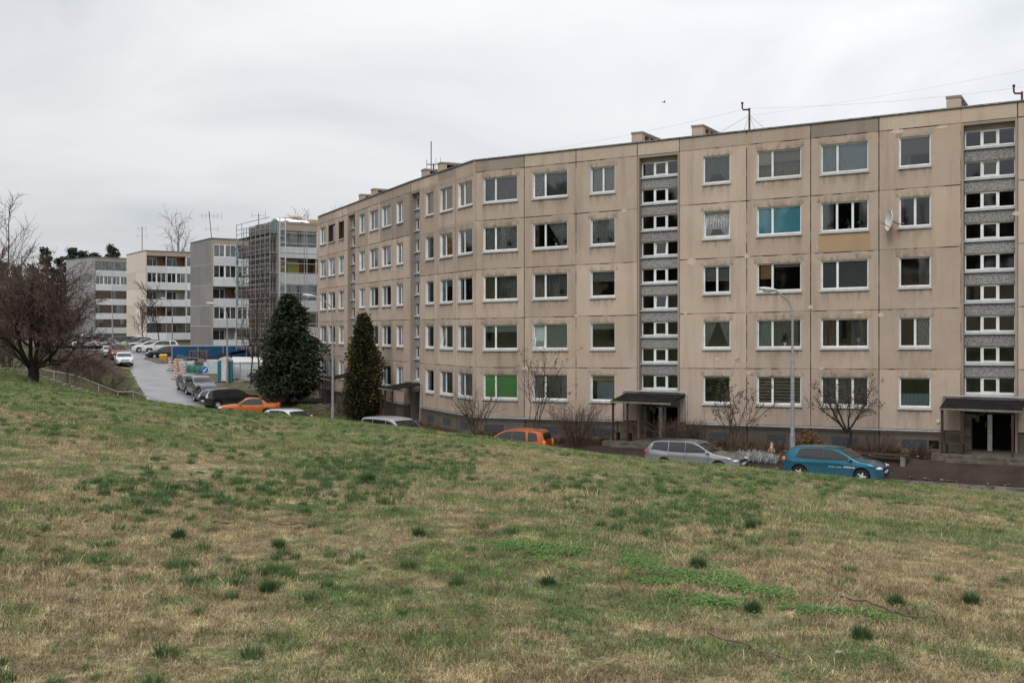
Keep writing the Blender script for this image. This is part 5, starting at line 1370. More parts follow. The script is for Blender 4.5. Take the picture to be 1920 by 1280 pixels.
WEEP = dict(FARP); WEEP['up'] = [.05, .05, -.06, -.12]; WEEP['n'] = [22, 12, 9]; WEEP['minr'] = .035
upright(322, 215, 21.5, 'bare weeping birch behind the cream gabled block', 23, (M_TWIGG, M_TWIGG, M_TWIGG), GB, WEEP)
BROAD = dict(BIG); BROAD['n'] = [6, 8, 7, 5]; BROAD['minr'] = .028; BROAD['seg'] = [5, 6, 5, 4, 3]
bare_tree('bare_tree', 'broad bare crown showing behind the long house and the stripped roof', 'tree', Vector((at(585, 140), 140, -4)), [((0, 0, 0), (.05, 0, 1), 10, .3)]+[((0, 0, 6), (math.cos(R(a))*.5, math.sin(R(a))*.5, 1), 8, .2) for a in (10, 80, 150, 220, 300)], BROAD, (M_BARK, M_TWIGG, M_TWIGG), 24, GB)
for i, (px, Y, h, lb) in enumerate(((487, 92, 9.5, 'bare tree in front of the scaffolding, left of the dark yew'), (470, 99, 7.5, 'thin bare tree between the scaffolding and the black tarpaulin'), (590, 96, 9.0, 'bare tree between the dark yew and the end of the long house'), (300, 150, 8.5, 'bare tree against the cream gable'), (270, 158, 6.0, 'low bare tree at the foot of the cream gable'))):
    upright(px, Y, h, lb, 30+i, (M_BARK, M_TWIGB if i != 3 else M_TWIGG, M_TWIGB), 'bare trees by the building site', FARP if Y > 120 else dict(FARP, minr=.014), rad=.09)
# evergreens
def leafmass(mb, r, c, rad, n, size, up=.3, squash=1.0):
    for k in range(n):
        while True:
            v = Vector((r.uniform(-1, 1), r.uniform(-1, 1), r.uniform(-1, 1)))
            if v.length <= 1: break
        v = v*(.55+.45*r.random()); q = Vector(c)+Vector((v.x*rad[0], v.y*rad[1], v.z*rad[2]))
        a = Vector((r.gauss(0, 1), r.gauss(0, 1), r.gauss(0, 1)+up)).normalized(); b = a.orthogonal().normalized(); b.rotate(Matrix.Rotation(r.uniform(0, 6.28), 3, a))
        s = size*r.uniform(.6, 1.4); a *= s; b *= s*.5; mb.quad(q-a*.2, q+b, q+a, q-b)
M_YEW = mat('yew_needles', (.050, .075, .036), (.010, .018, .010), scale=4.5, detail=4, rough=.75, coord='pos', lo=.4, hi=.62)
M_THUJA = mat('thuja_sprays', (.10, .08, .03), (.022, .026, .012), scale=4.5, detail=5, rough=.85, coord='pos', lo=.40, hi=.62)
M_PINE = mat('pine_needles', (.042, .062, .042), (.018, .028, .022), scale=.7, detail=4, rough=.85, coord='pos')
def cone_tree(name, label, loc, prof, n, size, seed, mt, trunk_h, cat='tree', droop=.0, skirts=0):
    "prof: (height, radius) of the crown; branches of sprays with gaps between"
    r = random.Random(seed); t = thing(name, label, cat, loc)
    mb = MB(); mb.tube([(0, 0, -.3), (.03, 0, trunk_h*.5), (0, .02, trunk_h)], [prof[0][1]*.09+.12, .12, .03], 8); mb.build('trunk', M_BARK, t)
    mb = MB(); H0, H1 = prof[0][0], prof[-1][0]
    for k in range(n):
        f = r.random()**1.25; z = lerp(H0, H1, f); rad = interp(prof, z)*r.uniform(.62, 1.12); a = r.uniform(0, 6.2832)
        ln = rad; out_ = Vector((math.cos(a), math.sin(a), 0)); lump = 1+.6*mnoise.noise((math.cos(a)*1.6, math.sin(a)*1.6, z*.8+seed))
        m_ = r.choice((5, 6, 7, 8))
        for j in range(m_):
            g = lerp(.45, 1.0, (j+r.random())/m_); c = out_*ln*g*lump+Vector((0, 0, z-droop*ln*g*g+r.gauss(0, .10)))+Vector((r.gauss(0, .12), r.gauss(0, .12), 0))
            d = (out_+Vector((r.gauss(0, .5), r.gauss(0, .5), r.gauss(0, .35)-droop+ (.6 if droop == 0 else 0)))).normalized(); b = d.orthogonal().normalized(); b.rotate(Matrix.Rotation(r.uniform(0, 6.28), 3, d))
            s = size*r.uniform(.6, 1.5); mb.quad(c-d*s*.3, c+b*s*.30+d*s*.2, c+d*s, c-b*s*.30+d*s*.2)
    mb.build('crown', mt, t); return t
p = Vector((at(541, 84), 84, 0)); p.z = ground(p.x, p.y)
cone_tree('yew_tree', 'large dark green yew with a broad uneven cone beside the street', p, [(.9, 1.3), (1.7, 2.45), (3.0, 2.8), (4.4, 2.4), (5.6, 1.95), (6.8, 1.45), (7.8, .95), (8.5, .3)], 5200, .21, 5, M_YEW, 7.6, droop=.28)
p = Vector((at(681, 70), 70, 0)); p.z = ground(p.x, p.y)
cone_tree('thuja_tree', 'brownish green columnar thuja in front of the bend of the house', p, [(.15, 1.0), (1.0, 1.28), (2.6, 1.22), (4.2, .95), (5.5, .60), (6.3, .28), (6.75, .06)], 4200, .15, 6, M_THUJA, 6.2, droop=.0)
def pine(px, Y, h, seed, label, crown_f=.55, group='evergreens on the hill at the left', wd=.22):
    r = random.Random(seed); q = Vector((at(px, Y), Y, zlow(at(px, Y), Y)-.5)); t = thing('pine_tree', label, 'tree', q, 0, group)
    mb = MB(); mb.tube([(0, 0, 0), (.2, 0, h*.5), (.1, 0, h)], [.28, .2, .05], 6); mb.build('trunk', M_BARK, t)
    mb = MB(); mb2 = MB()
    for k in range(60):
        f = r.random(); z = h*lerp(crown_f, 1.0, f); rad = h*wd*(1-.75*f)*r.uniform(.2, 1.15); a = r.uniform(0, 6.28)
        c = Vector((math.cos(a)*rad*.7, math.sin(a)*rad*.7, z)); mb2.tube([(0, 0, z-.3), tuple(c)], [.07, .03], 4, False)
        leafmass(mb, r, c, (h*.06, h*.06, h*.03), 34, .42)
    mb2.build('limbs', M_BARK, t)['kind'] = 'stuff'; mb.build('crown', M_PINE, t); return t
for i, (px, Y, h, f, lb) in enumerate(((88, 232, 19.5, .35, 'tallest spreading pine above the bare tree'), (60, 236, 15.5, .3, 'dark pine left of the tallest pine'), (112, 240, 17.5, .35, 'pine touching the edge of the pale grey gable'), (136, 246, 19.8, .5, 'flat topped pine behind the left of the pale grey gable'), (155, 250, 19.5, .5, 'pine behind the middle of the pale grey gable'), (208, 260, 21.5, .6, 'pine tip above the roof of the farthest block'), (30, 220, 14.5, .25, 'dark pine behind the left of the bare tree'), (5, 214, 15.5, .25, 'dark pine at the left edge behind the bare tree'), (-25, 205, 15.5, .2, 'pine just past the left edge'), (178, 262, 19.5, .6, 'small pine tip over the farthest roof'))):
    pine(px, Y, h, 40+i, lb, f)
# undergrowth on the bank and shrubs in front of the house
BUSH = dict(seg=[5, 4, 3], wob=[.14, .2, .25], up=[.03, .03, .0], taper=[.4, .45, .5], sides=[4, 3, 3], n=[9, 6], start=[.25, .15], ang=[(20, 50), (25, 60)], ratio=[.5, .5], short=[.6, .7], rr=[.6, .65], minr=.0085)
def bush(loc, h, w, n, seed, label, mats=None, name='bush', P=BUSH, group='leafless bushes in front of the house', tip=None, r0=.014):
    r = random.Random(seed); st = []
    for k in range(n):
        a = r.uniform(0, 6.28); s = r.random()**.7*w; e = Vector((math.cos(a)*s, math.sin(a)*s, h*r.uniform(.75, 1.05)))
        st.append(((math.cos(a)*s*.25, math.sin(a)*s*.25, 0), tuple(e), e.length*.8, r0))
    return bare_tree(name, label, 'shrub', loc+Vector((0, 0, -.05)), st, P, mats or (M_TWIGB, M_TWIGB, M_TWIGB), seed, group, tip)
def front(px, perp):
    q = rear(px, perp); q.z = ground(q.x, q.y); return q
bush(front(1082, 2.6), 2.4, 1.7, 60, 51, 'broad rounded leafless bush left of the middle entrance')
bush(front(1268, 3.0), 1.9, 1.2, 80, 52, 'leafless bush right of the middle entrance')
bush(front(1305, 2.4), 1.7, 1.0, 34, 53, 'low leafless bush between the entrance bush and the tall lilac')
bush(front(1640, 1.6), 1.1, 1.2, 26, 54, 'low twiggy bush behind the long bench')
bush(front(1725, 1.9), .8, .8, 22, 55, 'low brown bush beside the right hand porch')
TIPS = (7, .055, M_SEED, 'seed_heads')
LIL = dict(BUSH, n=[9, 6], up=[.05, .06, .03], ang=[(15, 38), (20, 50)], seg=[6, 4, 3])
bush(front(1375, 2.2), 3.9, .85, 11, 56, 'tall thin lilac with dry seed heads right of the middle entrance', name='lilac_bush', P=LIL, tip=TIPS, r0=.022)
UMB = dict(seg=[5, 6, 5, 3], wob=[.1, .12, .18, .22], up=[.02, .05, .05, .03], taper=[.6, .35, .4, .5], sides=[6, 5, 3, 3], n=[6, 9, 6], start=[.5, .3, .2], ang=[(30, 55), (25, 55), (25, 60)], ratio=[1.0, .5, .45], short=[1, .7, .7], rr=[.6, .5, .6], minr=.007)
q = front(1588, 2.6)
st = [((0, 0, 0), (0, 0, 1), 1.2, .085)]+[((0, 0, 1.1), (a, b, c), l, .05) for a, b, c, l in ((-.85, -.1, .75, 2.1), (.7, .1, .9, 2.1), (-.15, .3, 1, 1.7), (.2, -.3, 1, 1.6), (-.5, .4, .8, 1.7), (.55, -.3, .7, 1.7))]
LIM = dict(UMB); 
t = bare_tree('lilac_tree', 'spreading umbrella shaped small tree with dry seed heads behind the blue hatchback', 'tree', q, st[:1]+[], dict(UMB, n=[0, 0, 0], seg=[5, 6, 5, 3]), (M_BARK, M_BARK, M_TWIGB), 57)
mbs = [MB(), MB(), MB()]; rr2 = random.Random(57); PP = dict(UMB, n=[14, 10], seg=[6, 4, 3], wob=[.10, .18, .2], up=[.05, .05, .03], taper=[.3, .4, .5], sides=[5, 3, 3], start=[.3, .2], ang=[(25, 60), (25, 60)], ratio=[.5, .45], short=[.7, .7], rr=[.45, .6], tips=[Vector()])
for s in st[1:]: branch(mbs, rr2, Vector(s[0]), Vector(s[1]).normalized(), s[2], s[3], 0, PP)
for nm, mb in zip(('limbs', 'twigs', 'twigs'), mbs): mb.build(nm, M_BARK if nm == 'limbs' else M_TWIGB, t)['kind'] = 'stuff'
mb = MB()
for q_ in PP['tips'][1:]:
    for k in range(9):
        c = q_+Vector([rr2.gauss(0, .08) for _ in range(3)]); a = Vector([rr2.gauss(0, 1) for _ in range(3)]).normalized(); b = a.orthogonal()*.028; mb.quad(c-a*.05, c+b, c+a*.05, c-b)
mb.build('seed_heads', M_SEED, t)['kind'] = 'stuff'
SM = dict(BUSH, n=[10, 7], up=[.05, .05, .02], ang=[(20, 42), (25, 55)], seg=[6, 4, 3])
q = Vector((at(893, 56.5), 56.5, 0)); q.z = ground(q.x, q.y)
bush(q, 3.6, 1.25, 12, 58, 'small many stemmed bare tree in front of the bend of the house', name='bare_tree', P=SM, r0=.03, group=None)
q = front(1000, 2.4)
bush(q, 5.4, 1.15, 6, 59, 'tall slender bare tree before the white framed windows left of the middle entrance', name='bare_tree', P=dict(SM, start=[.5, .2]), r0=.034, group=None, tip=(4, .05, M_SEED, 'seed_heads'))
q = Vector((at(520, 82), 82, 0)); q.z = ground(q.x, q.y); bush(q, 1.6, 1.5, 26, 60, 'leafless bush at the foot of the dark yew', r0=.02)
q = Vector((at(640, 73), 73, 0)); q.z = ground(q.x, q.y); bush(q, 1.1, 1.3, 24, 61, 'low reddish bush beside the thuja', (M_TWIGR,)*3, r0=.018)
q = Vector((at(1545, 46.4), 46.4, 0)); 
bush(front(1510, 1.5), 1.0, .6, 9, 62, 'rusty brown fern like plant behind the roof of the blue hatchback', (MAT_F := mat('rusty_fern', (.19, .10, .04), (.11, .06, .025), scale=6, coord='pos'),)*3, name='fern', tip=(12, .06, MAT_F, 'fronds'), group=None)
# silver leaved edging plant, built of upright leaves
q = front(1412, 3.1); t = thing('silver_plant', 'low mat of silvery white leaves between the two right hand cars', 'plant', q, WR.rz)
mb = MB(); r = random.Random(8)
for k in range(900):
    x, y = r.uniform(-1.15, 1.15), r.uniform(-.4, .4); h = r.uniform(.12, .52)*(1-.35*abs(x)); a = r.uniform(0, 6.28); w_ = .035; l = r.gauss(0, .12), r.gauss(0, .12)
    c, s = math.cos(a)*w_, math.sin(a)*w_; z0 = h*.3
    mb.quad((x-c*.4, y-s*.4, z0-.1), (x+c*.4, y+s*.4, z0-.1), (x+l[0]*.5+c, y+l[1]*.5+s, h*.7), (x+l[0], y+l[1], h+.02)); 
mb.build('leaves', mat('silver_leaf', (.42, .44, .43), (.20, .22, .21), scale=7, coord='pos', rough=.7), t)['kind'] = 'stuff'
# brush on the bank below the handrail
for i, (px, by, h, w_) in enumerate(((205, 728, 1.3, 1.6), (175, 716, 1.5, 1.6), (150, 706, 1.6, 1.5), (228, 744, .8, 1.3), (120, 700, 1.5, 1.7), (188, 700, 1.3, 1.8), (95, 690, 1.7, 1.8), (20, 690, 1.8, 1.8), (-15, 690, 2, 2))):
    q = hit(px, by, 60); lb = ['tangled brush at the foot of the steps', 'tangled brush against the middle of the handrail', 'tangled brush just right of the bare tree trunk', 'low brush nearest the lower end of the handrail', 'brush behind the trunk of the bare tree', 'brush on the bank above the handrail', 'brush on the bank behind the bare tree', 'brush at the left edge behind the handrail', 'brush past the left edge'][i]
    bush(q, h, w_, 22, 70+i, lb, (M_TWIGB, M_TWIGB, M_TWIGB), group='brush on the bank', r0=.022, P=dict(BUSH, minr=.010))
def scatter(name, pts, coll, kind='stuff', pick=None):
    me = bpy.data.meshes.new(name); me.from_pydata([p[:3] for p in pts], [], [])
    for an, idx in (('rot', 3), ('scl', 4)):
        a = me.attributes.new(an, 'FLOAT', 'POINT'); a.data.foreach_set('value', [p[idx] for p in pts])
    o = link(name, me); o['kind'] = kind
    ng = bpy.data.node_groups.new(name, 'GeometryNodeTree'); ng.interface.new_socket('Geometry', in_out='INPUT', socket_type='NodeSocketGeometry'); ng.interface.new_socket('Geometry', in_out='OUTPUT', socket_type='NodeSocketGeometry')
    gi = ng.nodes.new('NodeGroupInput'); go = ng.nodes.new('NodeGroupOutput'); ip = ng.nodes.new('GeometryNodeInstanceOnPoints'); ci = ng.nodes.new('GeometryNodeCollectionInfo')
    ci.inputs['Collection'].default_value = coll; ci.inputs['Separate Children'].default_value = True; ci.inputs['Reset Children'].default_value = True
    ip.inputs['Pick Instance'].default_value = True
    ar = ng.nodes.new('GeometryNodeInputNamedAttribute'); ar.data_type = 'FLOAT'; ar.inputs['Name'].default_value = 'rot'
    as_ = ng.nodes.new('GeometryNodeInputNamedAttribute'); as_.data_type = 'FLOAT'; as_.inputs['Name'].default_value = 'scl'
    cx = ng.nodes.new('ShaderNodeCombineXYZ'); L = ng.links
    L.new(ar.outputs['Attribute'], cx.inputs['Z']); L.new(gi.outputs[0], ip.inputs['Points']); L.new(ci.outputs[0], ip.inputs['Instance']); L.new(cx.outputs[0], ip.inputs['Rotation']); L.new(as_.outputs['Attribute'], ip.inputs['Scale']); L.new(ip.outputs[0], go.inputs[0])
    md = o.modifiers.new('scatter', 'NODES'); md.node_group = ng; return o

# ---------------------------------------------------------------- woods on the hill behind the viewer and left of the street
woods = bpy.data.collections.new('wood_trees')
def wood_proto(seed, evergreen):
    r = random.Random(seed); mb = MB(); h = 15
    if evergreen:
        mb.tube([(0, 0, -1), (0, 0, h)], [.25, .05], 6)
        for k in range(70):
            f = r.random(); z = h*lerp(.3, 1, f); rad = 3.4*(1-.8*f)*r.uniform(.3, 1.1); a = r.uniform(0, 6.28); leafmass(mb, r, (math.cos(a)*rad*.7, math.sin(a)*rad*.7, z), (1, 1, .5), 14, .75)
        return mb.mesh('wood_tree', M_PINE)
    P = dict(UP, n=[16, 9], minr=.035, seg=[7, 5, 3]); branch([mb], r, Vector((0, 0, -.5)), Vector((0, 0, 1)), h, .22, 0, dict(P, ang=[(25, 55), (25, 60)]))
    return mb.mesh('wood_tree', M_TWIGR)
for i in range(6):
    o = bpy.data.objects.new('wood_tree', wood_proto(300+i, i < 3)); woods.objects.link(o)
rw_ = random.Random(9); wp = []
while len(wp) < 900:
    if rw_.random() < .6:
        y = rw_.uniform(-150, -42); x = rw_.uniform(-230, 150)
    else:
        y = rw_.uniform(-40, 300); x = -.53*max(y, 0)-26-120*rw_.random()**1.3
    wp.append((x, y, max(hill(x, y) if y < 75 else -99, zlow(x, y))-.4, rw_.uniform(0, 6.28), rw_.uniform(.7, 1.25)))
scatter('woods', wp, woods)

# leafless thicket covering the slope behind the dark bare tree
rw_ = random.Random(19); mb = MB()
for k in range(9000):
    y = rw_.uniform(170, 236); u = rw_.uniform(-.56, -.425); x = u*y; z = zlow(x, y); hh = lerp(7.5, 13.0, max(0, min(1, (-.43-u)/.06)))*rw_.uniform(.75, 1.1)
    a = Vector((x, y, z+hh*rw_.random()**.6)); d = Vector((rw_.gauss(0, .45), rw_.gauss(0, .45), 1)).normalized()*rw_.uniform(.8, 2.2); w_ = rw_.uniform(.02, .045); c = d.cross(Vector((0, 1, 0))).normalized()*w_
    mb.quad(a-c, a+c, a+d+c*.4, a+d-c*.4)
o = mb.build('thicket', M_TWIGR); o['kind'] = 'stuff'
# ---------------------------------------------------------------- street lamps, handrail, benches, masts
M_LAMP = mat('lamp_pole_grey', (.36, .38, .39), (.26, .27, .28), scale=5, rough=.55, metal=.3, coord='pos')
def street_lamp(loc, h, arm, label, side=-1, r=.085, head=.75, cat='street lamp'):
    t = thing('street_lamp', label, cat, loc, 0, 'street lamps')
    mb = MB(); mb.tube([(0, 0, -.3), (0, 0, 1.3), (0, 0, 1.32), (0, 0, h*.60), (0, 0, h*.602), (0, 0, h-1.3)], [r*1.35, r*1.3, r, r*.9, r*.62, r*.55], 8); mb.build('pole', M_LAMP, t, smooth=40)
    mb = MB(); pts = [(0, 0, h-1.3)]
    for k in range(7):
        a = R(90*k/6*.85); pts.append((side*arm*(1-math.cos(a))*.55, 0, h-1.3+1.0*math.sin(a)))
    pts.append((side*arm, 0, h-.02)); mb.tube(pts, r*.5, 6); mb.build('arm', M_LAMP, t, smooth=50)
    mb = MB(); n = 8; rings = []
    for k, (x, w_, d) in enumerate(((-.05, .04, .04), (.08, .10, .07), (.35*head, .15, .10), (.8*head, .15, .09), (head, .06, .05))):
        rings.append([(side*(arm+x), w_*math.cos(2*math.pi*j/n), h+.02+.12*x+d*math.sin(2*math.pi*j/n)) for j in range(n)])
    for a, b in zip(rings, rings[1:]):
        for j in range(n): mb.quad(a[j], a[(j+1) % n], b[(j+1) % n], b[j])
    mb.quad(*rings[-1]); mb.quad(*reversed(rings[0])); hd = mb.build('lamp_head', mat('lamp_head_grey', (.56, .57, .57), rough=.4), t, smooth=60)
    mb = MB(); mb.ball((side*(arm+.5*head), 0, h-.02), (.26*head, .11, .07), 10, 6); mb.build('diffuser', mat('lamp_diffuser', (.5, .5, .48), rough=.15), hd, smooth=60)
    return t
q = front(1486, 3.2); street_lamp(q, zat(545, q.y)-q.z, .72, 'tall grey street lamp with a bent arm in front of the right wing', r=.092)
q = Vector((at(624, 68), 68, 0)); q.z = ground(q.x, q.y); street_lamp(q, zat(556, q.y)-q.z, 1.15, 'street lamp with a bent arm beside the thuja')
q = Vector((at(426, 100), 100, 0)); q.z = terrain(q.x, q.y); street_lamp(q, zat(570, q.y)-q.z, 1.2, 'street lamp beside the teal and white site toilet')
q = Vector((at(323, 152), 152, 0)); q.z = terrain(q.x, q.y); street_lamp(q, zat(560, q.y)-q.z, .9, 'street lamp in front of the cream gabled block', r=.10)
q = Vector((at(211, 150), 150, 0)); q.z = terrain(q.x, q.y); street_lamp(q, zat(562, q.y)-q.z, .7, 'slim street lamp in front of the farthest block', r=.09)
# handrail down the steps at the left
hr = thing('handrail', 'long pale steel handrail stepping down the grassy bank to the street', 'handrail', on(at(317, 81), 81))
def hy(px): return 70+11*px/317
hpts = [(-60, 651), (0, 665), (49, 682), (85, 693), (100, 696), (138, 703), (153, 708), (220, 734), (250, 734), (312, 754), (317, 755)]
W3 = [Vector((at(x, hy(x)), hy(x), zat(y, hy(x))))-hr.location for x, y in hpts]
mb = MB(); mb.tube(W3, .032, 6); mb.build('rail', mat('rail_paint', (.50, .50, .49), (.36, .35, .34), scale=6, rough=.5, coord='pos'), hr, smooth=60)
for px in (-30, 1, 49, 101, 131, 185, 221, 250, 311, 317):
    y = hy(px); x = at(px, y); py = interp(hpts, px); z1 = zat(py, y); z0 = min(ground(x, y)-.1, z1-.9)
    mb = MB(); mb.tube([(x, y, z0), (x, y, z1)], .028, 6); mb.move(*(-hr.location)); mb.build('post', MATS['rail_paint'], hr)
stp = thing('stone_steps', 'flight of worn concrete steps beside the handrail', 'steps', hr.location.copy())
for k in range(26):
    px = lerp(-20, 300, k/25); y = hy(px)-1.2; x = at(px, y); z = ground(x, y)
    mb = MB(); mb.box(-.2, .2, -.75, .75, -.25, .06); mb.build('step', M_CONC, stp, Vector((x, y, z))-hr.location, R(33))
M_SEAT = mat('bench_plank', (.085, .058, .04), (.04, .03, .022), scale=3, stretch=(1, 8, 8), rough=.8)
def bench(loc, rz, L, label, h=.45, legs='block', back=False):
    t = thing('bench', label, 'bench', loc, rz, 'wooden benches')
    for k in range(3): mb = MB(); mb.box(-L/2, L/2, -.2+k*.14, -.2+k*.14+.115, h-.05, h); mb.build('plank', M_SEAT, t)
    for x in (-L/2+.25, L/2-.25):
        mb = MB(); mb.box(x-.09, x+.09, -.17, .17, -.3, h-.055) if legs == 'block' else mb.box(x-.04, x+.04, -.17, .17, -.1, h-.055); mb.build('leg', M_CONC if legs == 'block' else M_POST, t)
    if back:
        mb = MB(); mb.box(-L/2, L/2, .20, .24, h+.32, h+.48); mb.build('backrest', M_SEAT, t)
        for x in (-L/2+.15, L/2-.15): mb = MB(); mb.box(x-.03, x+.03, .15, .198, h-.06, h+.48); mb.build('bracket', M_POST, t)
    return t
q = front(1652, 2.9); bench(q, WR.rz, 2.3, 'long low bench on concrete blocks behind the bonnet of the blue hatchback')
for b, lb in zip([b for b in bays if b['wg'] is WR], ('bench with backrest under the middle canopy', 'bench with backrest under the canopy at the right edge')):
    wg = b['wg']; p = wg.xy(b['t0']+b['c0']+.55, -b['dp']+.42); bench(Vector((p.x, p.y, b['fz'])), wg.rz, 1.15, lb, legs='thin', back=True)
q = Vector((at(572, 74), 74, 0)); q.z = ground(q.x, q.y); bench(q, R(-20), 1.6, 'low bench between the dark yew and the thuja')
q = front(1057, 3.9); t = thing('concrete_bollard', 'stubby concrete block standing at the kerb behind the orange hatchback', 'bollard', q, WR.rz); mb = MB(); mb.hexa([(-.2, -.2, -.2), (.2, -.2, -.2), (.2, .2, -.2), (-.2, .2, -.2)], [(-.17, -.17, .46), (.17, -.17, .46), (.17, .17, .46), (-.17, .17, .46)]); mb.build('block', M_CONC, t)
# garden gnome by the silver plant
q = front(1447, 3.0); t = thing('garden_gnome', 'small garden gnome with pale base standing beside the silver plant', 'gnome', q, WR.rz)
mb = MB(); mb.lathe([(0, 0), (.11, .0), (.12, .15), (.09, .30), (.0, .32)], 10); mb.build('base', mat('gnome_white', (.66, .62, .58), rough=.6), t, smooth=60)
mb = MB(); mb.lathe([(.10, .28), (.115, .36), (.12, .46), (.09, .56), (0, .57)], 10); mb.tube([(.11, 0, .48), (.16, -.06, .38), (.08, -.11, .36)], .03, 6); mb.tube([(-.11, 0, .48), (-.16, -.06, .38), (-.08, -.11, .36)], .03, 6); mb.build('coat', mat('gnome_coat', (.30, .20, .15), rough=.6), t, smooth=60)
mb = MB(); mb.ball((0, -.01, .62), .075, 10, 7); mb.ball((0, -.085, .615), .018, 6, 4); mb.build('head', mat('gnome_skin', (.62, .40, .28), rough=.6), t, smooth=60)
mb = MB(); mb.lathe([(.082, .65), (.06, .72), (.0, .84)], 10); mb.build('hat', mat('gnome_hat', (.40, .27, .18), rough=.6), t, smooth=60)
mb = MB(); mb.ball((0, -.06, .555), (.055, .035, .07), 8, 5); mb.build('beard', mat('gnome_beard', (.7, .68, .64), rough=.8), t, smooth=60)
# roof masts with overhead wires
def mast(px, n, py_top, label, hook=True):
    t0 = WR.t(px); p = WR.xy(t0, n); z = ZB+5*FH+.3+WR.k*t0; top = zat(py_top, p.y)
    t = thing('roof_mast', label, 'mast', (p.x, p.y, z), 0)
    mb = MB(); mb.tube([(0, 0, 0), (0, 0, top-z)], .05, 6); mb.build('mast', M_RUST, t)
    if hook: mb = MB(); mb.tube([(0, 0, top-z-.08), (-.32, 0, top-z-.08), (-.36, 0, top-z), (-.36, 0, top-z+.22)], .045, 6); mb.build('hook', M_RUST, t); mb = MB(); mb.ball((-.36, 0, top-z+.25), .07, 8, 5); mb.build('insulator', M_BLACKP, t)
    return t, Vector((p.x, p.y, top))
m1, tp1 = mast(1376, 2.5, 203, 'rusty mast with a hooked top and guy wires on the middle of the roof')
m2, tp2 = mast(1911, 1.5, 172, 'rusty bent mast on the roof at the right edge')
for k, (px, n) in enumerate(((1326, .8), (1345, 3.5), (1408, .8), (1420, 3.5))):
    t0 = WR.t(px); p = WR.xy(t0, n); e = Vector((p.x, p.y, ZB+5*FH+.72+WR.k*t0))-m1.location
    mb = MB(); mb.tube([(0, 0, tp1.z-m1.location.z-.35), tuple(e)], .009, 3, False); mb.build('guy_wire', M_STEEL, m1)
tp0 = WB.xy(WB.t(812), 2.0); tp0 = Vector((tp0.x, tp0.y, zat(303, tp0.y)))
def wire(a, b, sag, r, label):
    mb = MB(); mb.tube([a.lerp(b, k/12)+Vector((0, 0, -sag*4*(k/12)*(1-k/12))) for k in range(13)], r*.6, 3, False)
    o = mb.build('overhead_wire', M_GALV); tag(o, label, 'wire')
wire(tp0, tp1, .25, .007, 'thin wire from the bend of the roof to the middle roof mast'); wire(tp1, tp2+Vector((0, 0, .2)), .2, .007, 'thin wire from the middle roof mast to the mast at the right edge')
wire(tp1+Vector((0, .5, -.3)), tp2+Vector((6, 3, 2.6)), .2, .006, 'thin wire rising from the middle roof mast past the right edge')
# short T aerial standing on the roof vents at the bend
aerial(813, 70.5, 318, 307, 'short T shaped aerial on the roof vents at the bend', [(.92, .9, 2, 0)], 0, .05)
# dishes
t0 = WR.t(1676); p = WR.xy(t0, -.42); dish((p.x, p.y, zat(414, p.y)), .47, WR.rz+R(-62), 'white satellite dish on the wall beside a window of the right wing', R(10))
p = blk3.matrix_world if False else None
M3 = Matrix.Translation(blk3.location) @ Matrix.Rotation(RZ, 4, 'Z'); q = M3 @ Vector((4.4, -.35, fl3[3]+.95)); dish(q, .62, RZ+R(18), 'white satellite dish on a balcony of the grey gabled block', R(10))
# lilac weather star and pot plants on window sills
def on_sill(px, row, dn=.30, z=.03):
    t0 = WR.t(px); p = WR.xy(t0, dn); return Vector((p.x, p.y, ZB+FH*(4-row)+WZ0+.07+WR.k*t0+z))
q = on_sill(1608, 3, .19); t = thing('window_star', 'white star ornament standing on a window sill of the second storey', 'ornament', q, WR.rz)
mb = MB(); P = []
for k in range(10): a = R(90+36*k); rr_ = .17 if k % 2 == 0 else .07; P.append((rr_*math.cos(a), rr_*math.sin(a)+.25))
for k in range(10): (x0, z0), (x1, z1) = P[k], P[(k+1) % 10]; mb.quad((x0, 0, z0), (x1, 0, z1), (0, -.03, .25)); mb.quad((x1, 0, z1), (x0, 0, z0), (0, .03, .25))
mb.build('star', mat('star_white', (.75, .73, .7), rough=.6), t); mb = MB(); mb.tube([(0, 0, -.02), (0, 0, .2)], .012, 4); mb.box(-.06, .06, -.03, .03, -.03, 0); mb.build('stand', M_WHITE, t)
def pot_plant(px, row, label, s=1.0, flower=None):
    q = on_sill(px, row, .22); t = thing('pot_plant', label, 'pot plant', q, 0, 'pot plants on window sills')
    mb = MB(); mb.lathe([(0, 0), (.06*s, 0), (.08*s, .12*s), (.0, .12*s)], 8); mb.build('pot', mat('pot_clay', (.3, .15, .09), (.5, .48, .45), scale=1.3, coord='pos'), t)
    mb = MB(); leafmass(mb, random.Random(px), (0, 0, .27*s), (.2*s, .12, .17*s), 60, .10*s); mb.build('leaves', M_LEAF, t)
    if flower: mb = MB(); leafmass(mb, random.Random(px+1), (0, 0, .32*s), (.2*s, .1, .15*s), 24, .05); mb.build('flowers', flower, t)
M_FLW = mat('pink_petals', (.5, .22, .20), (.6, .45, .42), scale=9)
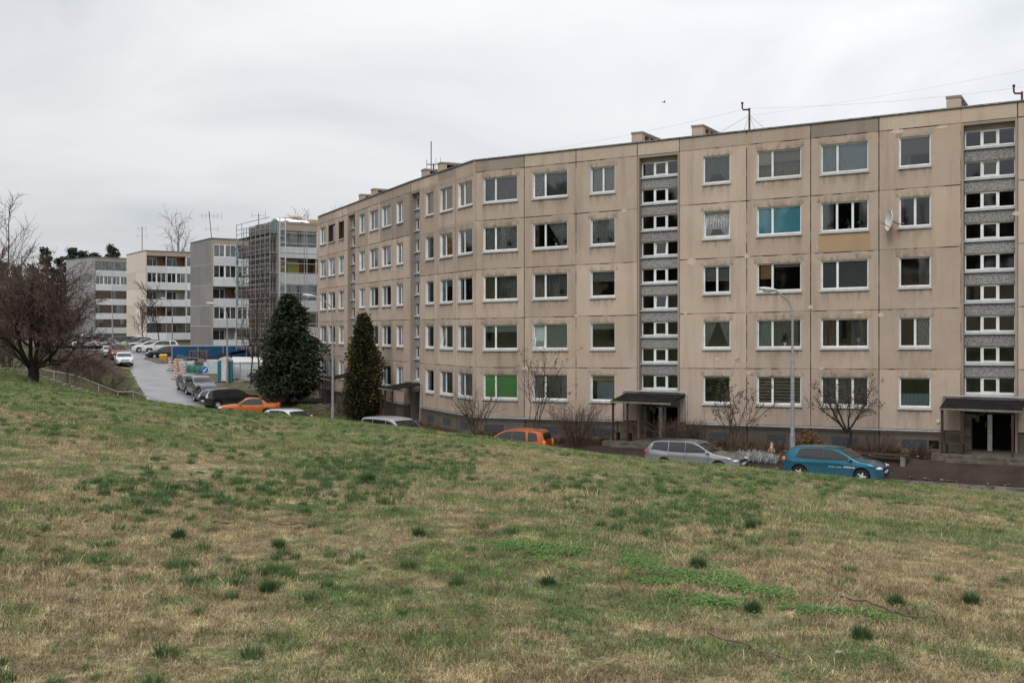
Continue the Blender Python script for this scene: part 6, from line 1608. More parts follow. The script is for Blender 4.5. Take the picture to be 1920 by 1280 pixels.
for px, row, lb, s, fl_ in ((952, 1, 'leafy pot plant in the lace curtained window nearest the bend, fourth storey', 1.0, None), (1040, 1, 'large leafy pot plant under the swept aside curtain', 1.1, None), (1056, 1, 'smaller pot plant in the corner of the window with the swept aside curtain', .8, None), (1118, 1, 'left pot plant in the lace window beside the middle stair bay', .7, None), (1142, 1, 'right pot plant in the lace window beside the middle stair bay', .7, None), (1050, 2, 'pot plant with pink flowers in a third storey window', 1.0, M_FLW), (1556, 1, 'left leafy plant behind the three light window', .9, None), (1590, 1, 'middle leafy plant behind the three light window', .9, None), (1612, 1, 'right leafy plant behind the three light window', .8, None), (1470, 3, 'tall pot plant in the window behind the street lamp', 1.3, None), (1583, 3, 'small pot plant beside the white star', .7, None), (1360, 4, 'pale flowering plant in the ground storey window above the lilac', 1.0, mat('white_petals', (.6, .55, .6), rough=.7))):
    pot_plant(px, row, lb, s, fl_)
# little white lamp on the wall beside the right hand porch
t0 = WR.t(1759); p = WR.xy(t0, -.03); t = thing('wall_vent_cap', 'small round white vent cap on the wall left of the right hand porch', 'vent cap', (p.x, p.y, zat(790, p.y)), WR.rz)
mb = MB(); mb.lathe([(0, -.04), (.06, -.04), (.075, .03), (.0, .035)], 12, axis='y'); mb.build('cap', M_WHITE, t)
# bird
t = thing('flying_bird', 'tiny dark bird in flight above the roof', 'bird', (at(1245, 75), 75, zat(192, 75)), R(20))
mb = MB(); mb.ball((0, 0, 0), (.12, .04, .035), 8, 5); mb.quad((.05, .03, .01), (-.04, .03, .01), (-.08, .2, .07), (.0, .22, .08)); mb.quad((.05, -.03, .01), (-.04, -.03, .01), (-.08, -.2, .07), (.0, -.22, .08)); mb.quad((-.1, .02, 0), (-.1, -.02, 0), (-.2, -.03, 0), (-.2, .03, 0)); mb.build('body', M_BLACKP, t)

# ---------------------------------------------------------------- building site by the street
def rect_thing(name, label, cat, px, by, rz, group=None, y0=60):
    q = hit(px, by, y0); q.z = terrain(q.x, q.y); return thing(name, label, cat, q, rz, group)
M_BLUEC = mat('blue_tarpaulin', (.010, .085, .19), (.008, .06, .14), scale=1.2, stretch=(2, 2, .4), rough=.45, coord='pos')
M_TEAL = mat('toilet_teal', (.02, .17, .20), rough=.5)
M_FILM = mat('shrink_film', (.56, .62, .66), (.42, .47, .50), scale=4, rough=.35, coord='pos')
M_BOARDW = mat('insulation_white', (.52, .55, .57), (.44, .47, .49), scale=1.5, rough=.7, coord='pos')
M_TARPB = mat('black_tarpaulin', (.035, .038, .042), (.02, .022, .025), scale=3, rough=.5, coord='pos')
M_PALW = mat('pallet_wood', (.33, .19, .10), (.2, .11, .06), scale=6, rough=.85, coord='pos')
M_RWRED = mat('beacon_red', (.42, .10, .035), rough=.5); M_RWW = mat('beacon_white', (.72, .70, .66), rough=.5)
q = Vector((at(323, 114), 114, 0)); q.z = terrain(q.x, q.y)
t = thing('site_trailer', 'long blue tarpaulin sided trailer with a pale frame beside the striped beacons', 'trailer', q, R(13))
mb = MB(); L_ = 8.0; hT = zat(648, 114)-q.z; mb.box(0, L_, 0, 2.4, .9, hT-.08); mb.build('tarpaulin', M_BLUEC, t)
mb = MB(); mb.box(-.02, L_+.02, -.03, 2.43, hT-.10, hT); mb.build('top_rail', M_GALV, t)
for x in (-.06, 2.6, 5.2, L_-.02): mb = MB(); mb.box(x, x+.09, -.045, .0, .4, hT-.10); mb.build('stake', M_GALV, t)
mb = MB(); mb.box(-.08, .0, 0, 2.4, .5, hT); mb.build('tail_frame', M_GALV, t)
mb = MB(); mb.box(0, L_, .05, 2.35, .65, .9); mb.build('chassis', M_STEEL, t)
for x in (1.2, 2.1, 6.5):
    for y in (.12, 2.28): link('wheel', shared(('tyre', .4), lambda: wheel_meshes(.4)[0]), t, (x, y, .4))
def beacon(px, by, i, lb):
    q = hit(px, by, 70); q.z = terrain(q.x, q.y); h = 1.15; w_ = .27
    t = thing('striped_beacon', lb, 'barrier beacon', q, R(12+i*7), 'striped traffic beacons')
    mb = MB(); mb.box(-.38, .38, -.2, .2, 0, .13); mb.build('foot', M_BLACK, t)
    mb = MB(); mb.box(-w_/2, w_/2, -.035, .035, .13, .13+h); mb.build('board', M_RWW, t)
    for k in range(4):
        z = .16+k*.28; mb = MB(); s = (-1 if i == 0 else 1)
        for y in (-.0375, .0375): mb.quad((-w_/2, y, z+(.16 if s > 0 else 0)), (w_/2, y, z+(0 if s > 0 else .16)), (w_/2, y, z+(.13 if s > 0 else .29)), (-w_/2, y, z+(.29 if s > 0 else .13)))
        mb.build('red_stripe', M_RWRED, t)
for i, (px, by, lb) in enumerate(((318.5, 694, 'leftmost red and white striped beacon, its stripes leaning the other way'), (328, 694.5, 'striped beacon close against the corner of the blue trailer'), (329, 710, 'striped beacon standing nearest on the road by itself'), (341.5, 704, 'striped beacon in front of the mesh fence'), (345.5, 708, 'striped beacon half hidden by the graphite estate'))): beacon(px, by, i, lb)
# site toilet
t = rect_thing('site_toilet', 'white site toilet with teal corners behind the street lamp', 'site toilet', 423, 716, R(8))
mb = MB(); mb.box(-.6, .6, -.55, .55, .08, 2.05); mb.build('cabin', mat('toilet_white', (.66, .66, .64), rough=.45), t)
for x0, x1 in ((-.64, -.34), (.34, .64)): mb = MB(); mb.box(x0, x1, -.60, -.551, .05, 2.0); mb.build('corner_panel', M_TEAL, t)
for x0, x1 in ((-.65, -.601), (.601, .65)): mb = MB(); mb.box(x0, x1, -.58, .56, .05, 2.0); mb.build('side_panel', M_TEAL, t)
mb = MB(); mb.box(-.30, .30, -.59, -.552, .12, 1.95); d = mb.build('door', MATS['toilet_white'], t); mb = MB(); mb.box(.2, .25, -.62, -.592, 1.0, 1.12); mb.build('handle', M_BLACKP, d)
mb = MB(); P = [(-.62, 2.05), (-.5, 2.25), (-.2, 2.36), (.2, 2.36), (.5, 2.25), (.62, 2.05)]
for y in (-.58, .58): mb.quad(*[(x, y, z) for x, z in (P if y < 0 else reversed(P))])
for (a, b) in zip(P, P[1:]): mb.quad((a[0], -.58, a[1]), (b[0], -.58, b[1]), (b[0], .58, b[1]), (a[0], .58, a[1]))
mb.build('roof', MATS['toilet_white'], t, smooth=40); mb = MB(); mb.box(-.7, .7, -.65, .6, -.1, .08); mb.build('skid', M_BLACKP, t)
# wrapped stacks of boards
def stack(px, by, w_, d, h, rz, label, mt, n=3, cap=None):
    t = rect_thing('board_stack', label, 'board stack', px, by, rz, 'wrapped stacks on the building site')
    for k in range(n):
        mb = MB(); mb.box(-w_/2+.02*(k % 2), w_/2-.015*(k % 2), -d/2, d/2, .12+k*(h-.12)/n, .12+(k+1)*(h-.12)/n-.012); mb.build('board_pack', mt, t)
    mb = MB(); mb.box(-w_/2, w_/2, -d/2, d/2, -.2, .12); mb.build('pallet', M_PALW, t)
    if cap: mb = MB(); mb.hexa([(-w_/2-.05, -d/2-.05, h), (w_/2+.05, -d/2-.05, h), (w_/2+.05, d/2+.05, h), (-w_/2-.05, d/2+.05, h)], [(-w_/2-.05, -d/2-.05, h+.1), (w_/2+.05, -d/2-.05, h+.08), (w_/2-.2, d/2, h+.5), (-w_/2+.2, d/2, h+.55)]); mb.build('cover', cap, t)
    return t
stack(462, 714, 1.3, 1.2, 1.25, R(10), 'square grey white board stack right of the site toilet', M_BOARDW)
stack(444, 711, 1.1, 1.1, 1.3, R(14), 'pale board stack half behind the site toilet', M_BOARDW)
stack(462, 705, 3.2, 2.2, 1.35, R(10), 'big white covered stack behind the site toilet', M_FILM, 3, mat('white_cover', (.66, .64, .61), (.55, .53, .5), scale=3, coord='pos'))
stack(398, 702, 1.4, 1.2, 1.25, R(0), 'stack wrapped in pale blue film beside the round blue sign', M_FILM, 4)
stack(405, 699, 1.8, 1.5, 1.35, R(20), 'tall film wrapped stack behind the pale blue one', M_FILM, 4)
stack(352, 692, 1.5, 1.2, .95, R(5), 'white wrapped stack behind the mesh fence', M_FILM, 3)
stack(337, 690, .9, .9, 1.1, R(5), 'narrow tan board stack leaning behind the striped beacons', mat('tan_board', (.45, .29, .15), rough=.8), 3)
# pallets with planks
def pallets(px, by, z, n, label):
    t = rect_thing('pallet_pile', label, 'pallets', px, by, R(8), 'piles of pallets'); t.location.z += z
    for k in range(n):
        for y in (-.5, -.25, 0, .25, .5): mb = MB(); mb.box(-.95, .95, y-.08, y+.08, k*.2+.15, k*.2+.18); mb.build('plank', M_PALW, t)
        for x in (-.85, 0, .85): mb = MB(); mb.box(x-.06, x+.06, -.55, .55, k*.2, k*.2+.148); mb.build('bearer', M_PALW, t)
pallets(373, 688, 1.0, 4, 'brown pallets piled high against the blue trailer'); pallets(371, 690, .0, 4, 'lower pile of brown pallets behind the green sacks')
for i, (px, by, lb) in enumerate(((354, 697, 'left green sack behind the mesh fence'), (365, 698, 'middle green sack behind the mesh fence'), (376, 699, 'right green sack behind the mesh fence'))):
    t = rect_thing('green_sack', lb, 'sack', px, by, 0, 'green sacks'); mb = MB(); mb.lathe([(0, 0), (.42, .02), (.5, .25), (.47, .62), (.36, .78), (.15, .82), (0, .80)], 12); mb.build('sack', mat('green_sack_cloth', (.035, .17, .13), (.02, .10, .08), scale=5, coord='pos'), t, smooth=60); mb = MB(); mb.tube([(-.3, 0, .76), (-.2, 0, .98), (-.1, 0, .78)], .03, 5); mb.build('strap', M_TEAL, t)
# black tarpaulin shelter
q = hit(424, 700, 80); q.z = terrain(q.x, q.y); q += Vector((.3, 5, 0)); t = thing('tarpaulin_shelter', 'black tarpaulin sheet slung over a frame behind the white stacks', 'shelter', q, R(10))
mb = MB(); zt_ = zat(656, q.y)-q.z; A = [(-2.2, -1.4, zt_-.35), (.2, -1.5, zt_), (2.6, -1.2, zt_-.25), (2.7, 1.4, zt_-.5), (.2, 1.6, zt_-.3), (-2.3, 1.3, zt_-.8)]
NX = 12; PP_ = [[None]*5 for _ in range(NX+1)]
for i in range(NX+1):
    x = lerp(-2.3, 2.7, i/NX)
    for j in range(5):
        y = lerp(-1.5, 1.6, j/4); z = zt_-.16*abs(x-.2)-.35*max(0, j/4)-.25*(x > 1.8)*(x-1.8)+.06*mnoise.noise((x*2, y*2, 1)); PP_[i][j] = (x, y, z)
for i in range(NX):
    for j in range(4): mb.quad(PP_[i][j], PP_[i+1][j], PP_[i+1][j+1], PP_[i][j+1])
for j in range(4): mb.quad(PP_[0][j], PP_[0][j+1], (PP_[0][j+1][0]-.1, PP_[0][j+1][1], .2), (PP_[0][j][0]-.1, PP_[0][j][1], .2))
for i in range(3): mb.quad(PP_[i][0], PP_[i+1][0], (PP_[i+1][0][0], -1.55, .25), (PP_[i][0][0], -1.55, .25))
mb.build('tarpaulin', M_TARPB, t, smooth=50)
for x, y in ((-2.2, -1.4), (2.6, -1.4), (-2.2, 1.4), (2.6, 1.4)): mb = MB(); mb.tube([(x, y, -.1), (x, y, zt_-.9)], .05, 5); mb.build('post', M_GALV, t)
# round blue direction sign, arrow down to the left
q = hit(385, 712, 80); q.z = terrain(q.x, q.y); t = thing('road_sign', 'round blue road sign with a white arrow pointing down to the left', 'road sign', q, R(-14))
zc_ = zat(693, q.y)-q.z; mb = MB(); mb.tube([(0, 0, -.1), (0, 0, zc_+.25)], .035, 6); mb.build('post', M_GALV, t)
mb = MB(); mb.lathe([(0, -.05), (.34, -.05), (.34, -.025), (0, -.025)], 24, (0, 0, zc_), 'y'); mb.build('disc', mat('sign_blue', (.015, .12, .42), rough=.4), t)
mb = MB(); mb.lathe([(.335, -.053), (.355, -.053), (.355, -.02)], 24, (0, 0, zc_), 'y'); mb.build('rim', M_WHITE, t)
s2 = .7071
def rot(x, z): return (x*s2-z*s2, -.056, zc_+x*s2+z*s2)
mb = MB(); mb.quad(rot(-.05, .0), rot(-.05, 0), rot(.28, .0), rot(.28, 0)) if False else None
for poly in ([(-.10, -.045), (.25, -.045), (.25, .045), (-.10, .045)], [(-.26, 0), (-.06, -.14), (-.06, .14)]): mb.quad(*[rot(a, b) for a, b in poly])
mb.build('arrow', M_WHITE, t)
# mesh fence panels
def fence_panel(pa, pb, lb, h=1.9):
    a, b = hit(*pa, 70), hit(*pb, 70); a.z = terrain(a.x, a.y); b.z = terrain(b.x, b.y); d = (b-a); L_ = math.hypot(d.x, d.y); dz = d.z
    t = thing('mesh_fence_panel', lb, 'fence panel', a, math.atan2(d.y, d.x), 'temporary mesh fence')
    for x in (0, L_): mb = MB(); mb.tube([(x, 0, dz*x/L_), (x, 0, dz*x/L_+h)], .028, 5); mb.build('post', M_GALV, t)
    for z in (.12, h-.02): mb = MB(); mb.tube([(0, 0, z), (L_, 0, z+dz)], .022, 5); mb.build('rail', M_GALV, t)
    mb = MB(); n = max(2, int(L_/.3))
    for k in range(1, n): x = L_*k/n; mb.tube([(x, 0, .12+dz*k/n), (x, 0, h+dz*k/n)], .006, 3, False)
    for k in range(1, 7): z = h*k/7; mb.tube([(0, 0, z), (L_, 0, z+dz)], .006, 3, False)
    o = mb.build('mesh', M_GALV, t); o['kind'] = 'stuff'
    for x in (0, L_): mb = MB(); mb.box(x-.12, x+.12, -.3, .3, dz*x/L_-.1, dz*x/L_+.12); mb.build('foot', M_CONC, t)
fence_panel((333, 699), (348, 703), 'mesh fence panel nearest the striped beacons'); fence_panel((349, 703.5), (381, 707), 'mesh fence panel in front of the green sacks'); fence_panel((390, 712), (408, 716), 'mesh fence panel between the blue sign and the site toilet'); fence_panel((440, 717), (450, 717), 'mesh fence panel right of the site toilet'); fence_panel((451, 717), (476, 716), 'mesh fence panel in front of the square board stack')
# kerb island with grit box, bin
isl = [hit(px, by, 80) for px, by in ((272, 673), (298, 681), (326, 681), (330, 676), (300, 670))]
t = thing('traffic_island', 'kerbed earth island at the mouth of the car park', 'traffic island', isl[0]); t['kind'] = 'structure'; del t['category']
def zt2(p): return max(terrain(p.x, p.y), zlow(p.x, p.y))
mb = MB(); mb.quad(*[Vector((p.x, p.y, zt2(p)+.17))-isl[0] for p in isl]); mb.build('earth', MATS['site_soil'], t)
for a, b in zip(isl, isl[1:]+isl[:1]):
    d = (b-a); L_ = math.hypot(d.x, d.y); dz = zt2(b)-zt2(a); mb = MB(); mb.hexa([(0, -.09, -.15), (L_, -.09, dz-.15), (L_, .09, dz-.15), (0, .09, -.15)], [(0, -.09, .2), (L_, -.09, dz+.2), (L_, .09, dz+.2), (0, .09, .2)]); mb.build('kerbstone', M_KERB, t, Vector((a.x, a.y, zt2(a)))-isl[0], math.atan2(d.y, d.x))
q = hit(306, 677, 80); q.z = zt2(q)+.15; t = thing('grit_box', 'bright yellow grit box on the kerbed island', 'grit box', q, R(12)); t.scale = (.8, .8, .8); mb = MB(); mb.hexa([(-.42, -.3, 0), (.42, -.3, 0), (.42, .3, 0), (-.42, .3, 0)], [(-.5, -.36, .55), (.5, -.36, .55), (.5, .36, .62), (-.5, .36, .62)]); mb.build('tub', mat('grit_yellow', (.62, .38, .03), rough=.45), t); mb = MB(); mb.hexa([(-.54, -.4, .56), (.54, -.4, .56), (.54, .4, .63), (-.54, .4, .63)], [(-.5, -.36, .66), (.5, -.36, .66), (.45, .36, .80), (-.45, .36, .80)]); mb.build('lid', MATS['grit_yellow'], t)
q = hit(233, 655, 90); q.z = zt2(q); t = thing('recycling_bin', 'light green recycling bin beside the black saloon', 'bin', q, R(10)); mb = MB(); mb.lathe([(0, 0), (.4, .0), (.46, .7), (.44, .8), (.28, 1.05), (0, 1.12)], 12); mb.build('bell', mat('bin_green', (.25, .40, .16), rough=.5), t, smooth=50); mb = MB(); mb.lathe([(0, -.47), (.1, -.47), (.1, -.4)], 10, (0, 0, .82), 'y'); mb.build('slot', M_BLACK, t)
# pale litter on the green strip left of the house
for px, by, lb in ((590, 746, 'pale sheet lying on the grass left of the long house'),):
    q = hit(px, by, 60); t = thing('plastic_sheet', lb, 'sheet', q, R(10)); mb = cloth(.9, .5, 4, 3, .02, 3); mb.v = [(x, z, y+.04) for x, y, z in mb.v]; mb.build('sheet', M_WHITE, t)
# ---------------------------------------------------------------- grass, weeds, leaves, twigs on the near slope
def clump(n, rad, hmin, hmax, wd, seed, lean=.6):
    r = random.Random(seed); mb = MB()
    for k in range(n):
        a = r.uniform(0, 6.28); q = rad*math.sqrt(r.random()); x, y = q*math.cos(a), q*math.sin(a); h = r.uniform(hmin, hmax); b = r.uniform(0, 6.28); w_ = wd*r.uniform(.6, 1.3)
        c, s = math.cos(b)*w_/2, math.sin(b)*w_/2; l = lean*h*r.uniform(.3, 1.5); az = r.uniform(0, 6.28); lx, ly = l*math.cos(az), l*math.sin(az)
        mb.quad((x-c, y-s, -.01), (x+c, y+s, -.01), (x+lx*.4+c*.8, y+ly*.4+s*.8, h*.62), (x+lx*.4-c*.8, y+ly*.4-s*.8, h*.62))
        mb.quad((x+lx*.4-c*.8, y+ly*.4-s*.8, h*.62), (x+lx*.4+c*.8, y+ly*.4+s*.8, h*.62), (x+lx, y+ly, h))
    return mb
protos = bpy.data.collections.new('grass_clumps')      # not linked to the scene: sources for the grass only
def proto(name, mb, mt):
    o = bpy.data.objects.new(name, mb.mesh(name, mt)); protos.objects.link(o); return o
for i, (n_, h0, h1, ln_) in enumerate(((80, .012, .036, 1.1), (80, .014, .042, 1.1), (90, .008, .022, 3.0), (90, .008, .02, 3.4), (36, .03, .065, .8), (60, .006, .016, 2.5))): proto('short_clump', clump(n_, .15, h0, h1, .0042, 100+i, ln_), M_BLADE)
rg = random.Random(77)
def hill_z(x, y): return terrain_fast(x, y)
def terrain_fast(x, y):
    z = hill(x, y)
    zl = zlow(x, y)
    if z < zl+.3: return None
    return z+.035*mnoise.noise((x*.45, y*.45, 3))*min(1, max(0, (y-3)/6))
pts = []
def strewn(n, ya, yb, sl, sh):
    c = 0
    while c < n:
        f = rg.random(); y = math.sqrt(lerp(ya*ya, yb*yb, f)); x = rg.uniform(-.53, .53)*y+rg.uniform(-1, 1)
        z = terrain_fast(x, y)
        c += 1
        if z is None: continue
        g = mnoise.noise((x*.35, y*.35, 9))+.5*mnoise.noise((x*1.1, y*1.1, 4))
        pts.append((x, y, z, rg.uniform(0, 6.28), rg.uniform(sl, sh)*.92*(1+.4*g)*(1 if rg.random() < .85 else rg.uniform(1.15, 1.5))))
strewn(11000, 3.6, 11, .75, 1.15); strewn(15000, 11, 22, .9, 1.35); strewn(15000, 22, 40, 1.0, 1.6); strewn(9000, 40, 66, 1.2, 2.0)
scatter('grass', pts, protos)
# bank and strip by the house: rough winter grass
protos2 = bpy.data.collections.new('rough_clumps'); protos, _keep = protos2, protos
for i in range(3): proto('rough_clump', clump(40, .25, .06, .22, .02, 120+i, .8), M_BLADE)
pts2 = []
while len(pts2) < 5200:
    y = rg.uniform(50, 100); x = rg.uniform(-58, -6) if y > 60 else rg.uniform(-45, -20)
    q = road_q(x, y)
    if abs(q) < ROADW+.5: continue
    if q > 0 and wall_dist(x, y)[0] < 1: continue
    pts2.append((x, y, ground(x, y), rg.uniform(0, 6.28), rg.uniform(.5, 1.1)))
scatter('rough_grass', pts2, protos2)
# tall dark tufts one can pick out
M_TUFT = mat('tuft_blades', (.085, .15, .05), (.04, .08, .03), scale=14, rough=.7, transl=.2)
def tussock(n, seed, ln=.12, r0=.045, wd=.0055):
    "dome of blades springing from one root"
    r = random.Random(seed); mb = MB()
    for k in range(n):
        a = r.uniform(0, 6.28); q = r0*math.sqrt(r.random()); x, y = q*math.cos(a), q*math.sin(a); az = a+r.gauss(0, .6); tl = r.uniform(.1, 1.25)*(.4+.6*q/r0); l = ln*r.uniform(.6, 1.2); b = az+1.57; w_ = wd*r.uniform(.6, 1.2)
        c, s = math.cos(b)*w_/2, math.sin(b)*w_/2; dx, dy = math.cos(az), math.sin(az); p1 = (x+dx*l*.45*math.sin(tl*.6), y+dy*l*.45*math.sin(tl*.6), l*.5*math.cos(tl*.6)); p2 = (p1[0]+dx*l*.55*math.sin(tl), p1[1]+dy*l*.55*math.sin(tl), p1[2]+l*.5*math.cos(tl))
        mb.quad((x-c, y-s, -.01), (x+c, y+s, -.01), (p1[0]+c*.8, p1[1]+s*.8, p1[2]), (p1[0]-c*.8, p1[1]-s*.8, p1[2])); mb.quad((p1[0]-c*.8, p1[1]-s*.8, p1[2]), (p1[0]+c*.8, p1[1]+s*.8, p1[2]), p2)
    return mb
tuft_m = [tussock(300, 200+i).mesh('grass_tuft', M_TUFT) for i in range(3)]
def near(px, py): return hit(px, py, 2.5, 80)
# smaller tussocks, scattered through the turf and thick in a green band at the left
M_TUS = mat('tussock_blades', (.11, .185, .06), (.055, .105, .04), scale=9, rough=.75, transl=.2, coord='pos')
protos5 = bpy.data.collections.new('tussocks'); protos = protos5
for i in range(3): proto('tussock', tussock(90, 240+i, .085, .05, .006), M_TUS)
pts5 = []
for k in range(5200):
    y = math.sqrt(rg.uniform(4.2**2, 44**2)); x = rg.uniform(-.52, .52)*y; z = terrain_fast(x, y)
    if z is None: continue
    g = mnoise.noise((x*.28, y*.28, 21))+.6*mnoise.noise((x*1.3, y*1.3, 7))+.004*(y-14)
    if g > .12+.3*(rg.random()-.4): pts5.append((x, y, z-.01, rg.uniform(0, 6.28), rg.uniform(.45, 1.1)*(1+.012*y)))
for (xa, xb, ya, yb, n) in ((150, 760, 880, 965, 250), (1150, 1430, 930, 1010, 130), (560, 900, 850, 905, 200), (340, 640, 1030, 1120, 26), (0, 900, 760, 830, 200), (1000, 1900, 880, 930, 240)):
    for k in range(n):
        px = rg.uniform(xa, xb); py = rg.gauss((ya+yb)/2, (yb-ya)/4); u_ = (px-960)/F
        p = near(px, py)
        if p.y < 60 and terrain_fast(p.x, p.y) is not None: pts5.append((p.x, p.y, p.z-.01, rg.uniform(0, 6.28), rg.uniform(.5, 1.1)*(1+.012*p.y)))
scatter('tussock_grass', pts5, protos5)
TUFTS = [(690, 906, 1.5), (715, 900, 1.1), (335, 1010, .95), (522, 1030, .9), (517, 1078, .7), (505, 1112, .95), (785, 1006, .9), (1310, 1068, 1.1), (1412, 1150, .9), (1028, 1098, .8), (1406, 994, 1.1), (1302, 992, 1.0), (1380, 1026, .8), (1680, 1138, .9), (1615, 1200, .9), (1820, 1134, .95), (1490, 1048, .8), (160, 966, 1.0), (180, 955, 1.2), (300, 922, 1.1), (430, 898, 1.2), (470, 928, 1.3), (545, 925, 1.4), (150, 968, .9), (1070, 934, 1.1), (1200, 940, 1.1), (1300, 880, 1.0), (640, 920, 1.3), (590, 925, 1.2), (400, 935, 1.1), (260, 930, 1.0), (1180, 965, .9), (950, 1060, .6), (1560, 960, .9), (1640, 945, .9), (1745, 955, 1.0), (1870, 1000, .9)]
TL = {(690, 906): 'big dark grass tuft at the right end of the dark green band', (335, 1010): 'lone dark grass tuft in the tan turf left of the long pale twig', (522, 1030): 'lone upright dark tuft below the long pale twig', (505, 1112): 'dark tuft lowest on the left half of the slope', (785, 1006): 'flat dark tuft just right of the long pale twig', (1310, 1068): 'big dark tuft at the right edge of the bright weeds', (1412, 1150): 'dark tuft among the bright weeds at their narrow middle', (1028, 1098): 'small dark tuft below the left end of the bright weeds', (1406, 994): 'dark tuft above and right of the bright weeds', (1680, 1138): 'dark tuft beside the forked dark twig', (1615, 1200): 'dark tuft below the forked dark twig', (1820, 1134): 'dark tuft right of the forked dark twig'}
for i, (px, py, s) in enumerate(TUFTS):
    if (px, py) not in TL: continue
    p = near(px, py); o = link('grass_tuft', tuft_m[i % 3], None, p+Vector((0, 0, -.01)), rg.uniform(0, 6.28)); o.scale = (s*1.0, s*1.0, s*1.0)
    tag(o, TL[(px, py)], 'grass tuft', 'dark grass tufts on the slope')
# bright green weeds in the hollow
M_WEED = mat('weed_leaf', (.17, .30, .07), (.09, .19, .05), scale=5, rough=.6, coord='pos', transl=.25)
protos3 = bpy.data.collections.new('weed_rosettes'); protos = protos3
for i in range(3):
    mb = MB(); r = random.Random(i)
    for k in range(22):
        a = r.uniform(0, 6.28); l = r.uniform(.014, .05); x, y = r.gauss(0, .05), r.gauss(0, .05); z = r.uniform(.015, .06); c, s = math.cos(a), math.sin(a)
        mb.quad((x, y, z), (x+c*l*.5-s*l*.35, y+s*l*.5+c*l*.35, z+.008), (x+c*l, y+s*l, z), (x+c*l*.5+s*l*.35, y+s*l*.5-c*l*.35, z+.008))
    proto('weed_rosette', mb, M_WEED)
pts3 = []
path = [near(px, py) for px, py in ((985, 1030), (1090, 1042), (1180, 1058), (1240, 1075), (1300, 1100), (1400, 1125), (1500, 1140), (1600, 1148))]
wid = [.08, .16, .22, .2, .10, .11, .14, .08]
for k in range(2500):
    f = rg.random()*(len(path)-1.001); i = int(f); p = path[i].lerp(path[i+1], f-i); w_ = lerp(wid[i], wid[i+1], f-i)*1.6
    x, y = p.x+rg.gauss(0, .22), p.y+rg.gauss(0, w_*1.15)
    if mnoise.noise((x*2.2, y*2.2, 2)) < .06+.3*rg.random()-.15: continue
    pts3.append((x, y, terrain_fast(x, y), rg.uniform(0, 6.28), rg.uniform(.35, .85)))
for k in range(500):
    y = math.sqrt(rg.uniform(6**2, 26**2)); x = rg.uniform(-.5, .5)*y
    if mnoise.noise((x*.5, y*.5, 12)) > .22: pts3.append((x, y, terrain_fast(x, y), rg.uniform(0, 6.28), rg.uniform(.5, 1.0)))
scatter('weeds', [p for p in pts3 if p[2] is not None], protos3)
# fallen leaves
protos4 = bpy.data.collections.new('dry_leaves'); protos = protos4
for i, c in enumerate(((.20, .10, .045), (.30, .19, .10), (.13, .07, .04), (.34, .26, .20))):
    r = random.Random(i); mb = MB(); s = .035
    mb.quad((-s, 0, .045), (-.2*s, s*.6, .06), (s, 0, .05), (-.2*s, -s*.6, .052)); proto('dry_leaf', mb, mat('dry_leaf_%d' % i, c, rough=.8))
pts4 = []
for k in range(1500):
    y = math.sqrt(rg.uniform(4**2, 30**2)); x = rg.uniform(-.52, .52)*y; z = terrain_fast(x, y)
    if z is not None: pts4.append((x, y, z, rg.uniform(0, 6.28), rg.uniform(.3, .8)))
for k in range(2600):
    t_ = rg.uniform(0, 34); n = rg.choice((rg.uniform(3.3, 4.6), rg.uniform(1.0, 3.6), rg.uniform(2.2, 2.9))); p = WR.xy(t_, -n); z = zlow(p.x, p.y)+.10 if n > 2.3 and n < KO else terrain(p.x, p.y) if n < KO else zlow(p.x, p.y)-.03
    pts4.append((p.x, p.y, z, rg.uniform(0, 6.28), rg.uniform(1.3, 2.8)))
scatter('fallen_leaves', pts4, protos4)
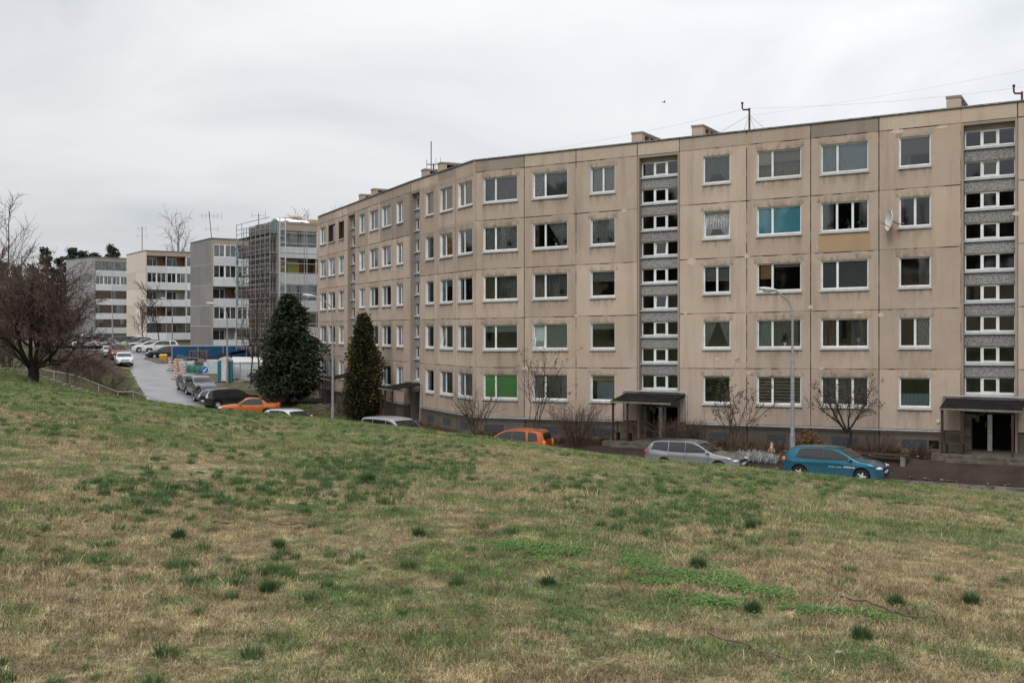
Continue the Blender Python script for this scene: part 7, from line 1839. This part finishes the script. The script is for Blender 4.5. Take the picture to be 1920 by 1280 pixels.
# withered perennials along the foot of the house
M_DRY = mat('withered_stems', (.17, .11, .07), (.07, .05, .035), scale=5, rough=.9, coord='pos')
protos6 = bpy.data.collections.new('withered_plants'); protos = protos6
for i in range(3): proto('withered_plant', tussock(60, 260+i, .30, .10, .012), M_DRY)
pts6 = []
for k in range(520):
    t_ = rg.uniform(.5, 31); n = rg.uniform(.25, 2.5)
    if any(b['wg'] is WR and b['t0']-1.1 < t_ < b['t1']+.9 for b in bays): continue
    p = WR.xy(t_, -n)
    if mnoise.noise((p.x*.6, p.y*.6, 5)) > -.15: pts6.append((p.x, p.y, ground(p.x, p.y)-.02, rg.uniform(0, 6.28), rg.uniform(.6, 1.9)))
for k in range(160):
    t_ = rg.uniform(.5, WB.L-.2); n = rg.uniform(.3, 3.2); p = WB.xy(t_, -n); pts6.append((p.x, p.y, ground(p.x, p.y)-.02, rg.uniform(0, 6.28), rg.uniform(.6, 1.6)))
scatter('withered_plants', pts6, protos6)
# dead twigs on the grass
M_STICK = mat('dead_stick', (.20, .145, .10), (.09, .065, .05), scale=30, rough=.95)
def twig(pix, label, rad=.012, rise=.05):
    rad *= .7
    P = [near(*q)+Vector((0, 0, rise)) for q in pix]; o0 = P[0].copy(); mb = MB(); P2_ = []
    for a, b in zip(P, P[1:]):
        for k in range(3): P2_.append(a.lerp(b, k/3)+Vector((rg.gauss(0, .012), rg.gauss(0, .012), rg.uniform(-.01, .02))))
    P2_.append(P[-1])
    for k in range(2, len(P2_)-1, 2):
        e = P2_[k]+Vector((rg.gauss(0, .1), rg.gauss(0, .1), rg.uniform(0, .05))); mb.tube([P2_[k]-o0, e-o0], [rad*.5, rad*.25], 4)
    mb.tube([p-o0 for p in P2_], [lerp(rad, rad*.5, k/(len(P2_)-1)) for k in range(len(P2_))], 5)
    o = mb.build('fallen_twig', M_STICK, None, o0); tag(o, label, 'twig', 'dead twigs on the slope')
twig([(1192, 1088), (1240, 1090), (1275, 1094)], 'thin dark twig below the bright green weeds')
twig([(1335, 1208), (1390, 1224), (1440, 1242), (1478, 1252)], 'long dark twig low in the right of the slope', .011)
twig([(1572, 1130), (1620, 1143), (1680, 1165), (1740, 1170)], 'forked dark twig at the right end of the weeds', .014)
twig([(400, 988), (430, 992)], 'short thick twig left of the long pale one', .02); twig([(505, 990), (560, 994), (600, 993), (648, 986)], 'long pale twig across the left of the slope', .013)
twig([(258, 780), (300, 789)], 'pale twig near the crest of the slope', .02)
